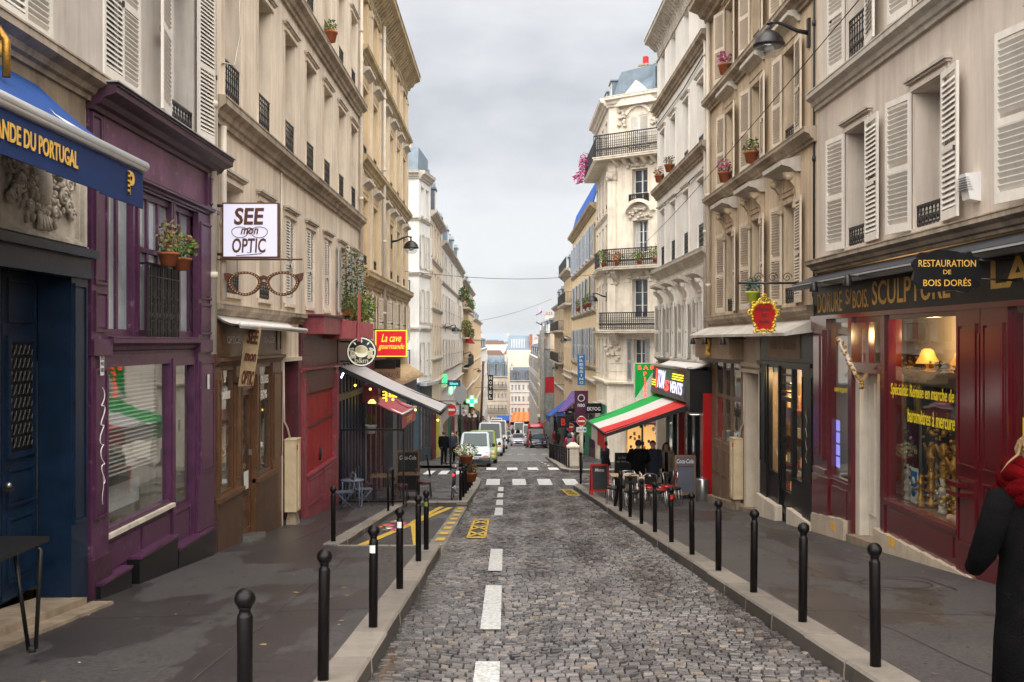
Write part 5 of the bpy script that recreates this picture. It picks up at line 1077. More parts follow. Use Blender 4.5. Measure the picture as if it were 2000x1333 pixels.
gbox(mb, 16.35, 16.92, -.20, -.16, -.52, 'pipe_beige'); gbox(mb, 16.72, 16.92, -.16, .0, -.52, 'pipe_beige'); panel(mb, 16.42, 16.68, -2.9, -.7, -.16, 'pipe_beige'); mb.box(15.62, 15.70, -.3, -.24, -3.0, -.52, 'tan_paint')
frame4(mb, 12.95, 15.45, zb, .40, -.06, .03, .07, Q); gbox(mb, 12.95, 15.45, -.06, .05, zb + .02, Q); mb.box(13.1, 15.3, .05, .065, -2.85, -2.58, Q); mb.box(12.9, 15.5, 0, .09, zb - .02, zb + .05, Q)
for u0, u1 in ((12.3, 12.95), (11.62, 12.28)): gbox(mb, u0, u1, -.06, .09, .40, Q); panel(mb, u0 + .08, u1 - .08, -1.6, .22, .09, Q, .06); panel(mb, u0 + .08, u1 - .08, -2.6, -1.75, .09, Q, .06)
for k in range(8): mb.box(11.66 + .16 * k, 11.7 + .16 * k, .09, .10, -1.5, .1, Q)
mb.box(12.6, 12.95, .1, .22, -1.86, -1.80, Q); mb.box(12.6, 12.95, .1, .22, -1.98, -1.93, Q)
frame4(mb, 6.0, 11.62, zb, .40, -.06, .03, .08, Q); gbox(mb, 5.0, 11.62, -.06, .05, zb, Q)
u = 5.0
while u < 19.0:
    if not (15.55 < u < 16.95): sbox(mb, u + .006, min(u + .44, 19.0), 0, .125, wz(u) - .15, wz(min(u + .44, 19)) - .15, wz(u) + .34 if u > 15.6 else -2.98, wz(u + .4) + .36 if u > 15.6 else -2.96, 'tile_base')
    u += .45
sbox(mb, 15.62, 16.92, -.3, .16, wz(15.62) - .1, wz(16.92) - .1, wz(15.62) + .10, wz(16.92) + .14, 'stone_old')
for u in (17.6, 14.9): mb.box(u, u + .22, .125, .13, wz(u) + .12, wz(u) + .26, 'gold_paint')
sf = mb.build('shopfront', b)
pane(sf, FR, 17.15, 18.1, zb + .05, .35, -.02, name='shop_window'); pane(sf, FR, 13.0, 15.4, zb + .05, .35, -.02, name='shop_window'); pane(sf, FR, 15.62, 16.9, -.36, .32, -.02, name='transom_glass'); pane(sf, FR, 15.7, 16.35, -3.0, -.52, -.24, name='door_glass'); pane(sf, FR, 6.1, 11.55, zb + .05, .35, -.02, name='shop_window')
def gold(s, u, z, h, w, mat='gold_paint', v=.072, **k): return ltext(s, FR, u, v, z, h, w, mat, sf, **k)
gold('DORURE', 18.05, .70, .36, 1.35, bold=.0); gold('S/', 17.05, .76, .26, .28); gold('BOIS.', 16.48, .70, .30, .72); gold('SCULPTURE', 14.55, .76, .38, 2.8, bold=.01); gold('LAQUE', 10.75, .77, .42, 2.6, bold=.02)
gold('Spécialité: Remise en marche de', 14.28, -.76, .23, 2.16, 'yellow_letter', .0, bold=.004, shear=.12); gold('baromètres à mercure', 13.95, -1.09, .21, 1.55, 'yellow_letter', .0, bold=.004, shear=.12)
gold('ANTIQUITÉS', 17.62, -.87, .11, .85, 'yellow_letter', -.012); gold('ACHAT', 16.05, -1.32, .13, .48, 'yellow_letter', -.232); gold('B', 11.38, -1.0, .24, .17, 'yellow_letter', -.012, bold=.01)
mb = MB(FR); mb.box(12.9, 18.9, -1.12, -1.05, -3.9, .5, 'interior_cream'); mb.box(13.0, 18.9, -1.05, -.33, -2.62, -2.56, 'wood_mid')
mb.box(16.75, 17.05, -1.0, -.92, -2.56, .3, 'maroon_old'); mb.box(15.3, 16.5, -1.05, -.95, -2.56, -.75, 'interior_dark'); mb.box(5, 12.9, -1.2, -1.15, -3.2, .5, 'green_shop'); mb.box(14.0, 16.2, -1.05, -.45, -.50, -.46, 'wood_mid'); mb.build('shop_interior', b)
# ---------------- tan house: black shop, old doorway, brown shop
b = B['R2']; mb = MB(FR); K = 'black_paint'
mb.box(19.02, 23.0, -.05, .05, -.46, .42, K); mb.box(19.0, 23.02, 0, .14, -.52, -.44, K); mb.box(19.9, 22.3, .05, .07, -.36, .14, 'tan_fascia')
mb.hexa([(19.0, 0, .18), (28.9, 0, .18), (28.9, .62, .10), (19.0, .62, .10), (19.0, 0, .44), (28.9, 0, .44), (28.9, .62, .16), (19.0, .62, .16)], 'cornice_pale')
for u0, u1 in ((19.02, 19.75), (22.45, 23.0)): gbox(mb, u0, u1, -.06, .07, -.5, K); panel(mb, u0 + .06, u1 - .06, -2.75, -.7, .07, K)
for u0, u1, z0 in ((19.75, 20.62, -2.9), (21.55, 22.45, -2.95)): frame4(mb, u0, u1, z0, -.5, -.06, .03, .08, K); gbox(mb, u0, u1, -.06, .03, z0 + .03, K)
frame4(mb, 20.62, 21.55, wz(21.5) + .2, -.5, -.10, .0, .09, K); mb.box(20.62, 21.55, -.1, .0, -1.28, -1.18, K); gbox(mb, 20.7, 21.5, -.08, -.03, -3.2, K)
for z in (-.72, -.9, -1.08): mb.box(20.7, 21.48, -.02, .0, z - .02, z + .02, K)
sbox(mb, 19.0, 20.6, 0, .14, wz(19) - .15, wz(20.6) - .15, wz(19) + .12, wz(20.6) + .34, 'stone_trim'); sbox(mb, 21.4, 23.05, 0, .16, wz(21.4) - .15, wz(23.05) - .15, wz(21.4) + .32, wz(23.05) + .52, 'stone_trim')
sf = mb.build('shopfront', b)
pane(sf, FR, 19.8, 20.58, -2.85, -.58, -.02, name='shop_window'); pane(sf, FR, 21.6, 22.4, -2.9, -.58, -.02, name='shop_window'); pane(sf, FR, 20.7, 21.48, -3.2, -.6, -.05, name='door_glass')
mb = MB(FR); mb.box(19.1, 24.3, -.66, -.62, -4.3, .2, 'interior_warm')
for i in range(4): mb.box(19.3, 24.2, -.62, -.44, -3.4 + .62 * i, -3.36 + .62 * i, 'wood_mid'); [mb.box(19.4 + .26 * j, 19.52 + .26 * j, -.58, -.46, -3.36 + .62 * i, -3.36 + .62 * i + .12 + .09 * ((i * 5 + j * 3) % 4), ('plate_white', 'tan_fascia', 'lit_interior', 'wood_mid', 'terracotta')[(i + j * 2) % 5]) for j in range(18)]
mb.box(19.3, 20.2, -.43, -.2, -3.9, -3.0, 'plate_white'); mb.build('shop_interior', b)
mb = MB(FR); mb.box(20.2, 23.9, -.5, -.42, -.50, -.46, 'lit_interior'); mb.box(23.0, 23.35, -.44, -.42, -1.75, -1.3, 'screen_blue'); mb.build('shop_light', b)
ltext('Belle O Naturel', FR, 21.1, .072, -.08, .20, 1.9, 'faded_letter', sf, 'lettering')
mb = MB(); mb.tube([FR(19.35 + .05 * math.sin(k * 1.9), .102, -1.35 - .085 * k) for k in range(13)], .007, 'faded_letter', 4); mb.build('graffiti', b)
mb = MB(FR); gbox(mb, 23.02, 23.25, -.4, .05, .2, 'stone_trim'); gbox(mb, 24.4, 24.62, -.4, .05, .2, 'stone_trim'); mb.box(23.02, 24.62, -.4, .06, -.72, .2, 'stone_trim'); mb.box(23.0, 24.65, 0, .14, -.62, -.52, 'stone_trim'); mb.box(23.0, 24.65, 0, .12, -.76, -.68, 'stone_trim')
gbox(mb, 23.25, 24.4, -.38, -.33, -.72, 'tan_fascia'); panel(mb, 23.35, 24.3, -2.3, -.85, -.33, 'tan_fascia'); panel(mb, 23.35, 24.3, -3.5, -2.4, -.33, 'tan_fascia'); mb.ball(FR(23.35, -.28, -2.75), .05, 'steel'); sbox(mb, 23.1, 24.6, -.4, .18, wz(23.1) - .1, wz(24.6) - .1, wz(23.1) + .12, wz(24.6) + .10, 'stone_old'); mb.build('house_door', b)
mb = MB(FR); T = 'tan_paint'
mb.box(24.62, 29.0, -.05, .42, -.46, .12, 'tan_fascia'); mb.box(24.6, 29.05, 0, .30, -.56, -.46, T)
for u0, u1 in ((24.64, 25.0), (26.0, 26.14), (26.9, 27.04), (28.0, 28.5)): gbox(mb, u0, u1, -.06, .035, -.5, T)
for u0, u1 in ((25.0, 26.0), (26.14, 26.9), (27.04, 28.0)): frame4(mb, u0, u1, -2.75, -.5, -.05, .02, .06, T); mb.box(u0, u1, -.05, .03, -1.55, -1.45, T); gbox(mb, u0, u1, -.05, .12, -2.72, T); panel(mb, u0 + .08, u1 - .08, -3.6, -2.9, .12, T)
sbox(mb, 24.6, 28.5, 0, .24, wz(24.6) - .15, wz(28.5) - .15, wz(24.6) + .16, wz(28.5) + .2, 'stone_old'); sf = mb.build('shopfront', b); pane(sf, FR, 25.0, 28.0, -2.7, -.55, .005, name='shop_window')
mb = MB(FR); mb.box(24.7, 28.8, -1.9, -1.85, -4.8, 0, 'interior_warm'); mb.box(25, 28, -1.0, -.5, -4.6, -3.2, 'wood_mid'); mb.build('shop_interior', b)
mb = MB(); c = FR(27.0, .46, -.05)
for s in (-1, 1):
    mb.tube([(c[0], c[1] + s * (.05 + .14 * math.sin(t * .45)), c[2] + .18 - .06 * t) for t in range(8)], [.03, .04, .03, .045, .03, .035, .025, .012], 'gold_paint', 6)
for _ in range(14): mb.ball((c[0], c[1] + R.uniform(-.18, .18), c[2] + R.uniform(-.35, .15)), R.uniform(.03, .06), 'gold_paint', 6, 5)
mb.build('carved_crest', b)
# ---------------- pizza bar (white house)
b = B['R3']; mb = MB(FR)
gbox(mb, 28.52, 28.98, -.1, .28, -1.5, 'red_gloss'); gbox(mb, 33.6, 33.8, -.1, .10, -1.9, 'red_gloss'); gbox(mb, 38.6, 39.0, -.3, .05, -.8, 'stone_white'); gbox(mb, 36.6, 36.9, -.3, .05, -.8, 'stone_white')
for u in (29.6, 30.9, 32.2, 35.0): gbox(mb, u, u + .16, -.08, .06, -1.6, 'black_paint')
gbox(mb, 29.0, 36.6, -.05, .12, wz(33) + .55, 'slate_board'); mb.box(28.9, 36.6, -.05, .06, -1.95, -.75, 'black_paint'); gbox(mb, 36.9, 38.6, -.9, -.8, -.8, 'wood_mid'); sf = mb.build('shopfront', b)
pane(sf, FR, 29, 36.6, wz(33) + .5, -1.9, -.02, name='shop_window')
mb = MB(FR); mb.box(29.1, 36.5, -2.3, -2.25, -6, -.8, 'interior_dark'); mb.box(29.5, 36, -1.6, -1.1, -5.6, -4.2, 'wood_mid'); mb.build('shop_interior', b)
mb = MB(FR)
for u in (29.5, 31.5, 34.5): mb.box(u, u + .5, -.9, -.8, -2.1, -2.05, 'lit_white')
mb.box(29.2, 29.7, .2, .55, -2.15, -2.05, 'white_plastic'); mb.box(29.25, 29.65, .25, .5, -2.17, -2.15, 'lit_white'); mb.build('bar_light', b)
# ---------------- corner house: lit shop in the canted corner, street doors
b = R4; mb = MB(CH)
mb.box(-.1, 5, 0, .06, g4 - .4, -2.6, 'stone_white'); sf = mb.build('ground_storey', b)
mb = MB(CH); mb.box(1.25, 3.3, .06, .10, g4 + .25, -4.55, 'lit_interior')
for k in range(40): u, z = R.uniform(1.3, 3.2), R.uniform(g4 + .3, -4.7); mb.box(u, u + .12, .10, .14, z, z + R.uniform(.08, .22), R.choice(['wood_light', 'wood_mid', 'lamp_warm', 'terracotta', 'plate_white', 'black_plastic']))
frame4(mb, 1.2, 3.35, g4, -4.45, .06, .2, .07, 'wood_light'); mb.box(2.2, 2.28, .06, .18, g4, -4.45, 'black_paint'); mb.hexa([(1.0, .06, -4.4), (3.5, .06, -4.4), (3.5, .8, -4.6), (1.0, .8, -4.6), (1.0, .06, -3.9), (3.5, .06, -3.9), (3.5, .8, -4.5), (1.0, .8, -4.5)], 'maroon_old'); mb.build('lit_shop_window', b)
def lowshops(bld, fac, u0, u1, n, mats, zt=-2.6):
    for k in range(n):
        a = u0 + (u1 - u0) * k / n + .08; c = u0 + (u1 - u0) * (k + 1) / n - .08; m = mats[k % len(mats)]; z = min(zt, wz(fac((a + c) / 2, 0, 0)[1]) + 3.4); g = wz(fac(a, 0, 0)[1]); g2 = wz(fac(c, 0, 0)[1])
        mb = MB(fac); mb.box(a, c, .0, .12, z - .55, z, m); mb.prism(cornice_pts(.3, z, z + .14, a), (c - a, 0, 0), 'cornice_pale'); sbox(mb, a, c, 0, .08, g - .4, g2 - .4, g + .6, g2 + .6, m)
        for q in range(5): uu = a + (c - a - .2) * q / 4; sbox(mb, uu, uu + .2, 0, .10, g - .5, g2 - .5, z - .5, z - .5, m)
        o = mb.build('shopfront', bld); gm = MB(fac); gm.poly([(a, .04, g2 + .6), (c, .04, g2 + .6), (c, .04, z - .5), (a, .04, z - .5)], 'glass_pane'); gm.build('shop_window', o, recalc=False)
lowshops(R4, FR, 58.2, 64.9, 2, ['green_shop', 'stone_white'], -3.0); lowshops(R5, FR, 65.1, 87.9, 5, ['purple_sign', 'green_shop', 'tan_paint', 'purple_sign', 'blue_shop'])
lowshops(B['R6'], FR, 88.1, 100.9, 3, ['maroon_old', 'tan_paint', 'blue_sign']); lowshops(B['R7'], FR, 101, 120.9, 4, ['tan_paint', 'green_shop', 'maroon_old', 'grey_wood']); lowshops(B['R8'], FR, 136, 178, 7, ['maroon_old', 'blue_shop', 'tan_paint', 'red_gloss'])
lowshops(B['L5'], FL, 60.7, 70.9, 3, ['maroon_old', 'yellow_shop', 'stone_trim']); lowshops(B['L6'], FL, 71.1, 103.9, 6, ['tan_fascia', 'green_shop', 'pink_wood', 'stone_white', 'blue_shop', 'green_shop']); lowshops(B['L7'], FL, 104, 139.9, 6, ['pink_wood', 'tan_paint', 'maroon_old', 'grey_wood']); lowshops(B['L8'], FL, 140, 184, 7, ['purple_sign', 'tan_paint', 'blue_shop', 'maroon_old'])
# ================================================================ THINGS
X3, Z3 = (1, 0, 0), (0, 0, 1)
def E_(name, loc, label, cat, group=None, rz=0): return empty(name, loc, label, cat, group, rz)
def part(mb, name, root): return mb.build(name, root)
# ---------------- bollards
ORD = ['first', 'second', 'third', 'fourth', 'fifth', 'sixth', 'seventh', 'eighth', 'ninth', 'tenth', 'eleventh', 'twelfth', 'thirteenth']
BOL = None
def bollard(x, y, z, label, group, rx=0, ry=0, h=1.0):
    global BOL
    if BOL is None:
        BOL = E_('bollard', (0, 0, 0), label, 'bollard', group)
        mb = MB(); mb.lathe([(.041, -.12), (.041, .80), (.038, .812), (.031, .815), (.031, .845), (.040, .85)], (0, 0, 0), 'bollard_paint', 16); mb.build('post', BOL, origin=(0, 0, 0))
        mb = MB(); mb.ball((0, 0, .895), .055, 'bollard_paint', 18, 12); mb.build('ball_finial', BOL, origin=(0, 0, 0)); o = BOL
    else: o = copy_tree(BOL)
    o.location = (x, y, z); o.rotation_euler = (rx, ry, R.uniform(0, 6) * 0); o.scale = (1, 1, h); setp(o, label, 'bollard', group)
    return o
for k in range(10):
    lean = R.uniform(-.012, .012); bollard(2.80, 7.53 + 1.85 * k, wz(7.53 + 1.85 * k), f'{ORD[k]} slim black ball topped bollard counting downhill from the maroon gilders shop', 'bollards along the gilders kerb', 0, lean)
bollard(2.86, 26.0, wz(26), 'slim black bollard tilting sideways among the parked bicycles', 'bollards along the gilders kerb', 0, .16)
for k, (x, y) in enumerate(((-1.36, 5.2), (-1.30, 7.1), (-1.21, 9.11), (-1.22, 11.5), (-1.23, 14.1), (-1.24, 15.6))):
    bollard(x, y, wz(y), f'{ORD[k]} slim black ball topped bollard uphill of the yellow marked loading bay', 'bollards on the kerb before the loading bay', 0, (0, .012, .006, 0, -.004, 0)[k])
bollard(-2.92, 16.9, wz(16.9), 'lone black bollard at the inner corner of the yellow loading bay', 'bollards on the kerb before the loading bay')
for k in range(6): bollard(-1.28, 28.4 + 1.9 * k, wz(28.4 + 1.9 * k), f'{ORD[k]} black bollard downhill on the kerb by the cafe terrace', 'bollards by the cafe terrace')
bollard(-3.25, 43.0, wz(43), 'black post leaning over at the side street corner', 'posts at the side street', 0, -.16); bollard(-3.35, 52.2, wz(52.2), 'straight black post on the far corner before the blue shop', 'posts at the side street')
for k in range(13): bollard(3.2 - .3 * k / 12, 50.2 + 1.25 * k, wz(50.2 + 1.25 * k), f'{ORD[k]} post of the close row of black bollards downhill of the stone pillar', 'close row of bollards across the side street')
for k, (x, y) in enumerate(((2.95, 39.0), (3.08, 40.6), (3.6, 46.9), (3.75, 49.6))): bollard(x, y, (wz(y) if y < 39.5 or y > 47.4 else rz(y)), f'{ORD[k]} black post at the crossing by the no entry sign', 'posts at the crossing', h=1.35 if k < 2 else 1.0)
# stickers on posts
for x, y, z, m, lab in ((2.80, 16.78, .74, 'red_plastic', 'red and white sticker wrapped on a black bollard post'), (-1.21, 9.11, .70, 'plate_white', 'white sticker on a black bollard before the loading bay'), (-1.22, 11.5, .72, 'plate_white', 'small pale sticker on the bollard nearest the yellow bay lines'), (-1.24, 15.6, .7, 'leaf_light', 'green sticker on the last bollard beside the loading bay')):
    mb = MB(); n = 7
    for i in range(n): a0, a1 = -PI * .72 + PI * .4 * i / n, -PI * .72 + PI * .4 * (i + 1) / n; mb.poly([(x + .0445 * math.cos(a), y + .0445 * math.sin(a), wz(y) + q) for a, q in ((a0, z), (a1, z), (a1, z + .07), (a0, z + .07))], m)
    top(mb, 'sticker', lab, 'sticker', (x, y, wz(y) + z))
# ---------------- street lamps on the walls
LAMP = None
def wall_lamp(x, y, z, s, label):
    """s=+1: arm reaches towards +x"""
    global LAMP
    if LAMP is None:
        LAMP = E_('street_lamp', (0, 0, 0), label, 'street lamp', 'lamps on brackets along the street')
        mb = MB(); mb.box(-.0, .05, -.06, .06, -.28, .28, 'iron_black'); mb.build('wall_plate', LAMP, origin=(0, 0, 0))
        mb = MB(); mb.tube([(.04, 0, .0), (.25, 0, .04), (.5, 0, .16), (.66, 0, .21), (.76, 0, .19), (.80, 0, .10), (.80, 0, .0)], [.045, .04, .034, .03, .03, .03, .03], 'iron_black', 10); mb.lathe([(.045, -.02), (.06, .0), (.045, .03)], (.79, 0, .18), 'iron_black', 10); mb.build('arm', LAMP, origin=(0, 0, 0))
        mb = MB(); mb.lathe([(.05, .05), (.10, .03), (.20, -.04), (.27, -.13), (.29, -.21), (.31, -.22), (.31, -.26), (.28, -.27)], (.8, 0, 0), 'iron_black', 22); hd = mb.build('lamp_head', LAMP, origin=(0, 0, 0))
        mb = MB(); mb.lathe([(.275, -.26), (.265, -.33), (.22, -.41), (.14, -.47), (.02, -.49)], (.8, 0, 0), 'globe_glass', 22); mb.lathe([(.10, -.26), (.09, -.34), (.03, -.36)], (.8, 0, 0), 'frame_white', 10); mb.build('globe', hd, origin=(0, 0, 0)); o = LAMP
    else: o = copy_tree(LAMP)
    o.location = (x, y, z); o.rotation_euler = (0, 0, 0 if s > 0 else PI); setp(o, label, 'street lamp', 'lamps on brackets along the street')
wall_lamp(XR, 19.45, 6.02, -1, 'large black wall lamp with a glass globe high on the tan house'); wall_lamp(XL, 39.6, 3.95, 1, 'black wall lamp on the ochre house above the wine shop')
wall_lamp(XR, 58.5, 2.6, -1, 'black bracket lamp on the carved corner house'); wall_lamp(XR, 88.2, .25, -1, 'bracket lamp after the shuttered beige house, above the purple sign'); wall_lamp(XR, 103, -2.6, -1, 'small bracket lamp low on the dull tan terraced house')
wall_lamp(XL, 75, 1.0, 1, 'black lamp on the white house with the blue zinc roof'); wall_lamp(XL, 108, -1.4, 1, 'dark lamp by the planted balcony'); wall_lamp(XL, 142, -4.1, 1, 'tiny bracket lamp on the buff house before the hotel sign')
# ---------------- big awnings
def awning(name, label, corners, val, stripes, under, group=None, frame='black_plastic', vmats=None, th=.03):
    """corners: wall near, wall far, front far, front near"""
    a, d, c, b_ = [Vector(p) for p in corners]; root = E_(name, a, label, 'awning', group); mb = MB(); n = len(stripes); m = 6
    for i, s in enumerate(stripes):
        for j in range(m):
            def P(t, q): p = (a.lerp(d, t)).lerp(b_.lerp(c, t), q); p.z -= .05 * math.sin(PI * q); return p
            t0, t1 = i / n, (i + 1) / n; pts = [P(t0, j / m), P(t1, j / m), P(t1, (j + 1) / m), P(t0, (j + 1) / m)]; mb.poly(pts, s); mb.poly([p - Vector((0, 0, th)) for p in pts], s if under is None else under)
    mb.build('canopy', root)
    mb = MB(); vm = vmats or stripes; K = 5
    for i, s in enumerate(vm):
        for j in range(K):
            t0, t1 = (i + j / K) / len(vm), (i + (j + 1) / K) / len(vm); p, q = b_.lerp(c, t0), b_.lerp(c, t1); dz = val * (1 - .10 * abs(math.sin(PI * j / K + .2)))
            mb.hexa([p - Vector((0, 0, dz)), q - Vector((0, 0, dz)), q - Vector((.012, 0, dz)), p - Vector((.012, 0, dz)), p, q, q - Vector((.012, 0, 0)), p - Vector((.012, 0, 0))], s)
    mb.build('valance', root)
    mb = MB(); mb.tube([b_, c], .04, frame, 8); mb.build('front_bar', root)
    for t in (.04, .96):
        mb = MB(); p = a.lerp(d, t); q = b_.lerp(c, t); w = p - Vector((0, 0, .1)); e = p.lerp(q, .5) + Vector((0, (.5 - t) * 1.2, -.08)); mb.tube([w, e, q], .03, frame, 6); mb.build('arm', root)
    return root
g = Vector
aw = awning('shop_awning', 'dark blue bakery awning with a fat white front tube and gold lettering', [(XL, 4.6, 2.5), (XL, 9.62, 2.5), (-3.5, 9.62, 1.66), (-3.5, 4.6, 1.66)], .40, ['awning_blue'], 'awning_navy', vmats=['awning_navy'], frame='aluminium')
mb = MB(); mb.tube([(-3.5, 4.5, 1.69), (-3.5, 9.66, 1.69)], .05, 'aluminium', 14); mb.build('front_tube', aw)
text('GOURMANDE DU PORTUGAL', (-3.487, 7.22, 1.47), (0, 1, 0), Z3, .14, 1.80, 'gold_paint', aw, 'lettering', bold=.02); text('P', (-3.488, 9.28, 1.47), (0, 1, 0), Z3, .22, .16, 'gold_paint', aw, 'monogram', bold=.03)
mb = MB(); [mb.box(-3.487, -3.484, 9.2, 9.24 + .02 * (i % 2), 1.36 + .045 * i, 1.385 + .045 * i, 'gold_paint') for i in range(5)]; mb.build('monogram', aw)
mb = MB(); mb.tube([(XL, 8.3, 2.62), (-4.22, 8.3, 2.60), (-4.16, 8.3, 2.5), (-4.16, 8.3, 2.2)], .035, 'gilt_dull', 8); mb.lathe([(.03, 0), (.07, .03), (.07, .06), (.03, .09)], (-4.22, 8.3, 2.45), 'gold_paint', 12, 'y'); top(mb, 'awning_bracket', 'yellow painted iron bracket above the blue bakery awning', 'bracket', (XL, 8.95, 2.7))
aw = awning('pizza_awning', 'green, white and red striped awning of the pizza bar', [(5.62, 29.3, -1.80), (5.62, 36.5, -1.86), (2.98, 36.5, -2.90), (2.92, 29.3, -2.74)], .52, ['awning_red', 'awning_white', 'awning_green'], None)
mb = MB(); mb.prism([(5.62, 29.3, -1.8), (2.92, 29.3, -2.74), (2.92, 29.3, -2.84), (5.62, 29.3, -1.95)], (0, .04, 0), 'black_plastic'); mb.build('side_rail', aw)
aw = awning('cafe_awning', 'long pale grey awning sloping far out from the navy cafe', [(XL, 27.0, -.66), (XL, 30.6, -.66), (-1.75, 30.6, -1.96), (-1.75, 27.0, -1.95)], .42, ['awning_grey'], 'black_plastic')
mb = MB(); mb.prism([(XL, 27.0, -.66), (-1.75, 27.0, -1.95), (-1.75, 27, -2.03), (XL, 27, -.80)], (0, .04, 0), 'black_plastic'); mb.build('side_rail', aw)
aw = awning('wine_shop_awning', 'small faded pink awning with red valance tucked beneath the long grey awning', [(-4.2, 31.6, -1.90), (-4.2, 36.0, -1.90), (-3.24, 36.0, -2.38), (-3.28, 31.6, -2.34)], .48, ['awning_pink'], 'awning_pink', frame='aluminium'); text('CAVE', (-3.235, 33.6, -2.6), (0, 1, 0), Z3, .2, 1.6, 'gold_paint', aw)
aw = awning('rolled_awning', 'white awning rolled up above the brown opticians front', [(XL, 15.5, .44), (XL, 20.6, .40), (-4.12, 20.6, .22), (-4.12, 15.5, .26)], .06, ['awning_white'], 'awning_white', frame='frame_white')
awning('striped_awning', 'pink and blue striped awning over a shop past the no entry sign', [(5.9, 76, -4.0), (5.9, 88, -4.4), (4.5, 88, -6.3), (4.5, 76, -5.4)], .9, ['cloth_mauve', 'cloth_blue'] * 4, None, vmats=['cloth_blue'])
awning('blue_awning', 'plain blue awning just downhill of the pink and blue one', [(5.9, 89, -5.4), (5.9, 98, -5.8), (4.0, 98, -7.2), (4.0, 89, -6.8)], .5, ['cloth_blue'], None); awning('orange_awning', 'orange striped awning of the cafe at the foot of the street', [(2.0, 257.5, -18.4), (8.5, 257.5, -18.4), (8.5, 252, -20.2), (1.2, 252, -20.6)], .7, ['orange_cloth', 'lamp_orange'] * 5, None)
awning('pink_awning', 'faded pink awning on the shop row below the pharmacy', [(XL, 92, -4.9), (XL, 98, -5.4), (-3.2, 98, -6.6), (-3.2, 92, -6.1)], .4, ['awning_pink'], None); awning('green_awning', 'dark green awning before the planted balconies', [(XL, 108, -6.4), (XL, 116, -7.1), (-3.0, 116, -8.3), (-3.0, 108, -7.6)], .5, ['green_shop'], None); awning('red_awning', 'dark red awning beside the bare brown post', [(XL, 124, -8), (XL, 134, -8.9), (-2.9, 134, -10.2), (-2.9, 124, -9.3)], .6, ['maroon_old'], None); awning('cream_awning', 'pale awning far down near the hotel sign', [(XL, 150, -10.6), (XL, 165, -12), (-2.6, 165, -13.6), (-2.6, 150, -12.2)], .6, ['awning_white'], None); awning('red_awning', 'bright red awning below the scaffold', [(5.9, 140, -10.5), (5.9, 155, -12), (4.0, 155, -13.5), (4.0, 140, -12)], .6, ['awning_red'], None); awning('blue_awning', 'pale blue awning near the end of the shaded row', [(5.9, 165, -13), (5.9, 185, -15), (3.6, 185, -16.5), (3.6, 165, -14.6)], .7, ['shutter_blue'], None)
awning('brown_awning', 'brown awning beside the scaffold', [(5.9, 112, -8), (5.9, 120, -8.6), (4.2, 120, -10), (4.2, 112, -9.3)], .5, ['terracotta'], None); awning('blue_awning', 'small blue awning below the brown one by the scaffold', [(5.9, 122, -9.6), (5.9, 130, -10), (4.4, 130, -11.2), (4.4, 122, -10.6)], .5, ['cloth_blue'], None)
awning('blue_awning', 'dark blue awning of the last shop front near the orange awning', [(-2.2, 249, -18.6), (.9, 249, -18.6), (.9, 246, -19.8), (-2.2, 246, -19.8)], .6, ['cloth_blue'], None)
# pink boxed awning case over the red shutters
mb = MB(); mb.box(XL, -4.05, 22.2, 24.6, .16, .58, 'pink_wood'); mb.box(XL, -3.95, 24.65, 29.8, .06, .52, 'awning_pink'); mb.box(XL, -4.0, 22.1, 24.65, .56, .60, 'maroon_old'); mb.prism([(-3.93, 26.4, -.02), (-3.93, 26.8, -.02), (-3.93, 26.7, 1.2), (-3.93, 26.55, 1.3)], (.05, 0, 0), 'awning_pink'); top(mb, 'awning_case', 'faded pink boarded awning case over the red shutters', 'awning case', (XL, 24, .3))
# ---------------- hanging signs facing up the street
def board(root, x0, x1, y, z0, z1, face, edge, th=.10, rim=.03):
    mb = MB(); frame4b = lambda a, b_, c, d: mb.box(a, b_, y - th / 2 - .004, y + th / 2 + .004, c, d, edge)
    frame4b(x0, x0 + rim, z0, z1); frame4b(x1 - rim, x1, z0, z1); frame4b(x0 + rim, x1 - rim, z1 - rim, z1); frame4b(x0 + rim, x1 - rim, z0, z0 + rim); mb.build('frame', root)
    mb = MB(); mb.box(x0 + rim, x1 - rim, y - th / 2, y + th / 2, z0 + rim, z1 - rim, face); return mb.build('panel', root)
def front(s, x, y, z, h, w, m, root, **k): return text(s, (x, y, z), X3, Z3, h, w, m, root, **k)
y = 15.6; r = E_('shop_sign', (XL, y, 1.7), 'square white lightbox with fat brown letters round a spectacles drawing', 'sign'); board(r, -4.42, -3.54, y, 1.30, 2.16, 'sign_white_lit', 'brown_letter', .12, .02); f_ = y - .062
front('SEE', -4.00, f_, 1.945, .27, .47, 'brown_letter', r, bold=.03, shear=.1); front('OPTIC', -4.00, f_, 1.49, .23, .53, 'brown_letter', r, bold=.02, shear=.1); front('mon', -3.99, f_ - .014, 1.71, .095, .28, 'brown_letter', r, shear=.3, bold=.02)
mb = MB()
for s in (-1, 1): mb.tube([(-3.99 + s * .15 + .13 * math.cos(t), f_ - .006, 1.71 + (.10 * math.sin(t) if math.sin(t) < 0 else .07 * math.sin(t))) for t in [2 * PI * k / 18 for k in range(18)]], .0055, 'brown_letter', 4, closed=True)
mb.tube([(-4.06, f_ - .006, 1.745), (-3.99, f_ - .006, 1.765), (-3.93, f_ - .006, 1.745)], .010, 'brown_letter', 4); mb.tube([(-4.2, f_ - .006, 1.335), (-4.0, f_ - .006, 1.345), (-3.8, f_ - .006, 1.365)], .006, 'brown_letter', 4); mb.tube([(-4.03, f_ - .006, 1.39), (-4.0, f_ - .006, 1.375), (-3.97, f_ - .006, 1.39)], .005, 'brown_letter', 4); mb.build('spectacles_motif', r)
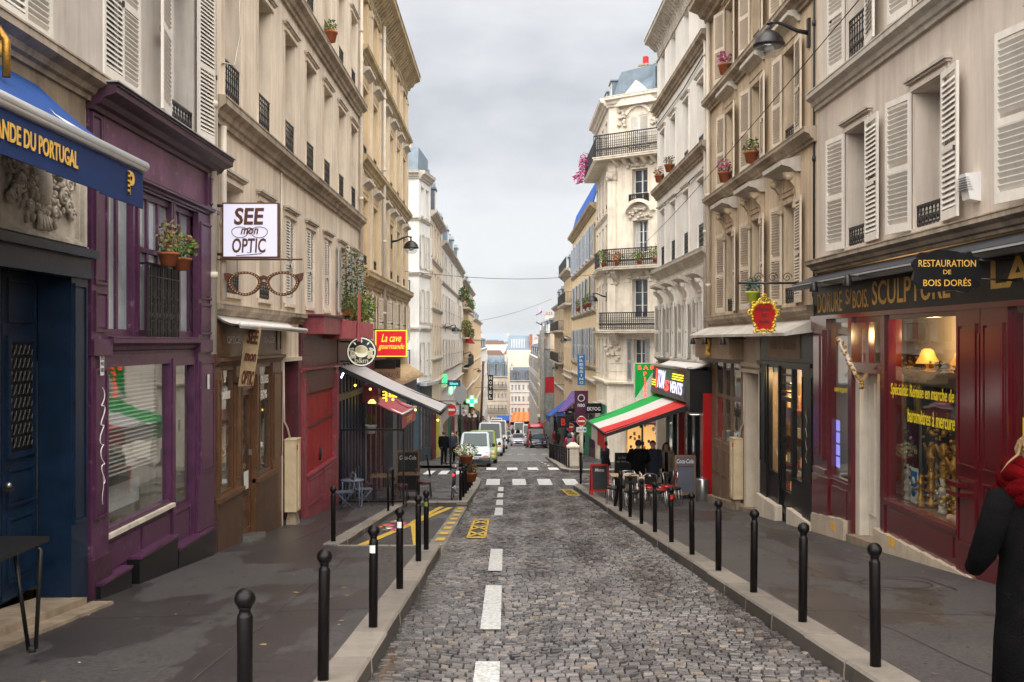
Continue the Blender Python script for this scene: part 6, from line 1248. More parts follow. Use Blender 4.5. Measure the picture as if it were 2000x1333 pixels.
mb = MB(); mb.tube([(XL, y, 2.12), (-4.4, y, 2.12)], .025, 'iron_black', 6); mb.tube([(XL, y, 1.36), (-4.4, y, 1.36)], .025, 'iron_black', 6); mb.build('bracket', r)
r = E_('spectacles_sign', (XL, y, 1.28), 'giant brown spectacles studded with bulbs hanging by chains from a rod', 'sign'); mb = MB(); mb.box(XL, -3.18, y - .02, y + .02, 1.265, 1.29, 'brown_letter'); mb.build('rod', r)
def lens(cx, cz, n=30):
    return [(cx + .265 * math.cos(t) * (1 - .10 * (math.sin(t) < 0) * abs(math.sin(t))), cz + (.17 * math.sin(t) if math.sin(t) > 0 else .215 * math.sin(t))) for t in [2 * PI * k / n for k in range(n)]]
mb = MB(); sy = y
for s, cx in ((-1, -4.08), (1, -3.49)):
    o_, i_ = lens(cx, .92), [(cx + (a - cx) * .80, .91 + (b_ - .91) * .80) for a, b_ in lens(cx, .92)]; n = len(o_)
    for k in range(n):
        p, q = k, (k + 1) % n; mb.hexa([(o_[p][0], sy - .03, o_[p][1]), (o_[q][0], sy - .03, o_[q][1]), (i_[q][0], sy - .03, i_[q][1]), (i_[p][0], sy - .03, i_[p][1]), (o_[p][0], sy + .03, o_[p][1]), (o_[q][0], sy + .03, o_[q][1]), (i_[q][0], sy + .03, i_[q][1]), (i_[p][0], sy + .03, i_[p][1])], 'brown_letter')
    mb.prism([(cx + s * .20, sy - .03, 1.04), (cx + s * .33, sy - .03, 1.07), (cx + s * .31, sy - .03, .96), (cx + s * .24, sy - .03, .90)], (0, .06, 0), 'brown_letter')
mb.prism([(-3.86, sy - .03, 1.0), (-3.785, sy - .03, 1.03), (-3.71, sy - .03, 1.0), (-3.71, sy - .03, .93), (-3.785, sy - .03, .97), (-3.86, sy - .03, .93)], (0, .06, 0), 'brown_letter'); fr_ = mb.build('spectacle_frame', r)
mb = MB()
for cx in (-4.08, -3.49):
    for k, (a, c) in enumerate(lens(cx, .92)): 
        if k % 1 == 0: mb.ball((cx + (a - cx) * .9, sy - .035, .915 + (c - .915) * .9), .011, 'wood_light', 6, 4)
mb.build('bulbs', fr_)
mb = MB()
for cx in (-4.2, -3.37):
    for k in range(6): mb.tube([(cx + .012 * math.cos(t), sy, 1.25 - .036 * k + .02 * math.sin(t)) for t in (0, 1.57, 3.14, 4.71)], .004, 'iron_black', 4, closed=True)
mb.build('chain', r)
y = 16.6; r = E_('wooden_sign', (XL, y, .2), 'narrow carved plank sign hung aslant over the opticians door', 'sign'); mb = MB()
mb.hexa([(-4.45, y - .02, -.76), (-4.20, y - .06, -.74), (-4.20, y + .0, -.74), (-4.45, y + .03, -.76), (-4.33, y - .02, .22), (-4.06, y - .06, .24), (-4.06, y, .24), (-4.33, y + .03, .22)], 'wood_light'); mb.build('plank', r)
u = unit((.12, 0, 1)); 
for i, s in enumerate(('SEE', 'mon', 'OPTIC')): text(s, (-4.19 - .036 * i * 1.2, y - .062, .07 - .34 * i), (.99, -.12, -.1), u, .24 if i != 1 else .13, .20, 'brown_letter', r, ext=.012, bold=.03, shear=.15)
mb = MB(); mb.tube([(XL, y, .24), (-4.2, y - .02, .26)], .015, 'iron_black', 6); mb.tube([(XL, y, -.70), (-4.35, y, -.72)], .015, 'iron_black', 6); mb.build('bracket', r)
# round burger-bar sign
y = 27.0; r = E_('round_sign', (XL, y, -.3), 'round dark teal sign with a cream burger and sun rays', 'sign'); cx, cz, rad = -3.89, -.29, .41
mb = MB(); mb.lathe([(rad, -.07), (rad, .07)], (cx, y, cz), 'black_paint', 36, 'y', False); mb.build('case', r)
mb = MB(); mb.lathe([(rad - .025, 0), (rad - .025, -.005)], (cx, y - .07, cz), 'sign_cream_lit', 36, 'y', False); mb.lathe([(rad - .06, 0), (rad - .06, -.004)], (cx, y - .076, cz), 'blue_shop', 36, 'y', False); mb.build('face', r)
mb = MB(); F_ = y - .084
def disc(x, z, rx, rz_, m='sign_cream_lit', d=0, n=16): mb.prism([(cx + x + rx * math.cos(2 * PI * k / n), F_ - d, cz + z + rz_ * math.sin(2 * PI * k / n)) for k in range(n)], (0, .004, 0), m)
disc(0, -.03, .165, .125); disc(0, .05, .17, .125, d=.005); disc(0, .055, .16, .105, 'lit_white' if False else 'flower_white', .010)
for x, z, q in ((-.23, -.05, .075), (.22, -.04, .085), (-.30, .05, .05), (.29, .05, .05), (-.27, -.14, .05), (.29, -.12, .05), (-.24, .07, .04), (.24, .08, .04), (-.19, -.14, .045), (.2, -.15, .045)): disc(x, z, q, q * .85, d=.002 + q * .05); disc(x, z, q * .8, q * .66, 'flower_white', .006 + q * .05)
for a in (-42, 0, 42):
    s, c = math.sin(math.radians(a)), math.cos(math.radians(a)); p = Vector((cx + s * .27, F_, cz + .03 + c * .26)); q = Vector((s, 0, c)); t = Vector((c, 0, -s)); mb.prism([p - q * .06, p + t * .025, p + q * .06, p - t * .025], (0, .004, 0), 'sign_cream_lit')
mb.build('burger_motif', r); front('b&m', cx, F_ - .006, cz - .235, .14, .36, 'flower_white', r, bold=.01)
mb = MB(); mb.tube([(XL, y, -.02), (-4.2, y, -.02)], .025, 'iron_black', 6); mb.tube([(XL, y, -.55), (-4.2, y, -.55)], .025, 'iron_black', 6); mb.build('bracket', r)
y = 33; r = E_('shop_sign', (XL, y, 0), 'red lit sign with a yellow border and two lines of yellow script', 'sign'); board(r, -4.30, -3.26, y, -.52, .36, 'sign_red_lit', 'sign_yellow_lit', .12, .03); front('La cave', -3.77, y - .066, .10, .26, .66, 'sign_yellow_lit', r, shear=.35, bold=.005); front('gourmande', -3.77, y - .066, -.20, .24, .86, 'sign_yellow_lit', r, shear=.35, bold=.005)
mb = MB(); mb.tube([(XL, y, .38), (-3.5, y, .36)], .025, 'iron_black', 6); mb.build('bracket', r)
for i, yy in enumerate((33.9, 35.6)):
    r = E_('estate_board', (XL, yy, -1.2), ('black and beige VENDU board under the red wine sign', 'second VENDU board half hidden behind the first')[i], 'sign', 'sold boards'); mb = MB(); mb.box(-4.5, -3.75, yy - .02, yy + .02, -1.35, -.95, 'tan_fascia'); mb.box(-4.5, -3.75, yy - .02, yy + .02, -.95, -.65, 'black_paint'); mb.build('panel', r); front('VENDU', -4.12, yy - .024, -1.15, .15, .55, 'black_letter', r)
# wine shop side box and its yellow neon bottle
r = E_('box_sign', (XL, 31.4, -1.6), 'dark red box sign below the grey awning with a yellow neon grape', 'sign'); mb = MB(); mb.box(-4.5, -3.98, 31.2, 31.5, -1.95, -1.35, 'maroon_old'); mb.build('case', r)
mb = MB(); mb.tube([(-3.74, 31.3, -1.35), (-3.74, 31.3, -1.9)], .03, 'neon_yellow', 6)
for k in range(9): mb.ball((-3.62 + .09 * (k % 3), 31.3, -1.55 - .09 * (k // 3)), .05, 'neon_yellow', 8, 6)
for k in range(4): mb.tube([(-3.86, 31.3, -1.5 - .1 * k), (-3.75, 31.3, -1.48 - .1 * k)], .02, 'neon_yellow', 5)
mb.build('neon_motif', r)
r = E_('string_lights', (-3, 27.4, -2), 'string of small warm bulbs along the edge of the grey awning', 'lights'); mb = MB(); P0, P1 = Vector((-4.3, 27.15, -.98)), Vector((-1.85, 27.3, -2.12)); pts = [P0.lerp(P1, t / 12) - Vector((0, 0, .10 * abs(math.sin(t * PI / 3)))) for t in range(13)]; mb.tube(pts, .008, 'black_plastic', 4); mb.build('wire', r)
for t in (1, 3, 6, 9, 12): m2 = MB(); m2.ball(pts[t] - Vector((0, 0, .05)), .036, 'bulb_warm', 8, 6); m2.build('bulb', r)
# ---------------- bar signs
y = 36.4; r = E_('bar_sign', (XR, y, -1.4), 'green and pale sign reading BAR PIZZA in red neon letters', 'sign'); board(r, 4.70, 5.60, y, -2.10, -.80, 'awning_green', 'frame_white', .16, .03)
mb = MB(); mb.prism([(4.76, y - .085, -2.07), (5.57, y - .085, -2.07), (5.57, y - .085, -.95), (5.48, y - .085, -.98)], (0, .004, 0), 'flower_teal' if False else 'frame_white'); mb.build('pale_triangle', r)
mb2 = M['awning_green']; front('B A R', 5.14, y - .09, -.97, .15, .60, 'neon_red', r, bold=.01)
for i, c in enumerate('PIZZA'): front(c, 5.10, y - .095, -1.20 - .19 * i, .15, .11 if c != 'I' else .03, 'neon_red', r, bold=.01)
r = E_('neon_sign', (XR, 33, -1.3), 'wide black framed bar fascia with white and red neon words', 'sign'); mb = MB(); mb.hexa([(5.30, 29.2, -1.80), (5.30, 36.3, -1.84), (5.95, 36.3, -1.84), (5.95, 29.2, -1.80), (5.42, 29.2, -.82), (5.42, 36.3, -.84), (5.95, 36.3, -.84), (5.95, 29.2, -.82)], 'black_paint'); mb.build('case', r)
sd_ = unit((.12, 0, 1)); SX = lambda z: 5.30 + (z + 1.80) * .1224 - .01
mb = MB(); mb.poly([(SX(-1.72) - .004, 29.5, -1.72), (SX(-1.72) - .004, 36.1, -1.74), (SX(-.9) - .004, 36.1, -.92), (SX(-.9) - .004, 29.5, -.9)], 'slate_board'); mb.prism([(SX(-1.3) - .008, 31.5, -1.32), (SX(-1.3) - .008, 33.6, -1.32), (SX(-.92) - .008, 34.5, -.94), (SX(-.92) - .008, 31.2, -.94)], (.003, 0, 0), 'green_shop'); mb.build('panel', r)
text('TOM', (SX(-1.32) - .02, 34.1, -1.30), (0, -1, 0), sd_, .62, 1.5, 'neon_white', r, bold=.02); text('S', (SX(-1.5) - .02, 32.7, -1.46), (0, -1, 0), sd_, .36, .9, 'neon_red', r, bold=.03); text('VENTS', (SX(-1.5) - .02, 31.0, -1.46), (0, -1, 0), sd_, .36, 2.2, 'neon_white', r, bold=.02)
mb = MB()
for k in range(3):
    z = -1.05 - .075 * k; mb.tube([(SX(z) - .02, 31.9, z), (SX(z) - .02, 30.0, z)], .018, 'neon_yellow', 5); z = -1.38 - .085 * k; mb.tube([(SX(z) - .02, 36.0, z), (SX(z) - .02, 35.1, z)], .018, 'neon_yellow', 5)
mb.build('neon_bars', r); mb = MB(); mb.tube([(SX(-1) - .02, 35.2, -.98), (SX(-1.4) - .02, 35.0, -1.4), (SX(-1.6) - .02, 34.9, -1.62)], .03, 'neon_red', 6); mb.build('neon_bars', r)
mb = MB(); mb.box(5.3, 5.95, 28.6, 29.18, -2.05, -.85, 'black_paint'); top(mb, 'speaker_box', 'plain black box closing the end of the neon fascia', 'box', (5.95, 28.9, -1.5))
awning('bar_canopy', 'short off white canopy above the neon fascia', [(XR, 28.6, -.62), (XR, 35.5, -.64), (5.25, 35.5, -.84), (5.20, 28.6, -.80)], .03, ['awning_white'], None, frame='steel')
# ---------------- gilders signs on iron bars
y = 19.25; r = E_('gilded_sign', (XR, y, 1.1), 'red shield sign in a gilt carved frame reading doreur sur bois', 'sign'); mb = MB(); mb.tube([(XR, y, 1.12), (4.5, y, 1.12)], .022, 'iron_black', 8)
for k in range(3): c = 5.45 - .28 * k; mb.tube([(c + .10 * (1 - t / 16) * math.cos(t * .7), y, 1.23 + .10 * (1 - t / 16) * math.sin(t * .7)) for t in range(15)], .009, 'iron_black', 5)
mb.build('rod', r); mb = MB(); sh = [(-.14, .20), (.14, .20), (.24, .04), (.14, -.30), (-.14, -.30), (-.24, .04)]; cx, cz = 5.0, .52
mb.prism([(cx + a, y - .03, cz + b_) for a, b_ in sh], (0, .06, 0), 'red_gloss'); mb.build('panel', r)
mb = MB(); n = 44; rg = random.Random(6); pts = []
for i in range(6):
    a, b_ = sh[i], sh[(i + 1) % 6]
    for k in range(7): t = k / 7; pts.append((cx + (a[0] + (b_[0] - a[0]) * t) * 1.06, cz + (a[1] + (b_[1] - a[1]) * t) * 1.06))
for i, (a, c) in enumerate(pts): mb.ball((a + rg.uniform(-.015, .015), y - .03, c + rg.uniform(-.015, .015)), (rg.uniform(.022, .042), .035, rg.uniform(.022, .042)), 'gold', 8, 6)
for a, c, s in ((0, .27, .07), (-.07, .25, .05), (.07, .25, .05), (0, .34, .045), (-.27, .03, .05), (.27, .03, .05), (0, -.36, .05), (-.17, -.33, .04), (.17, -.33, .04), (-.2, .2, .04), (.2, .2, .04)): mb.tube([(cx + a + s * math.cos(t), y - .04, cz + c + s * math.sin(t)) for t in [2 * PI * k / 10 for k in range(9)]], .016, 'gold', 5)
mb.build('gilt_frame', r)
for i, s in enumerate(('doreur', 'sur', 'bois')): front(s, cx, y - .034, cz + .10 - .12 * i, .075, (.28, .13, .19)[i], 'black_letter', r, bold=.02)
mb = MB(); mb.tube([(cx - .08, y, 1.12), (cx - .08, y, cz + .3)], .006, 'iron_black', 4); mb.tube([(cx + .08, y, 1.12), (cx + .08, y, cz + .3)], .006, 'iron_black', 4); mb.build('chain', r)
y = 11.5; r = E_('hanging_sign', (XR, y, .85), 'black scalloped oval sign with gold letters reading RESTAURATION DE BOIS DORÉS', 'sign'); mb = MB(); cx, cz = 5.09, .80; n = 64
pts = [(cx + (.39 + .017 * math.cos(11 * t)) * (abs(math.cos(t)) ** .5) * (1 if math.cos(t) > 0 else -1), cz + (.235 + .017 * math.cos(11 * t + 1)) * (abs(math.sin(t)) ** .62) * (1 if math.sin(t) > 0 else -1)) for t in [2 * PI * k / n for k in range(n)]]
mb.prism([(a, y - .025, c) for a, c in pts], (0, .05, 0), 'sign_black'); mb.build('panel', r)
front('RESTAURATION', cx, y - .03, cz + .095, .08, .66, 'gold_paint', r); front('DE', cx, y - .03, cz - .005, .05, .09, 'gold_paint', r); front('BOIS DORÉS', cx, y - .03, cz - .12, .095, .55, 'gold_paint', r)
mb = MB(); mb.tube([(XR, y, .95), (5.45, y, .93)], .014, 'iron_black', 6); mb.tube([(XR, y, .70), (5.45, y, .72)], .014, 'iron_black', 6); mb.build('bracket', r)
r = E_('gilt_moulding', (XR, 16.5, -.2), 'long gilt carved frame moulding hung aslant before the gilders door', 'ornament'); mb = MB(); p0, p1 = Vector((5.62, 16.75, .02)), Vector((5.72, 15.95, -.75)); mb.tube([p0, p1], .04, 'stone_relief', 6)
for k in range(70): q = p0.lerp(p1, k / 69); mb.ball(q + Vector((R.uniform(-.03, .03), R.choice((-.05, .05)) + R.uniform(-.02, .02), R.uniform(-.03, .03))), R.uniform(.015, .03), 'gilt_dull', 7, 5)
mb.build('moulding', r)
SP = None
for i, (u, lab) in enumerate(((17.2, 'black spotlight over the gold lettering at the downhill end of the maroon shop'), (15.5, 'black spotlight by the scalloped oval sign'), (26.6, 'black spotlight on a bar above the brown shop'), (28.3, 'black spotlight at the end of the brown shop fascia'), (24.4, 'small black spotlight beside the old stone doorway'))):
    z = 1.0 if u < 19 else .06; v = .62; r = E_('spotlight', FR(u, 0, z), lab, 'spotlight', 'spotlights over the shop signs'); mb = MB(); mb.tube([FR(u, 0, z), FR(u, v, z + .02)], .014, 'iron_black', 6); mb.build('arm', r); c = FR(u, v, z); mb = MB(); mb.lathe([(.03, .03), (.05, 0), (.08, -.14), (.075, -.15)], c, 'iron_black', 12); mb.build('lamp_head', r)
# ---------------- sundry wall things
mb = MB(FR); mb.prism([(12.45, 0, 1.75), (12.45, .14, 1.78), (12.45, .20, 2.10), (12.45, 0, 2.12)], (.20, 0, 0), 'white_plastic'); [mb.box(12.44, 12.66, .10 + .012 * k, .205, 1.90 + .03 * k, 1.905 + .03 * k, 'frame_grey') for k in range(6)]; top(mb, 'alarm_box', 'white plastic alarm box beside the gilders window', 'alarm box', FR(12.5, 0, 1.9))
def meter(fac, u, h, label):
    g_ = wz(u); r = E_('heater_box', fac(u, .1, g_), label, 'utility box'); mb = MB(fac); mb.box(u - .22, u + .22, .03, .27, g_ + .28, g_ + h, 'beige_box'); mb.box(u - .03, u + .03, .27, .285, g_ + .35, g_ + h - .1, 'beige_box'); mb.box(u - .24, u + .24, .02, .28, g_ + h, g_ + h + .02, 'beige_box'); mb.build('cabinet', r); mb = MB(fac); mb.hexa([(u - .22, .04, g_ - .05), (u + .22, .04, g_ - .05), (u + .22, .27, g_ - .05), (u - .22, .27, g_ - .05), (u - .12, .08, g_ + .28), (u + .12, .08, g_ + .28), (u + .12, .22, g_ + .28), (u - .12, .22, g_ + .28)], 'stone_old'); mb.build('plinth', r); mb = MB(fac); mb.tube([fac(u, .1, g_ + h), fac(u - .1, .06, g_ + h + .25), fac(u - .35, .05, g_ + h + .4), fac(u - .4, .05, -.4)], .02, 'pipe_beige', 6); mb.build('pipe', r)
    mb = MB(fac); mb.box(u - .20, u - .06, .271, .275, g_ + h - .2, g_ + h - .1, 'red_plastic'); mb.build('warning_label', r)
meter(FL, 20.6, 1.75, 'tall beige utility cabinet on a stone plinth before the maroon passage door'); meter(FR, 25.0, 1.78, 'tall beige utility cabinet on a plinth against the brown shop')
r = E_('cable_span', (0, 47, 3.2), 'thin cable strung across the street in front of the sky', 'cable'); mb = MB(); mb.tube([Vector((XL, 45, 3.15)).lerp(Vector((XR, 57, 3.9)), t / 10) - Vector((0, 0, .35 * math.sin(PI * t / 10))) for t in range(11)], .012, 'iron_black', 4); mb.build('wire', r)
r = E_('cable_span', (3, 40, 4), 'black cable slanting from the pink house down past the tan house', 'cable'); mb = MB(); mb.tube([Vector((5.4, 14.0, 5.3)).lerp(Vector((5.9, 57, 4.0)), t / 14) - Vector((.3 * math.sin(PI * t / 14), 0, .8 * math.sin(PI * t / 14))) for t in range(15)], .011, 'iron_black', 4); mb.build('wire', r)
r = E_('shoe_wire', (3, 120, 3), 'pair of trainers dangling from a wire over the far street', 'shoes'); mb = MB(); mb.tube([Vector((XL, 120, 2.2)).lerp(Vector((XR, 128, 5.4)), t / 10) - Vector((0, 0, .4 * math.sin(PI * t / 10))) for t in range(11)], .02, 'iron_black', 4); mb.build('wire', r)
for k, (x, z) in enumerate(((4.35, 3.2), (4.4, 2.3))): mb = MB(); mb.loft([[(x - .5 + .16 * i, 126 + w * .12 * (1 - abs(i - 2.5) * .2), z + h * (.32 if i > 3 else .16) + .08 * i * (1 - 2 * k)) for w, h in ((-1, 0), (1, 0), (1, 1), (-1, 1))] for i in range(6)], 'cloth_mauve' if k == 0 else 'paint_blue'); mb.tube([(x, 126, z + .3), (4.4, 126, 4.4)], .02, 'plate_white', 4); mb.build('shoe', r)
# ---------------- plants
def pot(mb, c, r, h, mat='terracotta'): mb.lathe([(r * .68, 0), (r * .95, h * .82), (r * 1.05, h * .84), (r * 1.05, h), (r * .9, h), (r * .85, h * .85)], c, mat, 14); 
def potplant(name, label, c, r, h, mats, n, rad, size, potm='terracotta', group=None, cat='plant', off=(0, 0, 0), droop=0, soilm='soil'):
    o = E_(name, c, label, cat, group); mb = MB(); pot(mb, c, r, h, potm); mb.build('pot', o); mb = MB(); mb.lathe([(r * .86, 0), (r * .86, .01)], (c[0], c[1], c[2] + h * .86), soilm, 10); mb.build('soil', o); mb = MB(); mb.leaves((c[0] + off[0], c[1] + off[1], c[2] + h + rad[2] * .75 + off[2]), rad, n, size, mats, droop=droop)
    for k in range(7): mb.tube([(c[0], c[1], c[2] + h * .8), (c[0] + R.uniform(-1, 1) * rad[0] * .8, c[1] + R.uniform(-1, 1) * rad[1] * .8, c[2] + h + rad[2] * R.uniform(.6, 1.7))], .004, 'leaf_dry', 4)
    mb.build('foliage', o); return o
GL = ['leaf_green', 'leaf_light', 'leaf_green', 'leaf_dry']
potplant('flower_pot', 'round terracotta pot of dry stalks on the purple shop grille', FL(12.62, .28, .95), .13, .17, ['leaf_dry', 'leaf_dry', 'leaf_green'], 150, (.18, .2, .25), .07, group='pots on the purple grille'); potplant('flower_pot', 'oval terracotta pot with trailing green leaves on the purple shop grille', FL(13.1, .28, .93), .14, .16, GL, 220, (.22, .26, .2), .07, group='pots on the purple grille')
for u, z, m, lab in ((26.3, 4.2, ['flower_pink', 'leaf_green'], 'terracotta pots of pink flowers on the lower sill of the tan house near the drainpipe'), (23.45, 4.2, GL, 'green and rust planter on the middle sill of the tan house'), (26.3, 7.05, ['flower_purple', 'flower_pink'], 'terracotta pot of magenta heather high on the tan house'), (23.3, .9, ['flower_teal', 'leaf_dark'], 'lime green pot of teal flowers behind the gilt shield sign'), (37.5, 5.98, ['leaf_dry', 'terracotta'], 'rust brown potted plant with an urn on the white house sill'), (35.2, 5.98, ['leaf_dry', 'leaf_green'], 'small rust planter next sill uphill on the white house')):
    potplant('window_plant', lab, FR(u, .16, z), .17, .26, m, 130, (.2, .3, .2), .08, 'lime_pot' if 'lime' in lab else 'terracotta', 'pots on upper sills')
potplant('window_plant', 'reddish flower box on a high sill of the cream house', FL(22.6 + 2.2, .2, 7.45), .17, .25, ['leaf_dry', 'leaf_green', 'leaf_light'], 110, (.15, .3, .18), .08, group='pots on upper sills')
for i, (u, z, s) in enumerate(((28.0, .75, 1.2), (30.0, .70, 1.25))):
    o = E_('climbing_plant', FL(u, .2, z), ('dark leafy climber on a shutter of the cream house', 'bright green bush spilling from a sill beside the ochre house')[i], 'plant', 'plants by the pink awning case'); mb = MB(); mb.leaves(FL(u, .28, z + .25), (.38, .8, .5), 520, .11, ['leaf_light', 'leaf_green', 'leaf_light'] if i else GL, droop=.4); mb.leaves(FL(u - .3, .2, z + 1.2), (.25, .6, .8), 260, .09, ['leaf_dark', 'leaf_green', 'leaf_dry']); mb.build('foliage', o); mb = MB(); mb.tube([FL(u, .1, z), FL(u - .2, .12, z + .9), FL(u - .3, .1, z + 1.9)], .012, 'leaf_dry', 5); mb.box(*sorted((XL, XL + .3)), u - .4, u + .4, z - .05, z + .16, 'lime_pot' if False else 'terracotta'); mb.build('trough', o)
c = (-1.30, 33.0, wz(33) + .98); o = potplant('flower_basket', 'terracotta basket of white and yellow flowers raised on bollards by the kerb', c, .24, .26, ['leaf_green', 'leaf_light', 'flower_white', 'flower_white', 'leaf_green'], 420, (.42, .38, .22), .075, cat='planter')
potplant('flower_basket', 'low terracotta tub of withered brown trailers beneath the flower basket', (-1.16, 33.6, wz(33.6) + .35), .22, .3, ['leaf_dry', 'leaf_dry', 'soil'], 300, (.26, .26, .35), .08, cat='planter', droop=.8, off=(0, 0, -.2))
for i, (x, u, z) in enumerate(((1.0, 0, 4.25), (2.4, 0, 4.25), (3.4, 0, 4.3), (.1, 0, 4.2))): q = CH(x, .78, z); potplant('balcony_plant', ('orange flowered box in the middle of the second balcony', 'green trailing plant on the second balcony of the corner house', 'yellowing shrub at the far end of the second balcony', 'dense ivy pot on the near end of the second balcony')[i], q, .16, .25, ['leaf_green', 'leaf_light', 'leaf_dry'] if i else ['orange_cloth', 'leaf_green'], 170, (.4, .4, .45 if i > 1 else .3), .12, group='plants on the carved balcony', droop=.3)
q = FR(63.5, .85, 11.3); o = E_('balcony_plant', q, 'bright magenta blossom spilling over the top balcony of the corner house', 'plant'); mb = MB(); mb.leaves(q, (.45, 1.4, .7), 320, .18, ['flower_pink', 'flower_pink', 'flower_purple']); mb.leaves((q[0] - .3, q[1] + 1, q[2] - .7), (.4, .9, .4), 130, .18, ['flower_pink']); mb.build('blossom', o)
for u, z, lab in ((68, 2.3, 'green pot plant on the first sill of the beige house'), (71.5, 2.3, 'low green plant on the second sill of the beige house'), (78, 2.3, 'leafy plant on a further sill of the beige house')): potplant('window_plant', lab, FR(u, .25, z), .2, .3, GL, 120, (.25, .4, .4), .13, group='pots on the beige house')
for u, z, lab, m in ((109, .9, 'mass of greenery hanging from the ochre house balcony', GL), (113, 4.1, 'yellow green shrub on the top balcony of the ochre house', ['leaf_light', 'leaf_light', 'leaf_green']), (96, 4.5, 'dark bush on a sill of the white house with the zinc roof', ['leaf_green', 'leaf_dark']), (100, 1.4, 'small bush on the lower sill of the white house', GL)): q = FL(u, .6, z); o = E_('balcony_plant', q, lab, 'plant', 'greenery on far balconies'); mb = MB(); mb.leaves(q, (.6, 2.0, .8), 320, .24, m, droop=.5); mb.build('foliage', o); mb = MB(); mb.box(q[0] - .2, q[0] + .1, q[1] - .8, q[1] + .8, q[2] - .5, q[2] - .25, 'terracotta'); mb.build('trough', o)
mb = MB(); q = FL(107, .8, .1); mb.prism([(q[0] - .3, q[1], q[2] + .7), (q[0] + .5, q[1], q[2] - .4), (q[0], q[1] + 1.5, q[2] - .4), (q[0] - .6, q[1], q[2] - .3)], (0, .3, 0), 'red_gloss'); top(mb, 'parasol', 'closed red parasol on the planted balcony', 'parasol', q)
# ---------------- things seen in the gilders window
for i, u in enumerate((15.4, 14.2)):
    q = FR(u, -.58, -.46); r = E_('table_lamp', q, ('lit lamp with a frilled amber shade standing in the gilders window', 'second lit amber lamp half hidden by the maroon doors')[i], 'lamp', 'amber lamps'); mb = MB(); mb.lathe([(.10, 0), (.02, .03), (.02, .14)], q, 'gold', 10); mb.build('base', r)
    mb = MB(); mb.lathe([(.05, .34), (.09, .31), (.12, .22), (.175, .12), (.17, .11), (.115, .22), (.08, .30)], q, 'lamp_warm', 18); mb.build('lamp_shade', r)
pl = bpy.data.lights.new('shop_lamp', 'POINT'); pl.energy = 9; pl.color = (1, .62, .28); pl.shadow_soft_size = .1; po = bpy.data.objects.new('shop_lamp', pl); C.objects.link(po); po.location = FR(15.0, -.5, .1)
pl2 = pl.copy(); pl2.energy = 22; po = bpy.data.objects.new('shop_lamp', pl2); C.objects.link(po); po.location = FR(21.5, -.3, -.8)
for i, (u, v, z, h, m) in enumerate(((16.35, -.55, -1.85, .48, 'stone_relief'), (16.3, -.5, -2.5, .62, 'gold'), (15.3, -.6, -2.55, 1.35, 'gilt_dull'), (14.75, -.55, -2.55, 1.4, 'gilt_dull'), (14.3, -.5, -2.55, 1.2, 'gilt_dull'))):
    q = Vector(FR(u, v, z)); r = E_('statuette', q, ('grey cherub figure on a bracket behind the gilders glass', 'short gilded column figure low in the gilders window', 'tall gilded candlestick figure in the window centre', 'ornate gilded figure beside the candlestick', 'small gilded figure next to the maroon doors')[i], 'statuette', 'figures in the gilders window'); mb = MB(); rg = random.Random(i); pr = [(.10, 0)]; zz = 0
    while zz < h * .7: zz += h * .035; pr.append((rg.uniform(.025, .085), zz))
    pr.append((.03, h * .74)); mb.lathe(pr, q, m, 10); mb.ball(q + Vector((0, 0, h * .84)), (.042, .042, .055), m, 10, 8)
    for s in (-1, 1): mb.tube([q + Vector((0, 0, h * .66)), q + Vector((0, s * .12, h * .6)), q + Vector((-.05, s * .17, h * .72))], [.035, .028, .02], m, 6)
    for _ in range(46): mb.ball(q + Vector((rg.uniform(-.09, .09), rg.gauss(0, .10), rg.uniform(.05, .95) * h)), rg.uniform(.012, .034), m, 6, 5)
    mb.build('figure', r)
r = E_('mirror', FR(17.1, -.9, -1.0), 'gilt framed mirror with a carved crest in the gilders window', 'mirror'); mb = MB(FR); frame4(mb, 16.55, 17.6, -1.22, -.72, -.95, -.9, .05, 'gold'); mb.build('frame', r); mb = MB(FR); mb.poly([(16.6, -.92, -1.18), (17.55, -.92, -1.18), (17.55, -.92, -.76), (16.6, -.92, -.76)], 'chrome'); mb.build('glass', r); mb = MB()
for k in range(16): a = PI * k / 15; mb.ball(FR(17.08 + .42 * math.cos(a), -.88, -.70 + .16 * math.sin(a) ** 2), .045, 'wood_mid', 6, 5)
mb.build('crest', r)
rg = random.Random(31)
for k in range(26):
    q = Vector(FR(rg.uniform(14.0, 16.9), -rg.uniform(.35, .85), -2.55 if k < 15 else -.46)); mb = MB(); m = rg.choice(['gilt_dull', 'wood_mid', 'stone_relief', 'gilt_dull', 'interior_dark', 'iron_black']); h = rg.uniform(.2, .75) if k < 15 else rg.uniform(.1, .3); pr = [(.08, 0)]; zz = 0
    while zz < h: zz += h * .08; pr.append((rg.uniform(.015, .09) * (1 - .4 * zz / h), zz))
    mb.lathe(pr, q, m, 8)
    for _ in range(12): mb.ball(q + Vector((rg.gauss(0, .06), rg.gauss(0, .09), rg.uniform(.1, 1) * h)), rg.uniform(.012, .03), m, 5, 4)
    top(mb, 'ornament', 'small carved antique among the clutter of the gilders window', 'ornament', q, 'antiques in the gilders window')
for k in range(4): mb = MB(FR); z = -1.62 - .22 * k; mb.box(17.86, 18.06, -.055, -.05, z, z + .19, 'screen_blue'); top(mb, 'notice_card', f'{ORD[k]} bluish card down the narrow gilders window', 'card', FR(17.9, -.05, z), 'bluish cards')
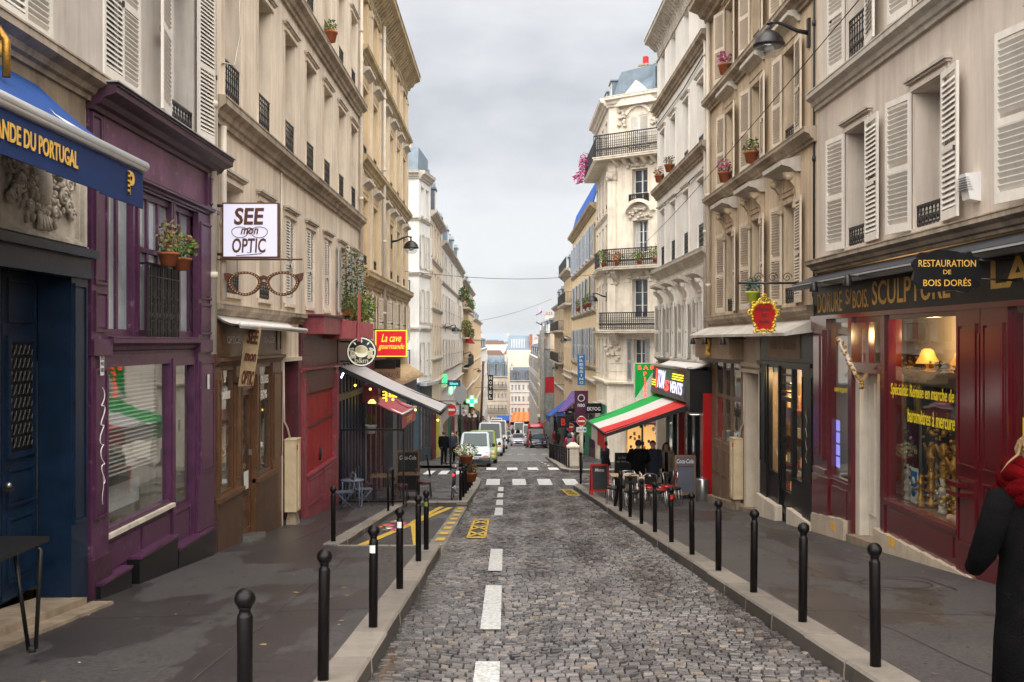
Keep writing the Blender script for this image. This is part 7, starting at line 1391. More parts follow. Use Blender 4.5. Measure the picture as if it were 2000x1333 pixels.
mb = MB(FR); mb.box(15.55, 15.82, -.5, -.49, -2.55, -2.0, 'plate_white'); mb.box(15.57, 15.80, -.489, -.485, -2.3, -2.05, 'blue_sign'); mb.lathe([(.06, 0), (.06, .01)], FR(15.7, -.48, -2.2), 'plate_white', 14, 'x'); mb.lathe([(.075, 0), (.075, .01)], FR(15.7, -.48, -2.38), 'blue_sign', 14, 'x'); top(mb, 'poster_card', 'blue and white card with circles low in the gilders window', 'poster', FR(15.7, -.5, -2.5))
q = Vector(FR(13.55, -.25, -2.56)); mb = MB(); mb.tube([q + Vector((0, .35, .05)), q + Vector((0, .1, .11)), q + Vector((0, -.15, .10)), q + Vector((0, -.4, .05))], [.03, .08, .075, .03], 'skin', 8); mb.ball(q + Vector((0, .32, .09)), .06, 'skin', 10, 8); mb.tube([q + Vector((0, .1, .12)), q + Vector((.06, -.05, .2)), q + Vector((.02, -.2, .08))], [.03, .03, .02], 'skin', 6); top(mb, 'porcelain_figure', 'reclining flesh coloured porcelain figure at the foot of the gilders window', 'figurine', q)
mb = MB(FL); mb.box(11.35, 13.3, -1.1, -.35, -1.86, -1.80, 'frame_white'); mb.box(11.35, 13.3, -.36, -.34, -2.12, -1.80, 'curtain'); [mb.box(11.5 + .8 * k, 11.58 + .8 * k, -1.0, -.9, -3.1, -1.86, 'wood_mid') for k in range(3)]; top(mb, 'dining_table', 'cloth covered table behind the blind in the purple shop', 'table', FL(12.3, -.7, wz(12.3)))
# ================================================================ STREET FURNITURE
def lbox(mb, p0, p1, w, h, mat):   # bar from p0 to p1 with a rectangular section
    p0, p1 = Vector(p0), Vector(p1); d = unit(p1 - p0); s = unit(d.cross(Vector((0, 0, 1)) if abs(d.z) < .95 else Vector((0, 1, 0)))) * w / 2; t = unit(s.cross(d)) * h / 2
    mb.hexa([p0 - s - t, p0 + s - t, p0 + s + t, p0 - s + t, p1 - s - t, p1 + s - t, p1 + s + t, p1 - s + t], mat)
def aboard(x, y, w, h, label, frame, face, rz_=0, lines=(), name='menu_board'):
    r = E_(name, (x, y, wz(y)), label, 'menu board', None, rz_); t = .04; lean = .16
    for s, nm in ((-1, 'front_panel'), (1, 'rear_panel')):
        mb = MB(); P = lambda a, z, o=0: (a, s * (lean * (1 - z / h) + .02) + s * o, z)
        for a0, a1, z0, z1, m, o in ((-w / 2, -w / 2 + .05, 0, h, frame, 0), (w / 2 - .05, w / 2, 0, h, frame, 0), (-w / 2 + .05, w / 2 - .05, h - .06, h, frame, 0), (-w / 2 + .05, w / 2 - .05, .14, .2, frame, 0), (-w / 2 + .05, w / 2 - .05, .2, h - .06, face, -.012)):
            mb.hexa([P(a0, z0, o), P(a1, z0, o), P(a1, z0, o - .03), P(a0, z0, o - .03), P(a0, z1, o), P(a1, z1, o), P(a1, z1, o - .03), P(a0, z1, o - .03)], m)
        o = mb.build(nm, r, origin=(0, 0, 0))
        if s < 0:
            u = unit((0, lean, h))
            for txt, z, hh, ww, m in lines:
                tm = MB(); text_into(tm, txt, (0, -(lean * (1 - z / h) + .02) + .006, z), X3, u, hh, ww, m, shear=.2, bold=.01, ext=.006); tm.build('lettering', o, origin=(0, 0, 0), recalc=False)
    return r
r = aboard(5.32, 29.5, .62, 1.30, 'wood framed slate board with a white script heading beside the red pillar', 'wood_mid', 'slate_board', 0, [('Coca-Cola', 1.12, .13, .50, 'plate_white')])
mb = MB(); mb.box(-.27, .27, -.10, -.05, .985, 1.0, 'wood_mid'); o = mb.build('divider', r, origin=(0, 0, 0)); o.location.y = .028
aboard(2.98, 31.6, .58, .98, 'chalk menu board in a bright red frame at the kerb', 'red_plastic', 'blackboard', .15, [('Menu', .80, .11, .3, 'plate_white')])
aboard(4.0, 33.6, .62, 1.32, 'dark board with two heading lines behind the red framed board', 'black_paint', 'blackboard', 0, [('Le Festival', 1.16, .10, .40, 'plate_white'), ('des Vendanges', 1.02, .10, .48, 'plate_white')])
aboard(-3.05, 31.2, .72, 1.42, 'tall black menu board with white script on the cafe terrace', 'wood_mid', 'sign_black', 0, [('Coca-Cola', 1.2, .13, .52, 'plate_white')])
r = E_('steel_bin', (5.62, 28.4, wz(28.4)), 'brushed steel cylinder bin by the slate menu board', 'bin'); mb = MB(); mb.lathe([(.17, 0), (.18, .02), (.18, .62), (.17, .64), (.10, .66)], (5.62, 28.4, wz(28.4)), 'steel', 20); mb.build('body', r); mb = MB(); mb.ball((5.62, 28.4, wz(28.4) + .67), .03, 'steel'); mb.build('knob', r)
# bistro tables and chairs on the bar terrace
def table(x, y, label, top_m='wood_light', w=.6, d=.6, h=.74, leg='chrome', group=None, rz_=0, rnd=False):
    r = E_('bistro_table', (x, y, wz(y)), label, 'table', group, rz_); mb = MB()
    (mb.lathe([(w / 2, h - .03), (w / 2, h)], (0, 0, 0), top_m, 20) if rnd else mb.box(-w / 2, w / 2, -d / 2, d / 2, h - .03, h, top_m)); mb.build('table_top', r, origin=(0, 0, 0))
    for s in (-1, 1):
        mb = MB(); mb.tube([(s * w * .36, -d * .38, h - .03), (s * w * .36, -d * .38, .06), (s * w * .36, -d * .30, .02), (s * w * .36, d * .30, .02), (s * w * .36, d * .38, .06), (s * w * .36, d * .38, h - .03)], .016, leg, 8); mb.build('leg', r, origin=(0, 0, 0))
    return r
for k, (x, y) in enumerate(((3.35, 28.9), (3.38, 27.4), (3.4, 26.0))): table(x, y, f'{ORD[k]} small pale topped chrome legged table uphill from the red framed board', group='tables on the bar terrace')
def chair(x, y, rz_, label, seat='red_gloss', fr='chrome', group=None, folding=False):
    r = E_('cafe_chair', (x, y, wz(y)), label, 'chair', group, rz_); n0 = (0, 0, 0)
    mb = MB()
    if folding: [mb.box(-.2, .2, -.2 + .075 * k, -.14 + .075 * k, .44, .455, seat) for k in range(6)]
    else: mb.loft([[( .21 * math.cos(t), .20 * math.sin(t), z) for t in [2 * PI * k / 16 for k in range(16)]] for z in (.42, .47)], seat)
    mb.build('seat', r, origin=n0); mb = MB()
    if folding: [mb.box(-.2, .2, .22 + .05 * k * .3, .235 + .05 * k * .3, .62 + .10 * k, .68 + .10 * k, seat) for k in range(3)]
    else: mb.tube([(-.19, .2, .55), (-.19, .25, .82), (-.1, .27, .86), (.1, .27, .86), (.19, .25, .82), (.19, .2, .55)], .016, fr, 8); mb.box(-.16, .16, .235, .25, .62, .80, seat)
    mb.build('backrest', r, origin=n0)
    if folding:
        for s in (-1, 1): mb = MB(); mb.tube([(s * .2, -.22, 0), (s * .2, .2, .46), (s * .2, .26, .9)], .012, fr, 6); mb.build('leg', r, origin=n0); mb = MB(); mb.tube([(s * .18, .24, 0), (s * .18, -.18, .44)], .012, fr, 6); mb.build('leg', r, origin=n0)
    else:
        for a in (-1, 1):
            for b_ in (-1, 1): mb = MB(); mb.tube([(a * .17, b_ * .16, .43), (a * .2, b_ * .2, 0)], .014, fr, 6); mb.build('leg', r, origin=n0)
    return r
for k, (x, y, a, lab) in enumerate(((3.95, 28.6, PI / 2, 'red seated chrome chair facing the kerb tables, beside the man in black'), (3.95, 27.2, PI / 2, 'red seated chair at the middle kerb table'), (4.0, 25.9, PI / 2, 'red seated chair at the uphill kerb table'), (4.55, 27.9, -PI / 2, 'red seated chrome chair turned to the bar front'))): chair(x, y, a, lab, group='chairs on the bar terrace')
for k, (x, y, a, lab) in enumerate(((3.2, 25.1, 0, 'black chair closest uphill to the camera side of the kerb tables'), (3.75, 24.9, .4, 'black chair turned aslant at the uphill end of the terrace'), (2.95, 27.0, -PI / 2, 'black chair between the kerb tables and the bollards'), (3.6, 29.7, PI, 'black chair at the downhill kerb table'), (4.5, 26.6, 1.2, 'black chair standing alone towards the bar front'), (4.6, 29.0, -1.4, 'black chair beside the man with glasses'))): chair(x, y, a, lab, 'black_plastic', 'steel', 'black chairs on the bar terrace')
for k, (x, y, a, lab) in enumerate(((-4.05, 24.9, -1.2, 'grey blue folding chair beside the red shop corner'), (-3.75, 26.4, 1.9, 'grey blue folding chair against the cafe windbreak'))): chair(x, y, a, lab, 'steel_blue', 'steel_blue', 'folding chairs of the cafe', True)
table(-3.95, 25.7, 'round grey folding table between the two grey blue chairs', 'steel_blue', .6, .6, .72, 'steel_blue', 'cafe tables', 0, True); table(-3.5, 28.6, 'wooden cafe table behind the windbreak', 'wood_mid', .7, .7, .74, 'black_plastic', 'cafe tables'); table(-2.9, 30.0, 'square cafe table by the black menu board', 'wood_mid', .65, .65, .74, 'black_plastic', 'cafe tables')
for k, (x, y, a, lab) in enumerate(((-4.0, 28.8, -PI / 2, 'maroon cushioned chair behind the windbreak on the wall side'), (-3.0, 28.6, PI / 2, 'maroon cushioned chair behind the windbreak on the street side'), (-2.45, 30.2, PI / 2, 'dark chair tucked at the square cafe table'))): chair(x, y, a, lab, 'maroon_old', 'black_plastic', 'cushioned cafe chairs')
r = E_('windbreak', (-3.3, 26.9, wz(26.9)), 'black framed glass windbreak screening the cafe terrace', 'screen'); g_ = wz(26.9); mb = MB()
for a, b_ in (((-4.45, 26.9, g_ + 2.02), (-2.75, 26.9, g_ + 2.02)), ((-2.75, 26.9, g_), (-2.75, 26.9, g_ + 2.05)), ((-4.45, 26.9, g_ + .08), (-2.75, 26.9, g_ + .08)), ((-4.42, 26.9, g_), (-4.42, 26.9, g_ + 2.02))): lbox(mb, a, b_, .05, .05, 'black_paint')
mb.build('frame', r); mb = MB(); mb.poly([(-4.4, 26.9, g_ + .1), (-2.78, 26.9, g_ + .1), (-2.78, 26.9, g_ + 2.0), (-4.4, 26.9, g_ + 2.0)], 'clear_glass'); mb.build('glass', r, recalc=False)
r = E_('hoop_rail', (-2.75, 24.2, wz(24.2)), 'thin black hoop rail at the end of the yellow bay', 'railing'); mb = MB(); g_ = wz(24.2); mb.tube([(-2.85, 24.2, g_), (-2.85, 24.2, g_ + .92), (-2.85, 24.3, g_ + .98), (-2.95, 26.0, g_ + .82), (-2.95, 26.1, g_ + .74), (-2.95, 26.1, g_ - .2)], .028, 'bollard_paint', 8); mb.build('rail', r)
q = (-4.0, 29.6, -2.75); r = potplant('hanging_pot', 'white plastic pot hanging inside the cafe windbreak', q, .17, .26, GL, 90, (.2, .2, .22), .07, 'white_plastic'); mb = MB(); mb.tube([(q[0], q[1], q[2] + .2), (q[0], q[1], -1.2)], .006, 'iron_black', 4); mb.build('cord', r)
r = E_('wall_lamp', (-4.3, 31, -1.95), 'small warm lantern under the pink awning', 'lamp'); mb = MB(); mb.tube([(XL, 31, -1.9), (-4.2, 31, -1.88)], .012, 'iron_black', 5); mb.build('arm', r); mb = MB(); mb.lathe([(.05, .0), (.13, -.10), (.12, -.12)], (-4.15, 31, -1.82), 'bulb_warm', 12); mb.build('shade', r)
# folding table at the bakery door
r = E_('folding_table', (-4.0, 7.95, wz(7.95)), 'black folding table with splayed V legs by the navy door', 'table'); g_ = wz(7.95); mb = MB(); mb.box(-4.5, -3.78, 7.2, 8.25, g_ + .86, g_ + .90, 'black_plastic'); mb.build('table_top', r)
for y in (7.35, 8.1):
    for x0 in (-3.84, -4.36):
        mb = MB(); mb.tube([(x0, y, g_ + .86), (x0 + .06, y, g_ + .82), (x0 + .02, y, g_ + .03 + (wz(y) - g_)), (x0 - .04, y, g_ + .02 + (wz(y) - g_)), (x0 - .16, y, g_ + .86)], .017, 'black_plastic', 7); mb.tube([(x0 - .01, y, wz(y)), (x0 - .01, y, wz(y) + .05)], .03, 'rubber', 8); mb.build('leg', r)
# stone gate post, signs at the crossing
x, y = 3.48, 51.2; g_ = wz(y); r = E_('stone_pillar', (x, y, g_), 'squat weathered stone pillar at the start of the close bollards', 'pillar'); mb = MB(); mb.box(x - .28, x + .28, y - .28, y + .28, g_ - .1, g_ + .95, 'stone_trim'); mb.build('shaft', r); mb = MB(); mb.box(x - .33, x + .33, y - .33, y + .33, g_ + .95, g_ + 1.03, 'stone_trim'); mb.hexa([(x - .3, y - .3, g_ + 1.03), (x + .3, y - .3, g_ + 1.03), (x + .3, y + .3, g_ + 1.03), (x - .3, y + .3, g_ + 1.03), (x - .12, y - .12, g_ + 1.2), (x + .12, y - .12, g_ + 1.2), (x + .12, y + .12, g_ + 1.2), (x - .12, y + .12, g_ + 1.2)], 'stone_trim'); mb.build('cap', r)
def noentry(x, y, z, g_, label, rad=.23, pole='stone_trim', plate=False, pr=.045):
    r = E_('no_entry_sign', (x, y, g_), label, 'road sign', 'no entry signs'); mb = MB(); mb.tube([(x, y, g_), (x, y, z + rad)], pr, pole, 8); mb.build('pole', r); mb = MB(); mb.lathe([(rad, 0), (rad, -.02)], (x, y - .05 - pr, z), 'plate_white', 24, 'y', False); mb.lathe([(rad - .015, 0), (rad - .015, -.004)], (x, y - .071 - pr, z), 'red_plastic', 24, 'y', False); mb.box(x - rad * .72, x + rad * .72, y - .082 - pr, y - .077 - pr, z - rad * .16, z + rad * .16, 'plate_white'); mb.build('disc', r)
    if plate: mb = MB(); mb.box(x - .25, x + .25, y - .07 - pr, y - .05 - pr, z - rad - .30, z - rad - .06, 'plate_white'); o = mb.build('plate', r); text('SAUF', (x - .06, y - .074 - pr, z - rad - .18), X3, Z3, .10, .26, 'black_letter', o); mb = MB(); mb.box(x + .11, x + .21, y - .076 - pr, y - .07 - pr, z - rad - .23, z - rad - .13, 'blue_sign'); mb.build('symbol', o)
noentry(3.66, 48.0, -3.85, wz(48), 'no entry disc on a cream pole with a white SAUF plate beneath', plate=True, pr=.09); noentry(-2.75, 50, -3.45, wz(52), 'no entry disc half hidden by the end of the grey awning', .32, 'iron_black'); noentry(4.75, 73, -6.3 + .0, wz(73), 'smaller no entry disc on a green post under the striped awning', .30, 'green_shop'); noentry(.9, 244, -20.6, wz(244), 'tiny no entry disc at the foot of the street', .45, 'iron_black')
x, y = -2.85, 63; g_ = wz(y); r = E_('road_sign_back', (x, y, g_), 'black sign post with grey backs of a triangular and two square signs', 'road sign'); mb = MB(); mb.tube([(x, y, g_), (x, y, g_ + 4.6)], .06, 'iron_black', 8); mb.build('pole', r)
mb = MB(); mb.prism([(x - .42, y - .07, -3.55), (x - .38, y - .07, -3.1), (x - .2, y - .07, -2.75), (x, y - .07, -2.62), (x + .2, y - .07, -2.75), (x + .38, y - .07, -3.1), (x + .42, y - .07, -3.55), (x + .12, y - .07, -3.95), (x - .12, y - .07, -3.95)], (0, .02, 0), 'frame_grey'); mb.build('triangular_plate', r)
for s in (-1, 1): mb = MB(); mb.box(x + s * .27 - .21, x + s * .27 + .21, y - .1, y - .08, -4.65, -4.05, 'zinc_grey'); [mb.box(x + s * .27 + a, x + s * .27 + a + .14, y - .105, y - .10, -4.2 - b_, -4.1 - b_, m) for a, b_, m in ((-.15, .1, 'black_letter'), (.0, .25, 'plate_white'), (-.12, .36, 'red_plastic' if s > 0 else 'plate_white'))]; mb.build('square_plate', r)
r = E_('pharmacy_cross', (-4.2, 66, -3.9), 'glowing green pharmacy cross on a bracket', 'sign'); cx, cz, y = -2.22, -3.98, 66; mb = MB(); s, a = .13, .37; mb.prism([(cx + p * 1, y, cz + q) for p, q in ((-s, -a), (s, -a), (s, -s), (a, -s), (a, s), (s, s), (s, a), (-s, a), (-s, s), (-a, s), (-a, -s), (-s, -s))], (0, .14, 0), 'neon_green'); mb.build('case', r)
mb = MB(); [mb.box(cx + p - .10, cx + p + .10, y - .01, y, cz + q - .10, cz + q + .10, 'neon_green_pale') for p, q in ((0, .24), (0, -.24), (.24, 0), (-.24, 0))]; mb.lathe([(.13, 0), (.13, -.015)], (cx, y - .002, cz), 'neon_green', 14, 'y'); mb.build('light_panel', r); mb = MB(); mb.tube([(XL, y + .07, -3.98), (cx - .35, y + .07, -3.98)], .03, 'iron_black', 6); mb.build('bracket', r)
def blade(name, label, x0, x1, y, z0, z1, face, words, wm, vertical=False, edge=None, side=-1):
    r = E_(name, (XL if side < 0 else XR, y, (z0 + z1) / 2), label, 'sign'); board(r, x0, x1, y, z0, z1, face, edge or face, .14, .04)
    if vertical:
        n = len(words); h = (z1 - z0) / (n + .4)
        for i, c in enumerate(words): text(c, ((x0 + x1) / 2, y - .076, z1 - h * (i + .7)), X3, Z3, h * .68, (x1 - x0) * (.52 if c != 'I' else .14), wm, r, bold=.03)
    else:
        for i, (s, zz, hh, ww) in enumerate(words): text(s, ((x0 + x1) / 2, y - .076, zz), X3, Z3, hh, ww, wm, r, bold=.02)
    mb = MB(); e = XL if side < 0 else XR; mb.tube([(e, y, (z0 + z1) / 2), (x0 if side < 0 else x1, y, (z0 + z1) / 2)], .03, 'iron_black', 6); mb.build('bracket', r); return r
blade('vertical_sign', 'tall blue vertical sign with white letters reading PRESSING', 5.08, 5.60, 70, -3.1, -.95, 'blue_sign', 'PRESSING', 'plate_white', True, side=1); blade('vertical_sign', 'tall black vertical sign with white letters reading HOTEL', -2.6, -1.85, 150, -8.9, -5.1, 'sign_black', 'HOTEL', 'plate_white', True); blade('shop_sign', 'maroon square sign with a flower ring and white lettering', 4.3, 5.15, 62, -5.1, -3.1, 'purple_sign', [('neo', -4.0, .2, .45)], 'plate_white', side=1)
mb = MB(); mb.tube([(4.72 + .2 * math.cos(t), 61.9, -3.55 + .2 * math.sin(t)) for t in [2 * PI * k / 14 for k in range(14)]], .03, 'plate_white', 5, closed=True); top(mb, 'sign_emblem', 'white ring emblem on the maroon square sign', 'emblem', (4.72, 61.9, -3.55))
blade('shop_sign', 'small black sign with white capitals across the maroon sign', 4.85, 5.8, 60, -4.35, -3.75, 'sign_black', [('EKYOG', -4.08, .22, .8)], 'plate_white', side=1); blade('shop_sign', 'black oval sign with a red letter B beside the no entry disc', 3.05, 3.75, 58.5, -5.1, -4.4, 'sign_black', [('B', -4.75, .4, .25)], 'red_plastic', side=1)
blade('shop_sign', 'dark teal lit sign of the optical shop over the far side street corner', -3.55, -2.75, 61, -2.78, -2.4, 'blue_shop', [('ithom', -2.6, .2, .5)], 'sign_teal_lit'); blade('shop_sign', 'red lit bracket sign near the scaffold', 4.0, 4.9, 100, -5.2, -3.6, 'red_gloss', [], 'lamp_warm', side=1)
for u, z, lab in ((72, -2.8, 'green lit panel beside the teal sign'), (80, -4.0, 'pale green lit panel over the pharmacy front'), (88, -4.2, 'far green lit pharmacy panel')): mb = MB(FL); mb.box(u, u + 2.2, .12, .2, z - .3, z + .3, 'neon_green_pale' if u != 72 else 'neon_green'); top(mb, 'pharmacy_light', lab, 'sign', FL(u, 0, z), 'green pharmacy panels')
r = E_('wooden_mast', (-2.6, 118, wz(118)), 'tall bare brown post rising beside the green van', 'post'); mb = MB(); mb.tube([(-3.0, 118, wz(118)), (-2.6, 118, -2.4)], .14, 'brown_wood', 8); mb.build('shaft', r)
mb = MB(CH); mb.box(-.05, .45, .0, .03, -2.9, -2.4, 'blue_shop'); mb.box(-.0, .4, .03, .035, -2.85, -2.45, 'green_shop'); top(mb, 'street_name_plate', 'small blue and green street name plate on the carved corner house', 'street sign', CH(0, 0, -2.5))
# scaffold wrapped in netting
r = E_('scaffold', (5.4, 124, wz(124)), 'scaffold tower wrapped in grey netting narrowing the street', 'scaffold'); mb = MB()
for x in (4.75, 5.6):
    for y in (122, 126, 130, 134): mb.tube([(x, y, wz(y)), (x, y, 2.2)], .05, 'steel', 6)
for z in range(-11, 3, 2):
    for x in (4.75, 5.6): mb.tube([(x, 122, z), (x, 134, z)], .04, 'steel', 6)
    mb.tube([(4.75, 122, z), (5.9, 122, z)], .04, 'steel', 6); mb.box(4.75, 5.9, 122, 134, z - .08, z - .03, 'wood_mid')
mb.build('poles', r); mb = MB(); mb.box(4.62, 4.7, 122, 134, -5, 1.4, 'net_grey'); mb.box(4.65, 5.9, 121.9, 122, -5.4, -1.2, 'net_grey'); mb.box(4.4, 4.75, 121.6, 122.4, wz(122), 1.8, 'zinc_grey'); mb.box(4.7, 6.0, 121.9, 134, wz(122), -5.4, 'net_grey'); mb.build('netting', r)
# ================================================================ BICYCLES
def bicycle(x, y, rz_, label, paint='black_paint', lean=.12, lamp=False):
    r = E_('bicycle', (x, y, wz(y)), label, 'bicycle', 'bicycles at the kerbs', rz_); r.rotation_euler = (lean, math.atan(.1) if abs(math.sin(rz_)) > .5 else 0, rz_); n0 = (0, 0, 0)
    for cx in (-.52, .52):
        mb = MB(); mb.tube([(cx + .33 * math.cos(t), 0, .35 + .33 * math.sin(t)) for t in [2 * PI * k / 26 for k in range(26)]], .018, 'rubber', 6, closed=True); w = mb.build('wheel', r, origin=n0)
        mb = MB(); mb.tube([(cx + .305 * math.cos(t), 0, .35 + .305 * math.sin(t)) for t in [2 * PI * k / 22 for k in range(22)]], .010, 'frame_grey', 5, closed=True); [mb.tube([(cx, 0, .35), (cx + .3 * math.cos(k * PI / 7), 0, .35 + .3 * math.sin(k * PI / 7))], .0015, 'frame_grey', 3) for k in range(14)]; mb.lathe([(.03, -.04), (.03, .04)], (cx, 0, .35), 'chrome', 8, 'y'); mb.build('rim', w, origin=n0)
        mb = MB(); mb.tube([(cx + .37 * math.cos(t), 0, .35 + .37 * math.sin(t)) for t in [PI * (.1 + .85 * k / 10) for k in range(11)]], .016, paint, 5); mb.build('mudguard', r, origin=n0)
    mb = MB(); T = [(-.52, .35), (-.08, .30), (-.20, .78), (.40, .80), (.43, .68), (.52, .35)]
    for a, b_ in ((0, 1), (0, 2), (1, 2), (2, 3), (1, 4), (3, 4), (4, 5)): mb.tube([(T[a][0], 0, T[a][1]), (T[b_][0], 0, T[b_][1])], .017, paint, 7)
    mb.build('frame', r, origin=n0); mb = MB(); mb.tube([(.40, 0, .80), (.38, 0, .98)], .014, 'chrome', 6); mb.tube([(.26, -.27, 1.0), (.40, -.2, 1.03), (.40, .2, 1.03), (.26, .27, 1.0)], .013, 'black_plastic', 7); mb.build('handlebar', r, origin=n0)
    mb = MB(); mb.loft([[(-.34 + .045 * i, w * (.085 - .014 * i), .90 + h) for w, h in ((-1, 0), (1, 0), (.7, .05), (-.7, .05))] for i in range(6)], 'black_plastic'); mb.tube([(-.21, 0, .78), (-.22, 0, .9)], .012, 'chrome', 6); mb.build('saddle', r, origin=n0)
    mb = MB(); mb.lathe([(.09, -.01), (.09, .01)], (-.08, -.05, .30), 'chrome', 12, 'y'); mb.tube([(-.08, -.06, .30), (.05, -.06, .18)], .012, 'chrome', 5); mb.box(.02, .11, -.14, -.06, .165, .185, 'rubber'); mb.build('crank', r, origin=n0)
    if lamp: mb = MB(); mb.ball((-.62, 0, .72), .04, 'tail_red', 8, 6); mb.build('tail_lamp', r, origin=n0)
bicycle(-1.55, 29.4, PI / 2, 'bicycle with a red tail lamp beside the flower basket bollards', 'black_paint', .06, True)
# ================================================================ VEHICLES (front towards -y)
def vehicle(name, label, cat, x, y, L_, Wd, H, paint, van=True, ws0=.95, ws1=1.65, hood=1.02, bump='car_trim', rzv=0, group=None, plate='plate_white', back=False):
    z0 = rz(y); slope = math.atan((rz(y + 3) - rz(y)) / 3); r = E_(name, (x, y, z0), label, cat, group); r.rotation_euler = (slope, 0, rzv); n0 = (0, 0, 0); w = Wd / 2
    def ring(yy, wl, zl, wb, zb, wr, zr): return [(-wl, yy, zl), (-wb, yy, zl + .22), (-wb, yy, zb), (-wr, yy, zr - .07), (-wr + .12, yy, zr), (wr - .12, yy, zr), (wr, yy, zr - .07), (wb, yy, zb), (wb, yy, zl + .22), (wl, yy, zl)]
    be = hood - .04 if van else hood - .02; wr = w * (.86 if van else .74)
    mb = MB(); zn = hood * .70
    rs = [ring(.0, w * .80, .32, w * .84, zn - .12, w * .72, zn), ring(.14, w * .90, .24, w * .95, zn, w * .80, zn + .07), ring(.45, w * .94, .2, w * .99, hood * .86, w * .86, hood * .90), ring(ws0 - .06, w * .95, .2, w, be, w * .90, hood), ring(ws0, w * .95, .2, w, be, w * .88, hood + .04)]
    for t in (.33, .66, 1): rs.append(ring(ws0 + (ws1 - ws0) * t, w * .95, .2, w, be, w * .88 + (wr - w * .88) * t, hood + .04 + (H - .05 - hood - .04) * t))
    if van: rs += [ring(ws1 + .3, w * .95, .2, w, be, wr, H), ring(L_ - .5, w * .95, .2, w, be, wr, H), ring(L_ - .08, w * .93, .25, w * .98, be, wr * .97, H - .06), ring(L_, w * .9, .3, w * .94, be, wr * .92, H - .14)]
    else: rs += [ring(ws1 + .35, w * .95, .2, w, be, wr, H), ring(ws1 + 1.25, w * .95, .2, w, be, wr, H - .03), ring(L_ - 1.0, w * .95, .2, w, be, w * .82, be + .16), ring(L_ - .12, w * .92, .25, w * .96, be - .04, w * .80, be + .06), ring(L_, w * .85, .32, w * .9, be - .15, w * .75, be - .05)]
    mb.loft(rs, paint); body = mb.build('body', r, origin=n0)
    A = lambda t, e=.012: (ws0 + (ws1 - ws0) * t - e, hood + .04 + (H - .09 - hood) * t + e * .6, (w * .88 + (wr - w * .88) * t) - .12)
    mb = MB(); a, b_ = A(.06), A(.95); mb.prism([(-a[2] - .04, a[0], a[1]), (a[2] + .04, a[0], a[1]), (b_[2], b_[0], b_[1]), (-b_[2], b_[0], b_[1])], (0, -.012, .008), 'car_glass'); mb.build('windscreen', r, origin=n0)
    for s in (-1, 1):
        mb = MB(); y1 = ws1 + (1.0 if not van else .75); e = w * .975
        pts = [(s * (w * .995), ws0 + .22, be + .07), (s * (w * .995), y1, be + .07), (s * (wr + .012 if van else wr + .03), y1 - .02, H - .17), (s * (wr + .02), ws1 + .08, H - .17)]; mb.prism(pts, (s * .012, 0, 0), 'car_glass'); mb.build('side_window', r, origin=n0)
        for yy in (.78, L_ - .75):
            mb = MB(); mb.lathe([(.20, -.10), (.30, -.10), (.315, -.05), (.315, .05), (.30, .10), (.20, .10)], (s * (w - .10), yy, .30), 'rubber', 20, 'x'); wh = mb.build('wheel', r, origin=n0); mb = MB(); mb.lathe([(.03, s * .11), (.19, s * .105), (.2, s * .06)] if s > 0 else [(.2, -.06), (.19, -.105), (.03, -.11)], (s * (w - .10), yy, .30), 'aluminium', 14, 'x'); mb.build('rim', wh, origin=n0)
            mb = MB(); mb.lathe([(.36, -.02), (.36, .02)], (s * (w - .045), yy, .31), 'black_plastic', 18, 'x'); mb.build('wheel_arch', r, origin=n0)
        mb = MB(); mb.hexa([(s * w * .52, -.0, zn - .10), (s * w * .86, .06, zn - .10), (s * w * .88, .14, zn - .10), (s * w * .52, .1, zn - .1), (s * w * .55, .03, zn + .05), (s * w * .82, .10, zn + .08), (s * w * .84, .2, zn + .08), (s * w * .55, .12, zn + .05)], 'lamp_clear'); hl_ = mb.build('headlight', r, origin=n0)
        mb = MB(); mb.box(s * w * .56, s * w * .88, -.005, .12, zn - .17, zn - .10, 'lamp_orange'); mb.build('indicator', hl_, origin=n0)
        mb = MB(); mb.tube([(s * w, ws0 + .25, be + .08), (s * (w + .1), ws0 + .22, be + .12)], .02, 'black_plastic', 5); mb.ball((s * (w + .15), ws0 + .22, be + .16), (.09, .07, .11), 'black_plastic', 10, 8); mb.build('wing_mirror', r, origin=n0)
        mb = MB(); mb.box(s * w * .99, s * (w + .012), ws0 + 1.02, ws0 + 1.14, be - .12, be - .08, 'black_plastic'); mb.box(s * w * .99, s * (w + .004), ws0 + .2, ws0 + .215, .3, be, 'black_plastic'); mb.box(s * w * .99, s * (w + .004), ws0 + 1.2, ws0 + 1.215, .3, be, 'black_plastic'); mb.build('door', r, origin=n0)
    mb = MB(); mb.loft([[(sx * w * k, yy, zz) for sx, zz in ((-1, .26), (1, .26), (1, .34 + .0), (1, zn - .20), (-1, zn - .20), (-1, .34))] for yy, k in ((-.06, .70), (-.03, .86), (.10, .965), (.3, .995))], bump if van else paint); mb.build('bumper', r, origin=n0)
    mb = MB(); mb.box(-w * .45, w * .45, -.02, .05, zn - .12, zn - .02, 'car_trim'); mb.box(-w * .5, w * .5, -.068, -.03, .30, .40, 'black_plastic'); mb.build('grille', r, origin=n0); mb = MB(); mb.box(-.26, .26, -.075, -.06, .44, .55, plate); mb.box(-.26, -.22, -.078, -.07, .44, .55, 'blue_sign'); mb.box(.22, .26, -.078, -.07, .44, .55, 'blue_sign'); pl_ = mb.build('number_plate', r, origin=n0)
    tm = MB(); [tm.box(-.18 + .055 * k, -.145 + .055 * k, -.078, -.075, .465, .525, 'black_letter') for k in range(7) if k not in (2,)]; tm.build('plate_characters', pl_, origin=n0)
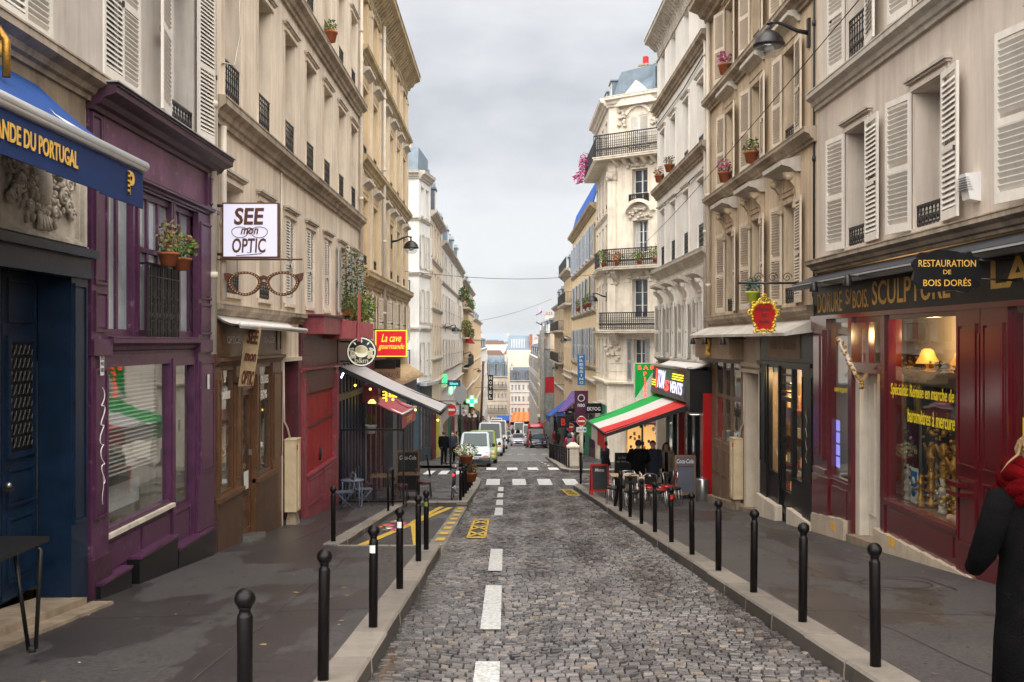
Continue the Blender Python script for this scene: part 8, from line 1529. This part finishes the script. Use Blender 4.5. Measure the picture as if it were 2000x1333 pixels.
    mb = MB(); mb.tube([(-.5 * w, ws0 - .01, hood + .065), (.1 * w, ws0 - .04, hood + .05)], .008, 'black_plastic', 4); mb.tube([(.2 * w, ws0 - .01, hood + .065), (.75 * w, ws0 + .02, hood + .07)], .008, 'black_plastic', 4); mb.build('wiper', r, origin=n0)
    return r
v = vehicle('parked_van', 'silver small van facing uphill with a grey bumper and French style plate', 'van', -1.62, 52.0, 4.0, 1.68, 1.84, 'paint_silver'); mb = MB(); mb.tube([(0, 1.9, 1.82), (0, 2.0, 2.0)], .008, 'black_plastic', 4); mb.build('aerial', v, origin=(0, 0, 0))
vehicle('parked_van', 'lime green van tucked close behind the silver van', 'van', -1.36, 57.2, 4.2, 1.74, 1.92, 'paint_lime', bump='paint_lime'); vehicle('delivery_truck', 'tall white box truck parked beyond the lime van', 'truck', -1.15, 74, 5.4, 1.9, 2.5, 'paint_white', ws0=.75, ws1=1.3, hood=1.2, bump='paint_white'); vehicle('parked_car', 'small dark car beyond the white box truck', 'car', -.9, 84, 4.0, 1.7, 1.45, 'paint_blue', False, 1.15, 1.85, .9); vehicle('delivery_truck', 'second pale box truck far down the parked row', 'truck', -.8, 100, 6, 2.0, 2.9, 'awning_white', ws0=.8, ws1=1.3, hood=1.3, bump='paint_white')
vehicle('parked_van', 'white panel van near the foot of the parked row', 'van', -1.0, 126, 4.8, 1.9, 2.3, 'paint_white', bump='paint_white'); vehicle('driving_car', 'white pearl saloon driving up the middle of the street', 'car', 1.55, 118, 4.5, 1.82, 1.45, 'paint_pearl', False, 1.25, 2.1, .9); vehicle('parked_car', 'dark blue hatchback parked in front of the red van', 'car', 3.5, 104, 3.9, 1.72, 1.5, 'paint_blue', False, 1.05, 1.8, .92); v = vehicle('parked_van', 'red panel van parked behind the blue hatchback', 'van', 3.4, 109.5, 5, 2.05, 2.2, 'paint_red', ws0=.9, ws1=1.6, hood=1.2, bump='paint_red'); mb = MB(); mb.loft([[(w * q, yy, z) for w, z in ((-.86, 2.14), (.86, 2.14), (.8, 2.14 + h), (.5, 2.2 + h), (-.5, 2.2 + h), (-.8, 2.14 + h))] for yy, q, h in ((1.45, .96, .05), (1.8, 1, .42), (4.6, 1, .45), (4.95, .96, .3))], 'paint_red'); mb.build('roof', v, origin=(0, 0, 0))
vehicle('parked_van', 'white van standing beyond the red van', 'van', 3.3, 136, 5, 1.95, 2.4, 'paint_white', bump='paint_white'); vehicle('driving_car', 'pale green car queueing behind the pearl saloon', 'car', .1, 138, 4.3, 1.75, 1.48, 'paint_silver', False, 1.15, 1.9, .92); vehicle('delivery_truck', 'white and grey lorry at the very foot of the street', 'truck', -1.6, 178, 7, 2.3, 3.2, 'awning_white', ws0=.8, ws1=1.3, hood=1.4, bump='paint_white'); vehicle('parked_van', 'white camper van near the orange awning', 'van', 2.4, 170, 5.2, 2.0, 2.5, 'paint_white', bump='paint_white')
r = E_('scooter', (.12, 105, rz(105)), 'black scooter parked beside the truck row', 'scooter'); x, y, z = .12, 105, rz(105); mb = MB(); mb.ball((x, y, z + .75), (.28, .5, .35), 'black_plastic', 12, 8); mb.ball((x, y + .4, z + .95), (.2, .5, .14), 'black_plastic'); mb.build('body', r)
for yy in (-.6, .6): mb = MB(); mb.lathe([(.15, -.07), (.27, -.06), (.27, .06), (.15, .07)], (x, y + yy, z + .27), 'rubber', 14, 'x'); mb.build('wheel', r)
mb = MB(); mb.tube([(x - .35, y - .4, z + 1.08), (x, y - .5, z + 1.05), (x + .35, y - .4, z + 1.08)], .025, 'black_plastic', 6); mb.box(x - .22, x + .22, y - .62, y - .5, z + .75, z + 1.3, 'car_glass'); mb.build('handlebar', r)
# ================================================================ PEOPLE
def skin_mesh(name, pts, edges, mat, parent, sub=1):
    names = list(pts); me = bpy.data.meshes.new(name); me.from_pydata([pts[n][0] for n in names], [(names.index(a), names.index(b_)) for a, b_ in edges], []); o = bpy.data.objects.new(name, me); C.objects.link(o)
    m = o.modifiers.new('s', 'SKIN'); m.use_smooth_shade = True; s = o.modifiers.new('d', 'SUBSURF'); s.levels = sub; s.render_levels = sub
    for i, n in enumerate(names): sv = me.skin_vertices[0].data[i]; q = pts[n][1]; sv.radius = (q, q) if not isinstance(q, tuple) else q; sv.use_root = (i == 0)
    dg = bpy.context.evaluated_depsgraph_get(); nm = bpy.data.meshes.new_from_object(o.evaluated_get(dg)); bpy.data.objects.remove(o); nm.materials.clear(); nm.materials.append(M[mat]); nm.polygons.foreach_set('use_smooth', [True] * len(nm.polygons)); nm.name = name
    b_ = bpy.data.objects.new(name, nm); C.objects.link(b_); b_.parent = parent; ORG[b_.name] = Vector(); return b_
def person(label, x, y, yaw, H=1.7, coat='coat_black', legs='cloth_grey', hair='hair_dark', shoes='shoe', hem=.50, hairlen='short', pose=None, group=None, z=None, female=False, scarf=None, extra=None, collar=True, open_front=None, bag=None):
    g_ = wz(y) if z is None else z; r = E_('person', (x, y, g_), label, 'person', group, yaw); k = H / 1.75; n0 = (0, 0, 0)
    sw = .185 if female else .205
    J = dict(pel=(0, 0, .96), spi=(0, .01, 1.12), che=(0, .01, 1.32), nec=(0, .012, 1.49), hd0=(0, -.012, 1.565), hd1=(0, -.012, 1.64), hd2=(0, .0, 1.70),
             shL=(-sw, .01, 1.42), elL=(-sw - .05, .03, 1.13), wrL=(-sw - .05, -.06, .88), shR=(sw, .01, 1.42), elR=(sw + .05, .03, 1.13), wrR=(sw + .05, -.06, .88),
             hiL=(-.09, 0, .92), knL=(-.10, -.02, .50), anL=(-.10, .02, .09), hiR=(.09, 0, .92), knR=(.10, -.02, .50), anR=(.10, .02, .09))
    J.update(pose or {}); J = {a: Vector(b_) * k for a, b_ in J.items()}
    rad = dict(pel=.125, spi=.11, che=.13, nec=.052, hd0=.066, hd1=.082, hd2=.062, shL=.055, elL=.04, wrL=.026, shR=.055, elR=.04, wrR=.026, hiL=.08, knL=.055, anL=.038, hiR=.08, knR=.055, anR=.038)
    P = {n: (J[n], rad[n] * k) for n in J}; Ed = [('pel', 'spi'), ('spi', 'che'), ('che', 'nec'), ('nec', 'hd0'), ('hd0', 'hd1'), ('hd1', 'hd2'), ('che', 'shL'), ('shL', 'elL'), ('elL', 'wrL'), ('che', 'shR'), ('shR', 'elR'), ('elR', 'wrR'), ('pel', 'hiL'), ('hiL', 'knL'), ('knL', 'anL'), ('pel', 'hiR'), ('hiR', 'knR'), ('knR', 'anR')]
    P['nos'] = (J['hd1'] + Vector((0, -.100, -.02)) * k, .014 * k); Ed.append(('hd1', 'nos'))
    for s, S in ((-1, 'L'), (1, 'R')):
        P['ear' + S] = (J['hd1'] + Vector((s * .088, .01, -.015)) * k, .016 * k); Ed.append(('hd1', 'ear' + S))
        P['toe' + S] = (J['an' + S] + Vector((0, -.14, -.045)) * k, .03 * k); Ed.append(('an' + S, 'toe' + S))
        d = unit(J['wr' + S] - J['el' + S]); sd_ = unit(d.cross(Vector((1, 0, 0)))) if abs(d.x) < .9 else Vector((0, 1, 0)); P['plm' + S] = (J['wr' + S] + d * .07 * k, .028 * k); Ed.append(('wr' + S, 'plm' + S))
        for i in range(4):
            o = sd_ * (.030 - .02 * i) * k; ln = (.075, .085, .08, .062)[i] * k; a = P['plm' + S][0] + d * .03 * k + o; b_ = a + d * ln * .55 - Vector((s * .006, 0, 0)); c = b_ + unit(d - Vector((s * .45, 0, 0))) * ln * .5
            P[f'f{i}a' + S] = (a, .009 * k); P[f'f{i}b' + S] = (b_, .008 * k); P[f'f{i}c' + S] = (c, .007 * k); Ed += [('plm' + S, f'f{i}a' + S), (f'f{i}a' + S, f'f{i}b' + S), (f'f{i}b' + S, f'f{i}c' + S)]
        a = J['wr' + S] + d * .03 * k + sd_ * .035 * k; P['tha' + S] = (a, .012 * k); P['thb' + S] = (a + (d * .05 + sd_ * .018) * k, .009 * k); Ed += [('wr' + S, 'tha' + S), ('tha' + S, 'thb' + S)]
    skin_mesh('body', P, Ed, 'skin', r)
    # face
    mb = MB(); h1 = J['hd1']
    for s in (-1, 1): mb.ball(h1 + Vector((s * .030, -.079, .004)) * k, (.012 * k, .008 * k, .007 * k), 'plate_white', 8, 6); mb.ball(h1 + Vector((s * .030, -.086, .004)) * k, (.006 * k, .004 * k, .006 * k), 'hair_dark', 8, 6); mb.box(*[c * 1 for c in ((h1.x + (s * .030 - .016) * k), (h1.x + (s * .030 + .016) * k), h1.y - .088 * k, h1.y - .074 * k, h1.z + .019 * k, h1.z + .025 * k)], 'hair_dark')
    mb.build('eyes', r, origin=n0); mb = MB(); mb.ball(h1 + Vector((0, -.075, -.058)) * k, (.022 * k, .010 * k, .007 * k), 'scarf_red' if female else 'pink_wood', 10, 6); mb.build('mouth', r, origin=n0)
    # trousers, shoes
    mb = MB(); tube = lambda a, b_, c, ra, rb, rc, m: mb.tube([a, a.lerp(b_, .5), b_, b_.lerp(c, .5), c], [ra * k, (ra * .55 + rb * .45) * k, rb * k, (rb * .5 + rc * .5) * k, rc * k], m, 12)
    for S in 'LR': tube(J['hi' + S] + Vector((0, 0, .02)), J['kn' + S], J['an' + S] + Vector((0, 0, -.02)), .108, .072, .058, legs)
    mb.ball(J['pel'], (.17 * k, .13 * k, .13 * k), legs, 14, 8); mb.build('trousers', r, origin=n0)
    for S in 'LR':
        a = J['an' + S]; mb = MB(); mb.loft([[(a.x + w * .048 * k, a.y + yy * k, max(a.z - .085 * k + hh * ht * k, a.z - .085 * k)) for w, hh in ((-1, 0), (1, 0), (1, .5), (.6, 1), (-.6, 1), (-1, .5))] for yy, ht in ((.07, .09), (.02, .13), (-.06, .10), (-.14, .065), (-.19, .045))], shoes); mb.build('shoe', r, origin=n0)
    # coat: lofted trunk and sleeves
    mb = MB(); n = 20; c0 = J['che']; rows = [(1.50, .085, .085, 'nec'), (1.455, .15, .105, 'nec'), (1.40, sw + .025, .125, 'che'), (1.28, sw + .025, .145, 'che'), (1.10, sw - .005, .135, 'spi'), (.95, sw + .01, .15, 'pel'), (.80, sw + .015, .155, 'pel')]
    if hem < .75: rows += [(.66, sw + .025, .165, 'pel'), (hem, sw + .035, .175, 'pel')]
    rings = []
    for z_, rx, ry, jn in rows:
        cc = J[jn]; tt = max(0, (z_ * k - J['pel'].z) / max(.01, (J['nec'].z - J['pel'].z))); cx = J['pel'].x + (J['nec'].x - J['pel'].x) * min(1, tt); cy = J['pel'].y + (J['nec'].y - J['pel'].y) * min(1, tt)
        rings.append([(cx + rx * k * (1 + .02 * math.sin(5 * t + z_ * 9)) * math.cos(t), cy + ry * k * (1 + .03 * math.sin(4 * t + z_ * 13)) * math.sin(t), z_ * k) for t in [2 * PI * i / n for i in range(n)]])
    mb.loft(rings, coat)
    for S in 'LR':
        a, e, w_ = J['sh' + S], J['el' + S], J['wr' + S]; mb.tube([a + (c0 - a) * .25 + Vector((0, 0, .02)), a, a.lerp(e, .5), e, e.lerp(w_, .5), w_ + (w_ - e) * .05], [.085 * k, .088 * k, .076 * k, .068 * k, .06 * k, .052 * k], coat, 12)
    mb.build('coat', r, origin=n0)
    if open_front: mb = MB(); mb.prism([(-.05 * k, -.155 * k, .75 * k), (.06 * k, -.155 * k, .75 * k), (.05 * k, -.14 * k, 1.43 * k), (-.05 * k, -.14 * k, 1.43 * k)], (0, .04, 0), open_front); mb.build('jumper', r, origin=n0)
    # hair
    mb = MB(); h = J['hd1']; nn, mm = 16, 9; vs = []
    for i in range(mm):
        a = -.55 + (PI / 2 + .55) * i / (mm - 1)
        for j in range(nn):
            t = 2 * PI * j / nn; front_ = -math.sin(t); cut = a
            if front_ > .25: cut = max(a, .55 * min(1, (front_ - .25) / .5) + .15)
            vs.append(h + Vector((.098 * math.cos(cut) * math.cos(t), .112 * math.cos(cut) * math.sin(t) + .012, .118 * math.sin(cut) + .012)) * k)
    fs = [(i * nn + j, i * nn + (j + 1) % nn, (i + 1) * nn + (j + 1) % nn, (i + 1) * nn + j) for i in range(mm - 1) for j in range(nn)]; mb.add(vs, fs, hair, True)
    if hairlen == 'long':
        rg = random.Random(int(y * 7))
        for q in range(34):
            t = rg.uniform(-.35, PI + .35); b0 = h + Vector((.098 * math.cos(t), .10 * math.sin(t) + .005, .04)) * k; mb.tube([b0, b0 + Vector((.02 * math.cos(t), .02, -.13)) * k, b0 + Vector((.035 * math.cos(t) + rg.uniform(-.02, .02), .03, -.26 - rg.uniform(0, .06))) * k], [.024 * k, .026 * k, .006 * k], hair, 6)
    mb.build('hair', r, origin=n0)
    if scarf:
        mb = MB(); rg = random.Random(5)
        for q in range(9):
            zz = 1.445 + .016 * q; rr = .165 - .007 * q + rg.uniform(-.01, .012); ph = rg.uniform(0, 6); mb.tube([((rr + .012 * math.sin(3 * t + ph)) * k * math.cos(t), ((rr * .85 + .014 * math.sin(2 * t + ph)) * math.sin(t) + .01) * k, (zz + .026 * math.sin(t * 2 + ph) + .016 * math.sin(3 * t + ph)) * k) for t in [2 * PI * i / 28 for i in range(28)]], [(.036 + .010 * math.sin(i * .9 + ph)) * k for i in range(28)], scarf, 8, closed=True)
        mb.build('scarf', r, origin=n0)
    if extra: extra(r, J, k)
    return r
def ponytail(r, J, k):
    mb = MB(); rg = random.Random(8); h = J['hd1']
    for q in range(230):
        t = rg.uniform(.1, PI - .1); b0 = h + Vector((.100 * math.cos(t), .11 * math.sin(t) + .01, rg.uniform(-.02, .08))) * k
        e = Vector((rg.gauss(-.07, .07), rg.uniform(.02, .09), rg.uniform(-.26, -.08))); fly = rg.random() < .3
        if fly: e = Vector((rg.uniform(-.24, -.02), rg.uniform(.0, .1), rg.uniform(-.16, .02)))
        mb.tube([b0, b0 + e * .35 * k + Vector((-.01, .02, .0)), b0 + e * .7 * k + Vector((rg.gauss(0, .01), .01, .01)), b0 + e * k], [.009 * k, .008 * k, .005 * k, .001] if not fly else [.003, .0025, .002, .0008], 'hair_blond', 5)
    mb.build('loose_hair', r, origin=(0, 0, 0))
person('woman seen from behind in a long black coat, wide red scarf and windblown blond hair', 2.79, 5.25, PI + .1, 1.74, 'coat_black', 'coat_black', 'hair_blond', 'shoe', .28, 'short', dict(elL=(-.275, -.02, 1.14), wrL=(-.20, -.22, 1.02), elR=(.275, -.02, 1.14), wrR=(.20, -.22, 1.02)), female=True, scarf='scarf_red', extra=ponytail)
W1 = dict(knL=(-.09, -.16, .52), anL=(-.09, -.10, .12), knR=(.09, .03, .50), anR=(.09, .25, .14), elL=(-.26, .09, 1.14), wrL=(-.27, .10, .88), elR=(.25, -.05, 1.13), wrR=(.24, -.20, .92))
person('woman walking up in a taupe fur edged coat over black with long brown hair', 5.30, 32.8, -.12, 1.66, 'coat_taupe', 'coat_black', 'hair_brown', 'boot_grey', .68, 'long', W1, female=True, open_front='coat_black')
person('broad man in black seen from behind among the terrace tables', 4.02, 30.1, PI - .2, 1.74, 'coat_black', 'coat_black', 'hair_dark', 'shoe', .62, 'short', dict(elL=(-.32, -.03, 1.15), wrL=(-.16, -.22, 1.05), elR=(.32, -.03, 1.15), wrR=(.16, -.22, 1.05)))
def specs_(r, J, k):
    mb = MB(); h = J['hd1']
    for s in (-1, 1): mb.tube([h + Vector((s * .032 + .026 * math.cos(t), -.096, .003 + .02 * math.sin(t))) * k for t in [2 * PI * i / 12 for i in range(12)]], .003, 'black_plastic', 4, closed=True)
    mb.build('spectacles', r, origin=(0, 0, 0))
person('dark coated man with glasses facing up the street beside the broad man', 4.62, 31.2, .1, 1.72, 'coat_navy', 'coat_black', 'hair_dark', 'shoe', .60, 'short', None, extra=specs_)
person('man in a dark hooded jacket at the corner of the pizza awning', 3.78, 37.6, 1.9, 1.72, 'coat_navy', 'jeans', 'hair_dark', 'shoe', .80, 'short', None)
person('man in a brown jacket striding across the far road', 2.62, 105, -1.4, 1.78, 'coat_brown', 'cloth_grey', 'hair_dark', 'shoe', .80, 'short', dict(knL=(-.1, -.28, .56), anL=(-.1, -.36, .12), knR=(.1, .06, .5), anR=(.1, .42, .14)), z=rz(105))
person('woman in a crimson coat with a backpack walking away past the bollards', 3.55, 55, PI, 1.68, 'coat_red', 'jeans', 'hair_dark', 'shoe', .74, 'long', dict(knL=(-.09, -.12, .52), anL=(-.09, -.05, .1), knR=(.09, .03, .5), anR=(.09, .2, .12)), female=True, extra=lambda r, J, k: [m_.box(-.15, .15, .14, .27, 1.0, 1.38, 'cloth_grey') or m_.build('backpack', r, origin=(0, 0, 0)) for m_ in [MB()]])
person('grey haired person in dark clothes ahead of the crimson coat', 3.98, 59.5, PI, 1.68, 'coat_navy', 'jeans', 'hair_grey', 'shoe', .72, 'long', None, female=True)
person('person in dark clothes standing on the corner before the yellow shop', -3.35, 54.2, PI - .3, 1.76, 'coat_black', 'coat_black', 'hair_dark', 'shoe', .75, 'short', None); person('second dark figure at the yellow shop with a blue hood', -2.95, 55.4, .4, 1.75, 'coat_navy', 'coat_black', 'hair_dark', 'shoe', .78, 'short', None)
for k, (x, y, c, lab) in enumerate(((-3.3, 104, 'coat_red', 'distant passer-by in red on the pavement by the ochre house'), (-3.0, 122, 'coat_navy', 'distant passer-by in dark blue beside the bare post'), (5.2, 70, 'coat_taupe', 'passer-by in beige before the green shop front'), (1.9, 150, 'coat_black', 'tiny dark figure in the road below the pearl saloon'), (4.9, 64, 'coat_black', 'passer-by in black beside the green shop front'), (5.2, 74, 'coat_navy', 'passer-by in navy under the edge of the striped awning'), (-3.1, 82, 'coat_brown', 'passer-by in brown before the pale green pharmacy light'), (4.95, 100, 'coat_red', 'distant passer-by in red beyond the plain blue awning'), (-3.4, 70, 'coat_taupe', 'passer-by in beige outside the cream house shops'), (5.1, 82, 'coat_navy', 'distant passer-by under the striped awning'), (4.9, 93, 'coat_brown', 'distant passer-by by the plain blue awning'), (-3.4, 92, 'coat_black', 'distant passer-by before the pink shop front'), (1.2, 160, 'coat_brown', 'tiny figure crossing far below the pearl saloon'))): person(lab, x, y, 1.0 * k, 1.72, c, 'cloth_grey', 'hair_dark', hem=.7, z=(rz(y) if 0 < x < 3 else None))
# ================================================================ the air: pale haze over the far city
m = bpy.data.materials.new('haze'); m.use_nodes = True; N, L = m.node_tree.nodes, m.node_tree.links; N.clear()
o_ = N.new('ShaderNodeOutputMaterial'); v_ = N.new('ShaderNodeVolumePrincipled'); v_.inputs['Color'].default_value = (.80, .88, .97, 1); v_.inputs['Density'].default_value = .00013; v_.inputs['Anisotropy'].default_value = .2
L.new(v_.outputs[0], o_.inputs['Volume']); M['haze'] = m
mb = MB(); mb.box(-18000, 18000, -60, 14500, -90, 60, 'haze'); top(mb, 'haze', None, None, (0, 0, 0), kind='stuff')
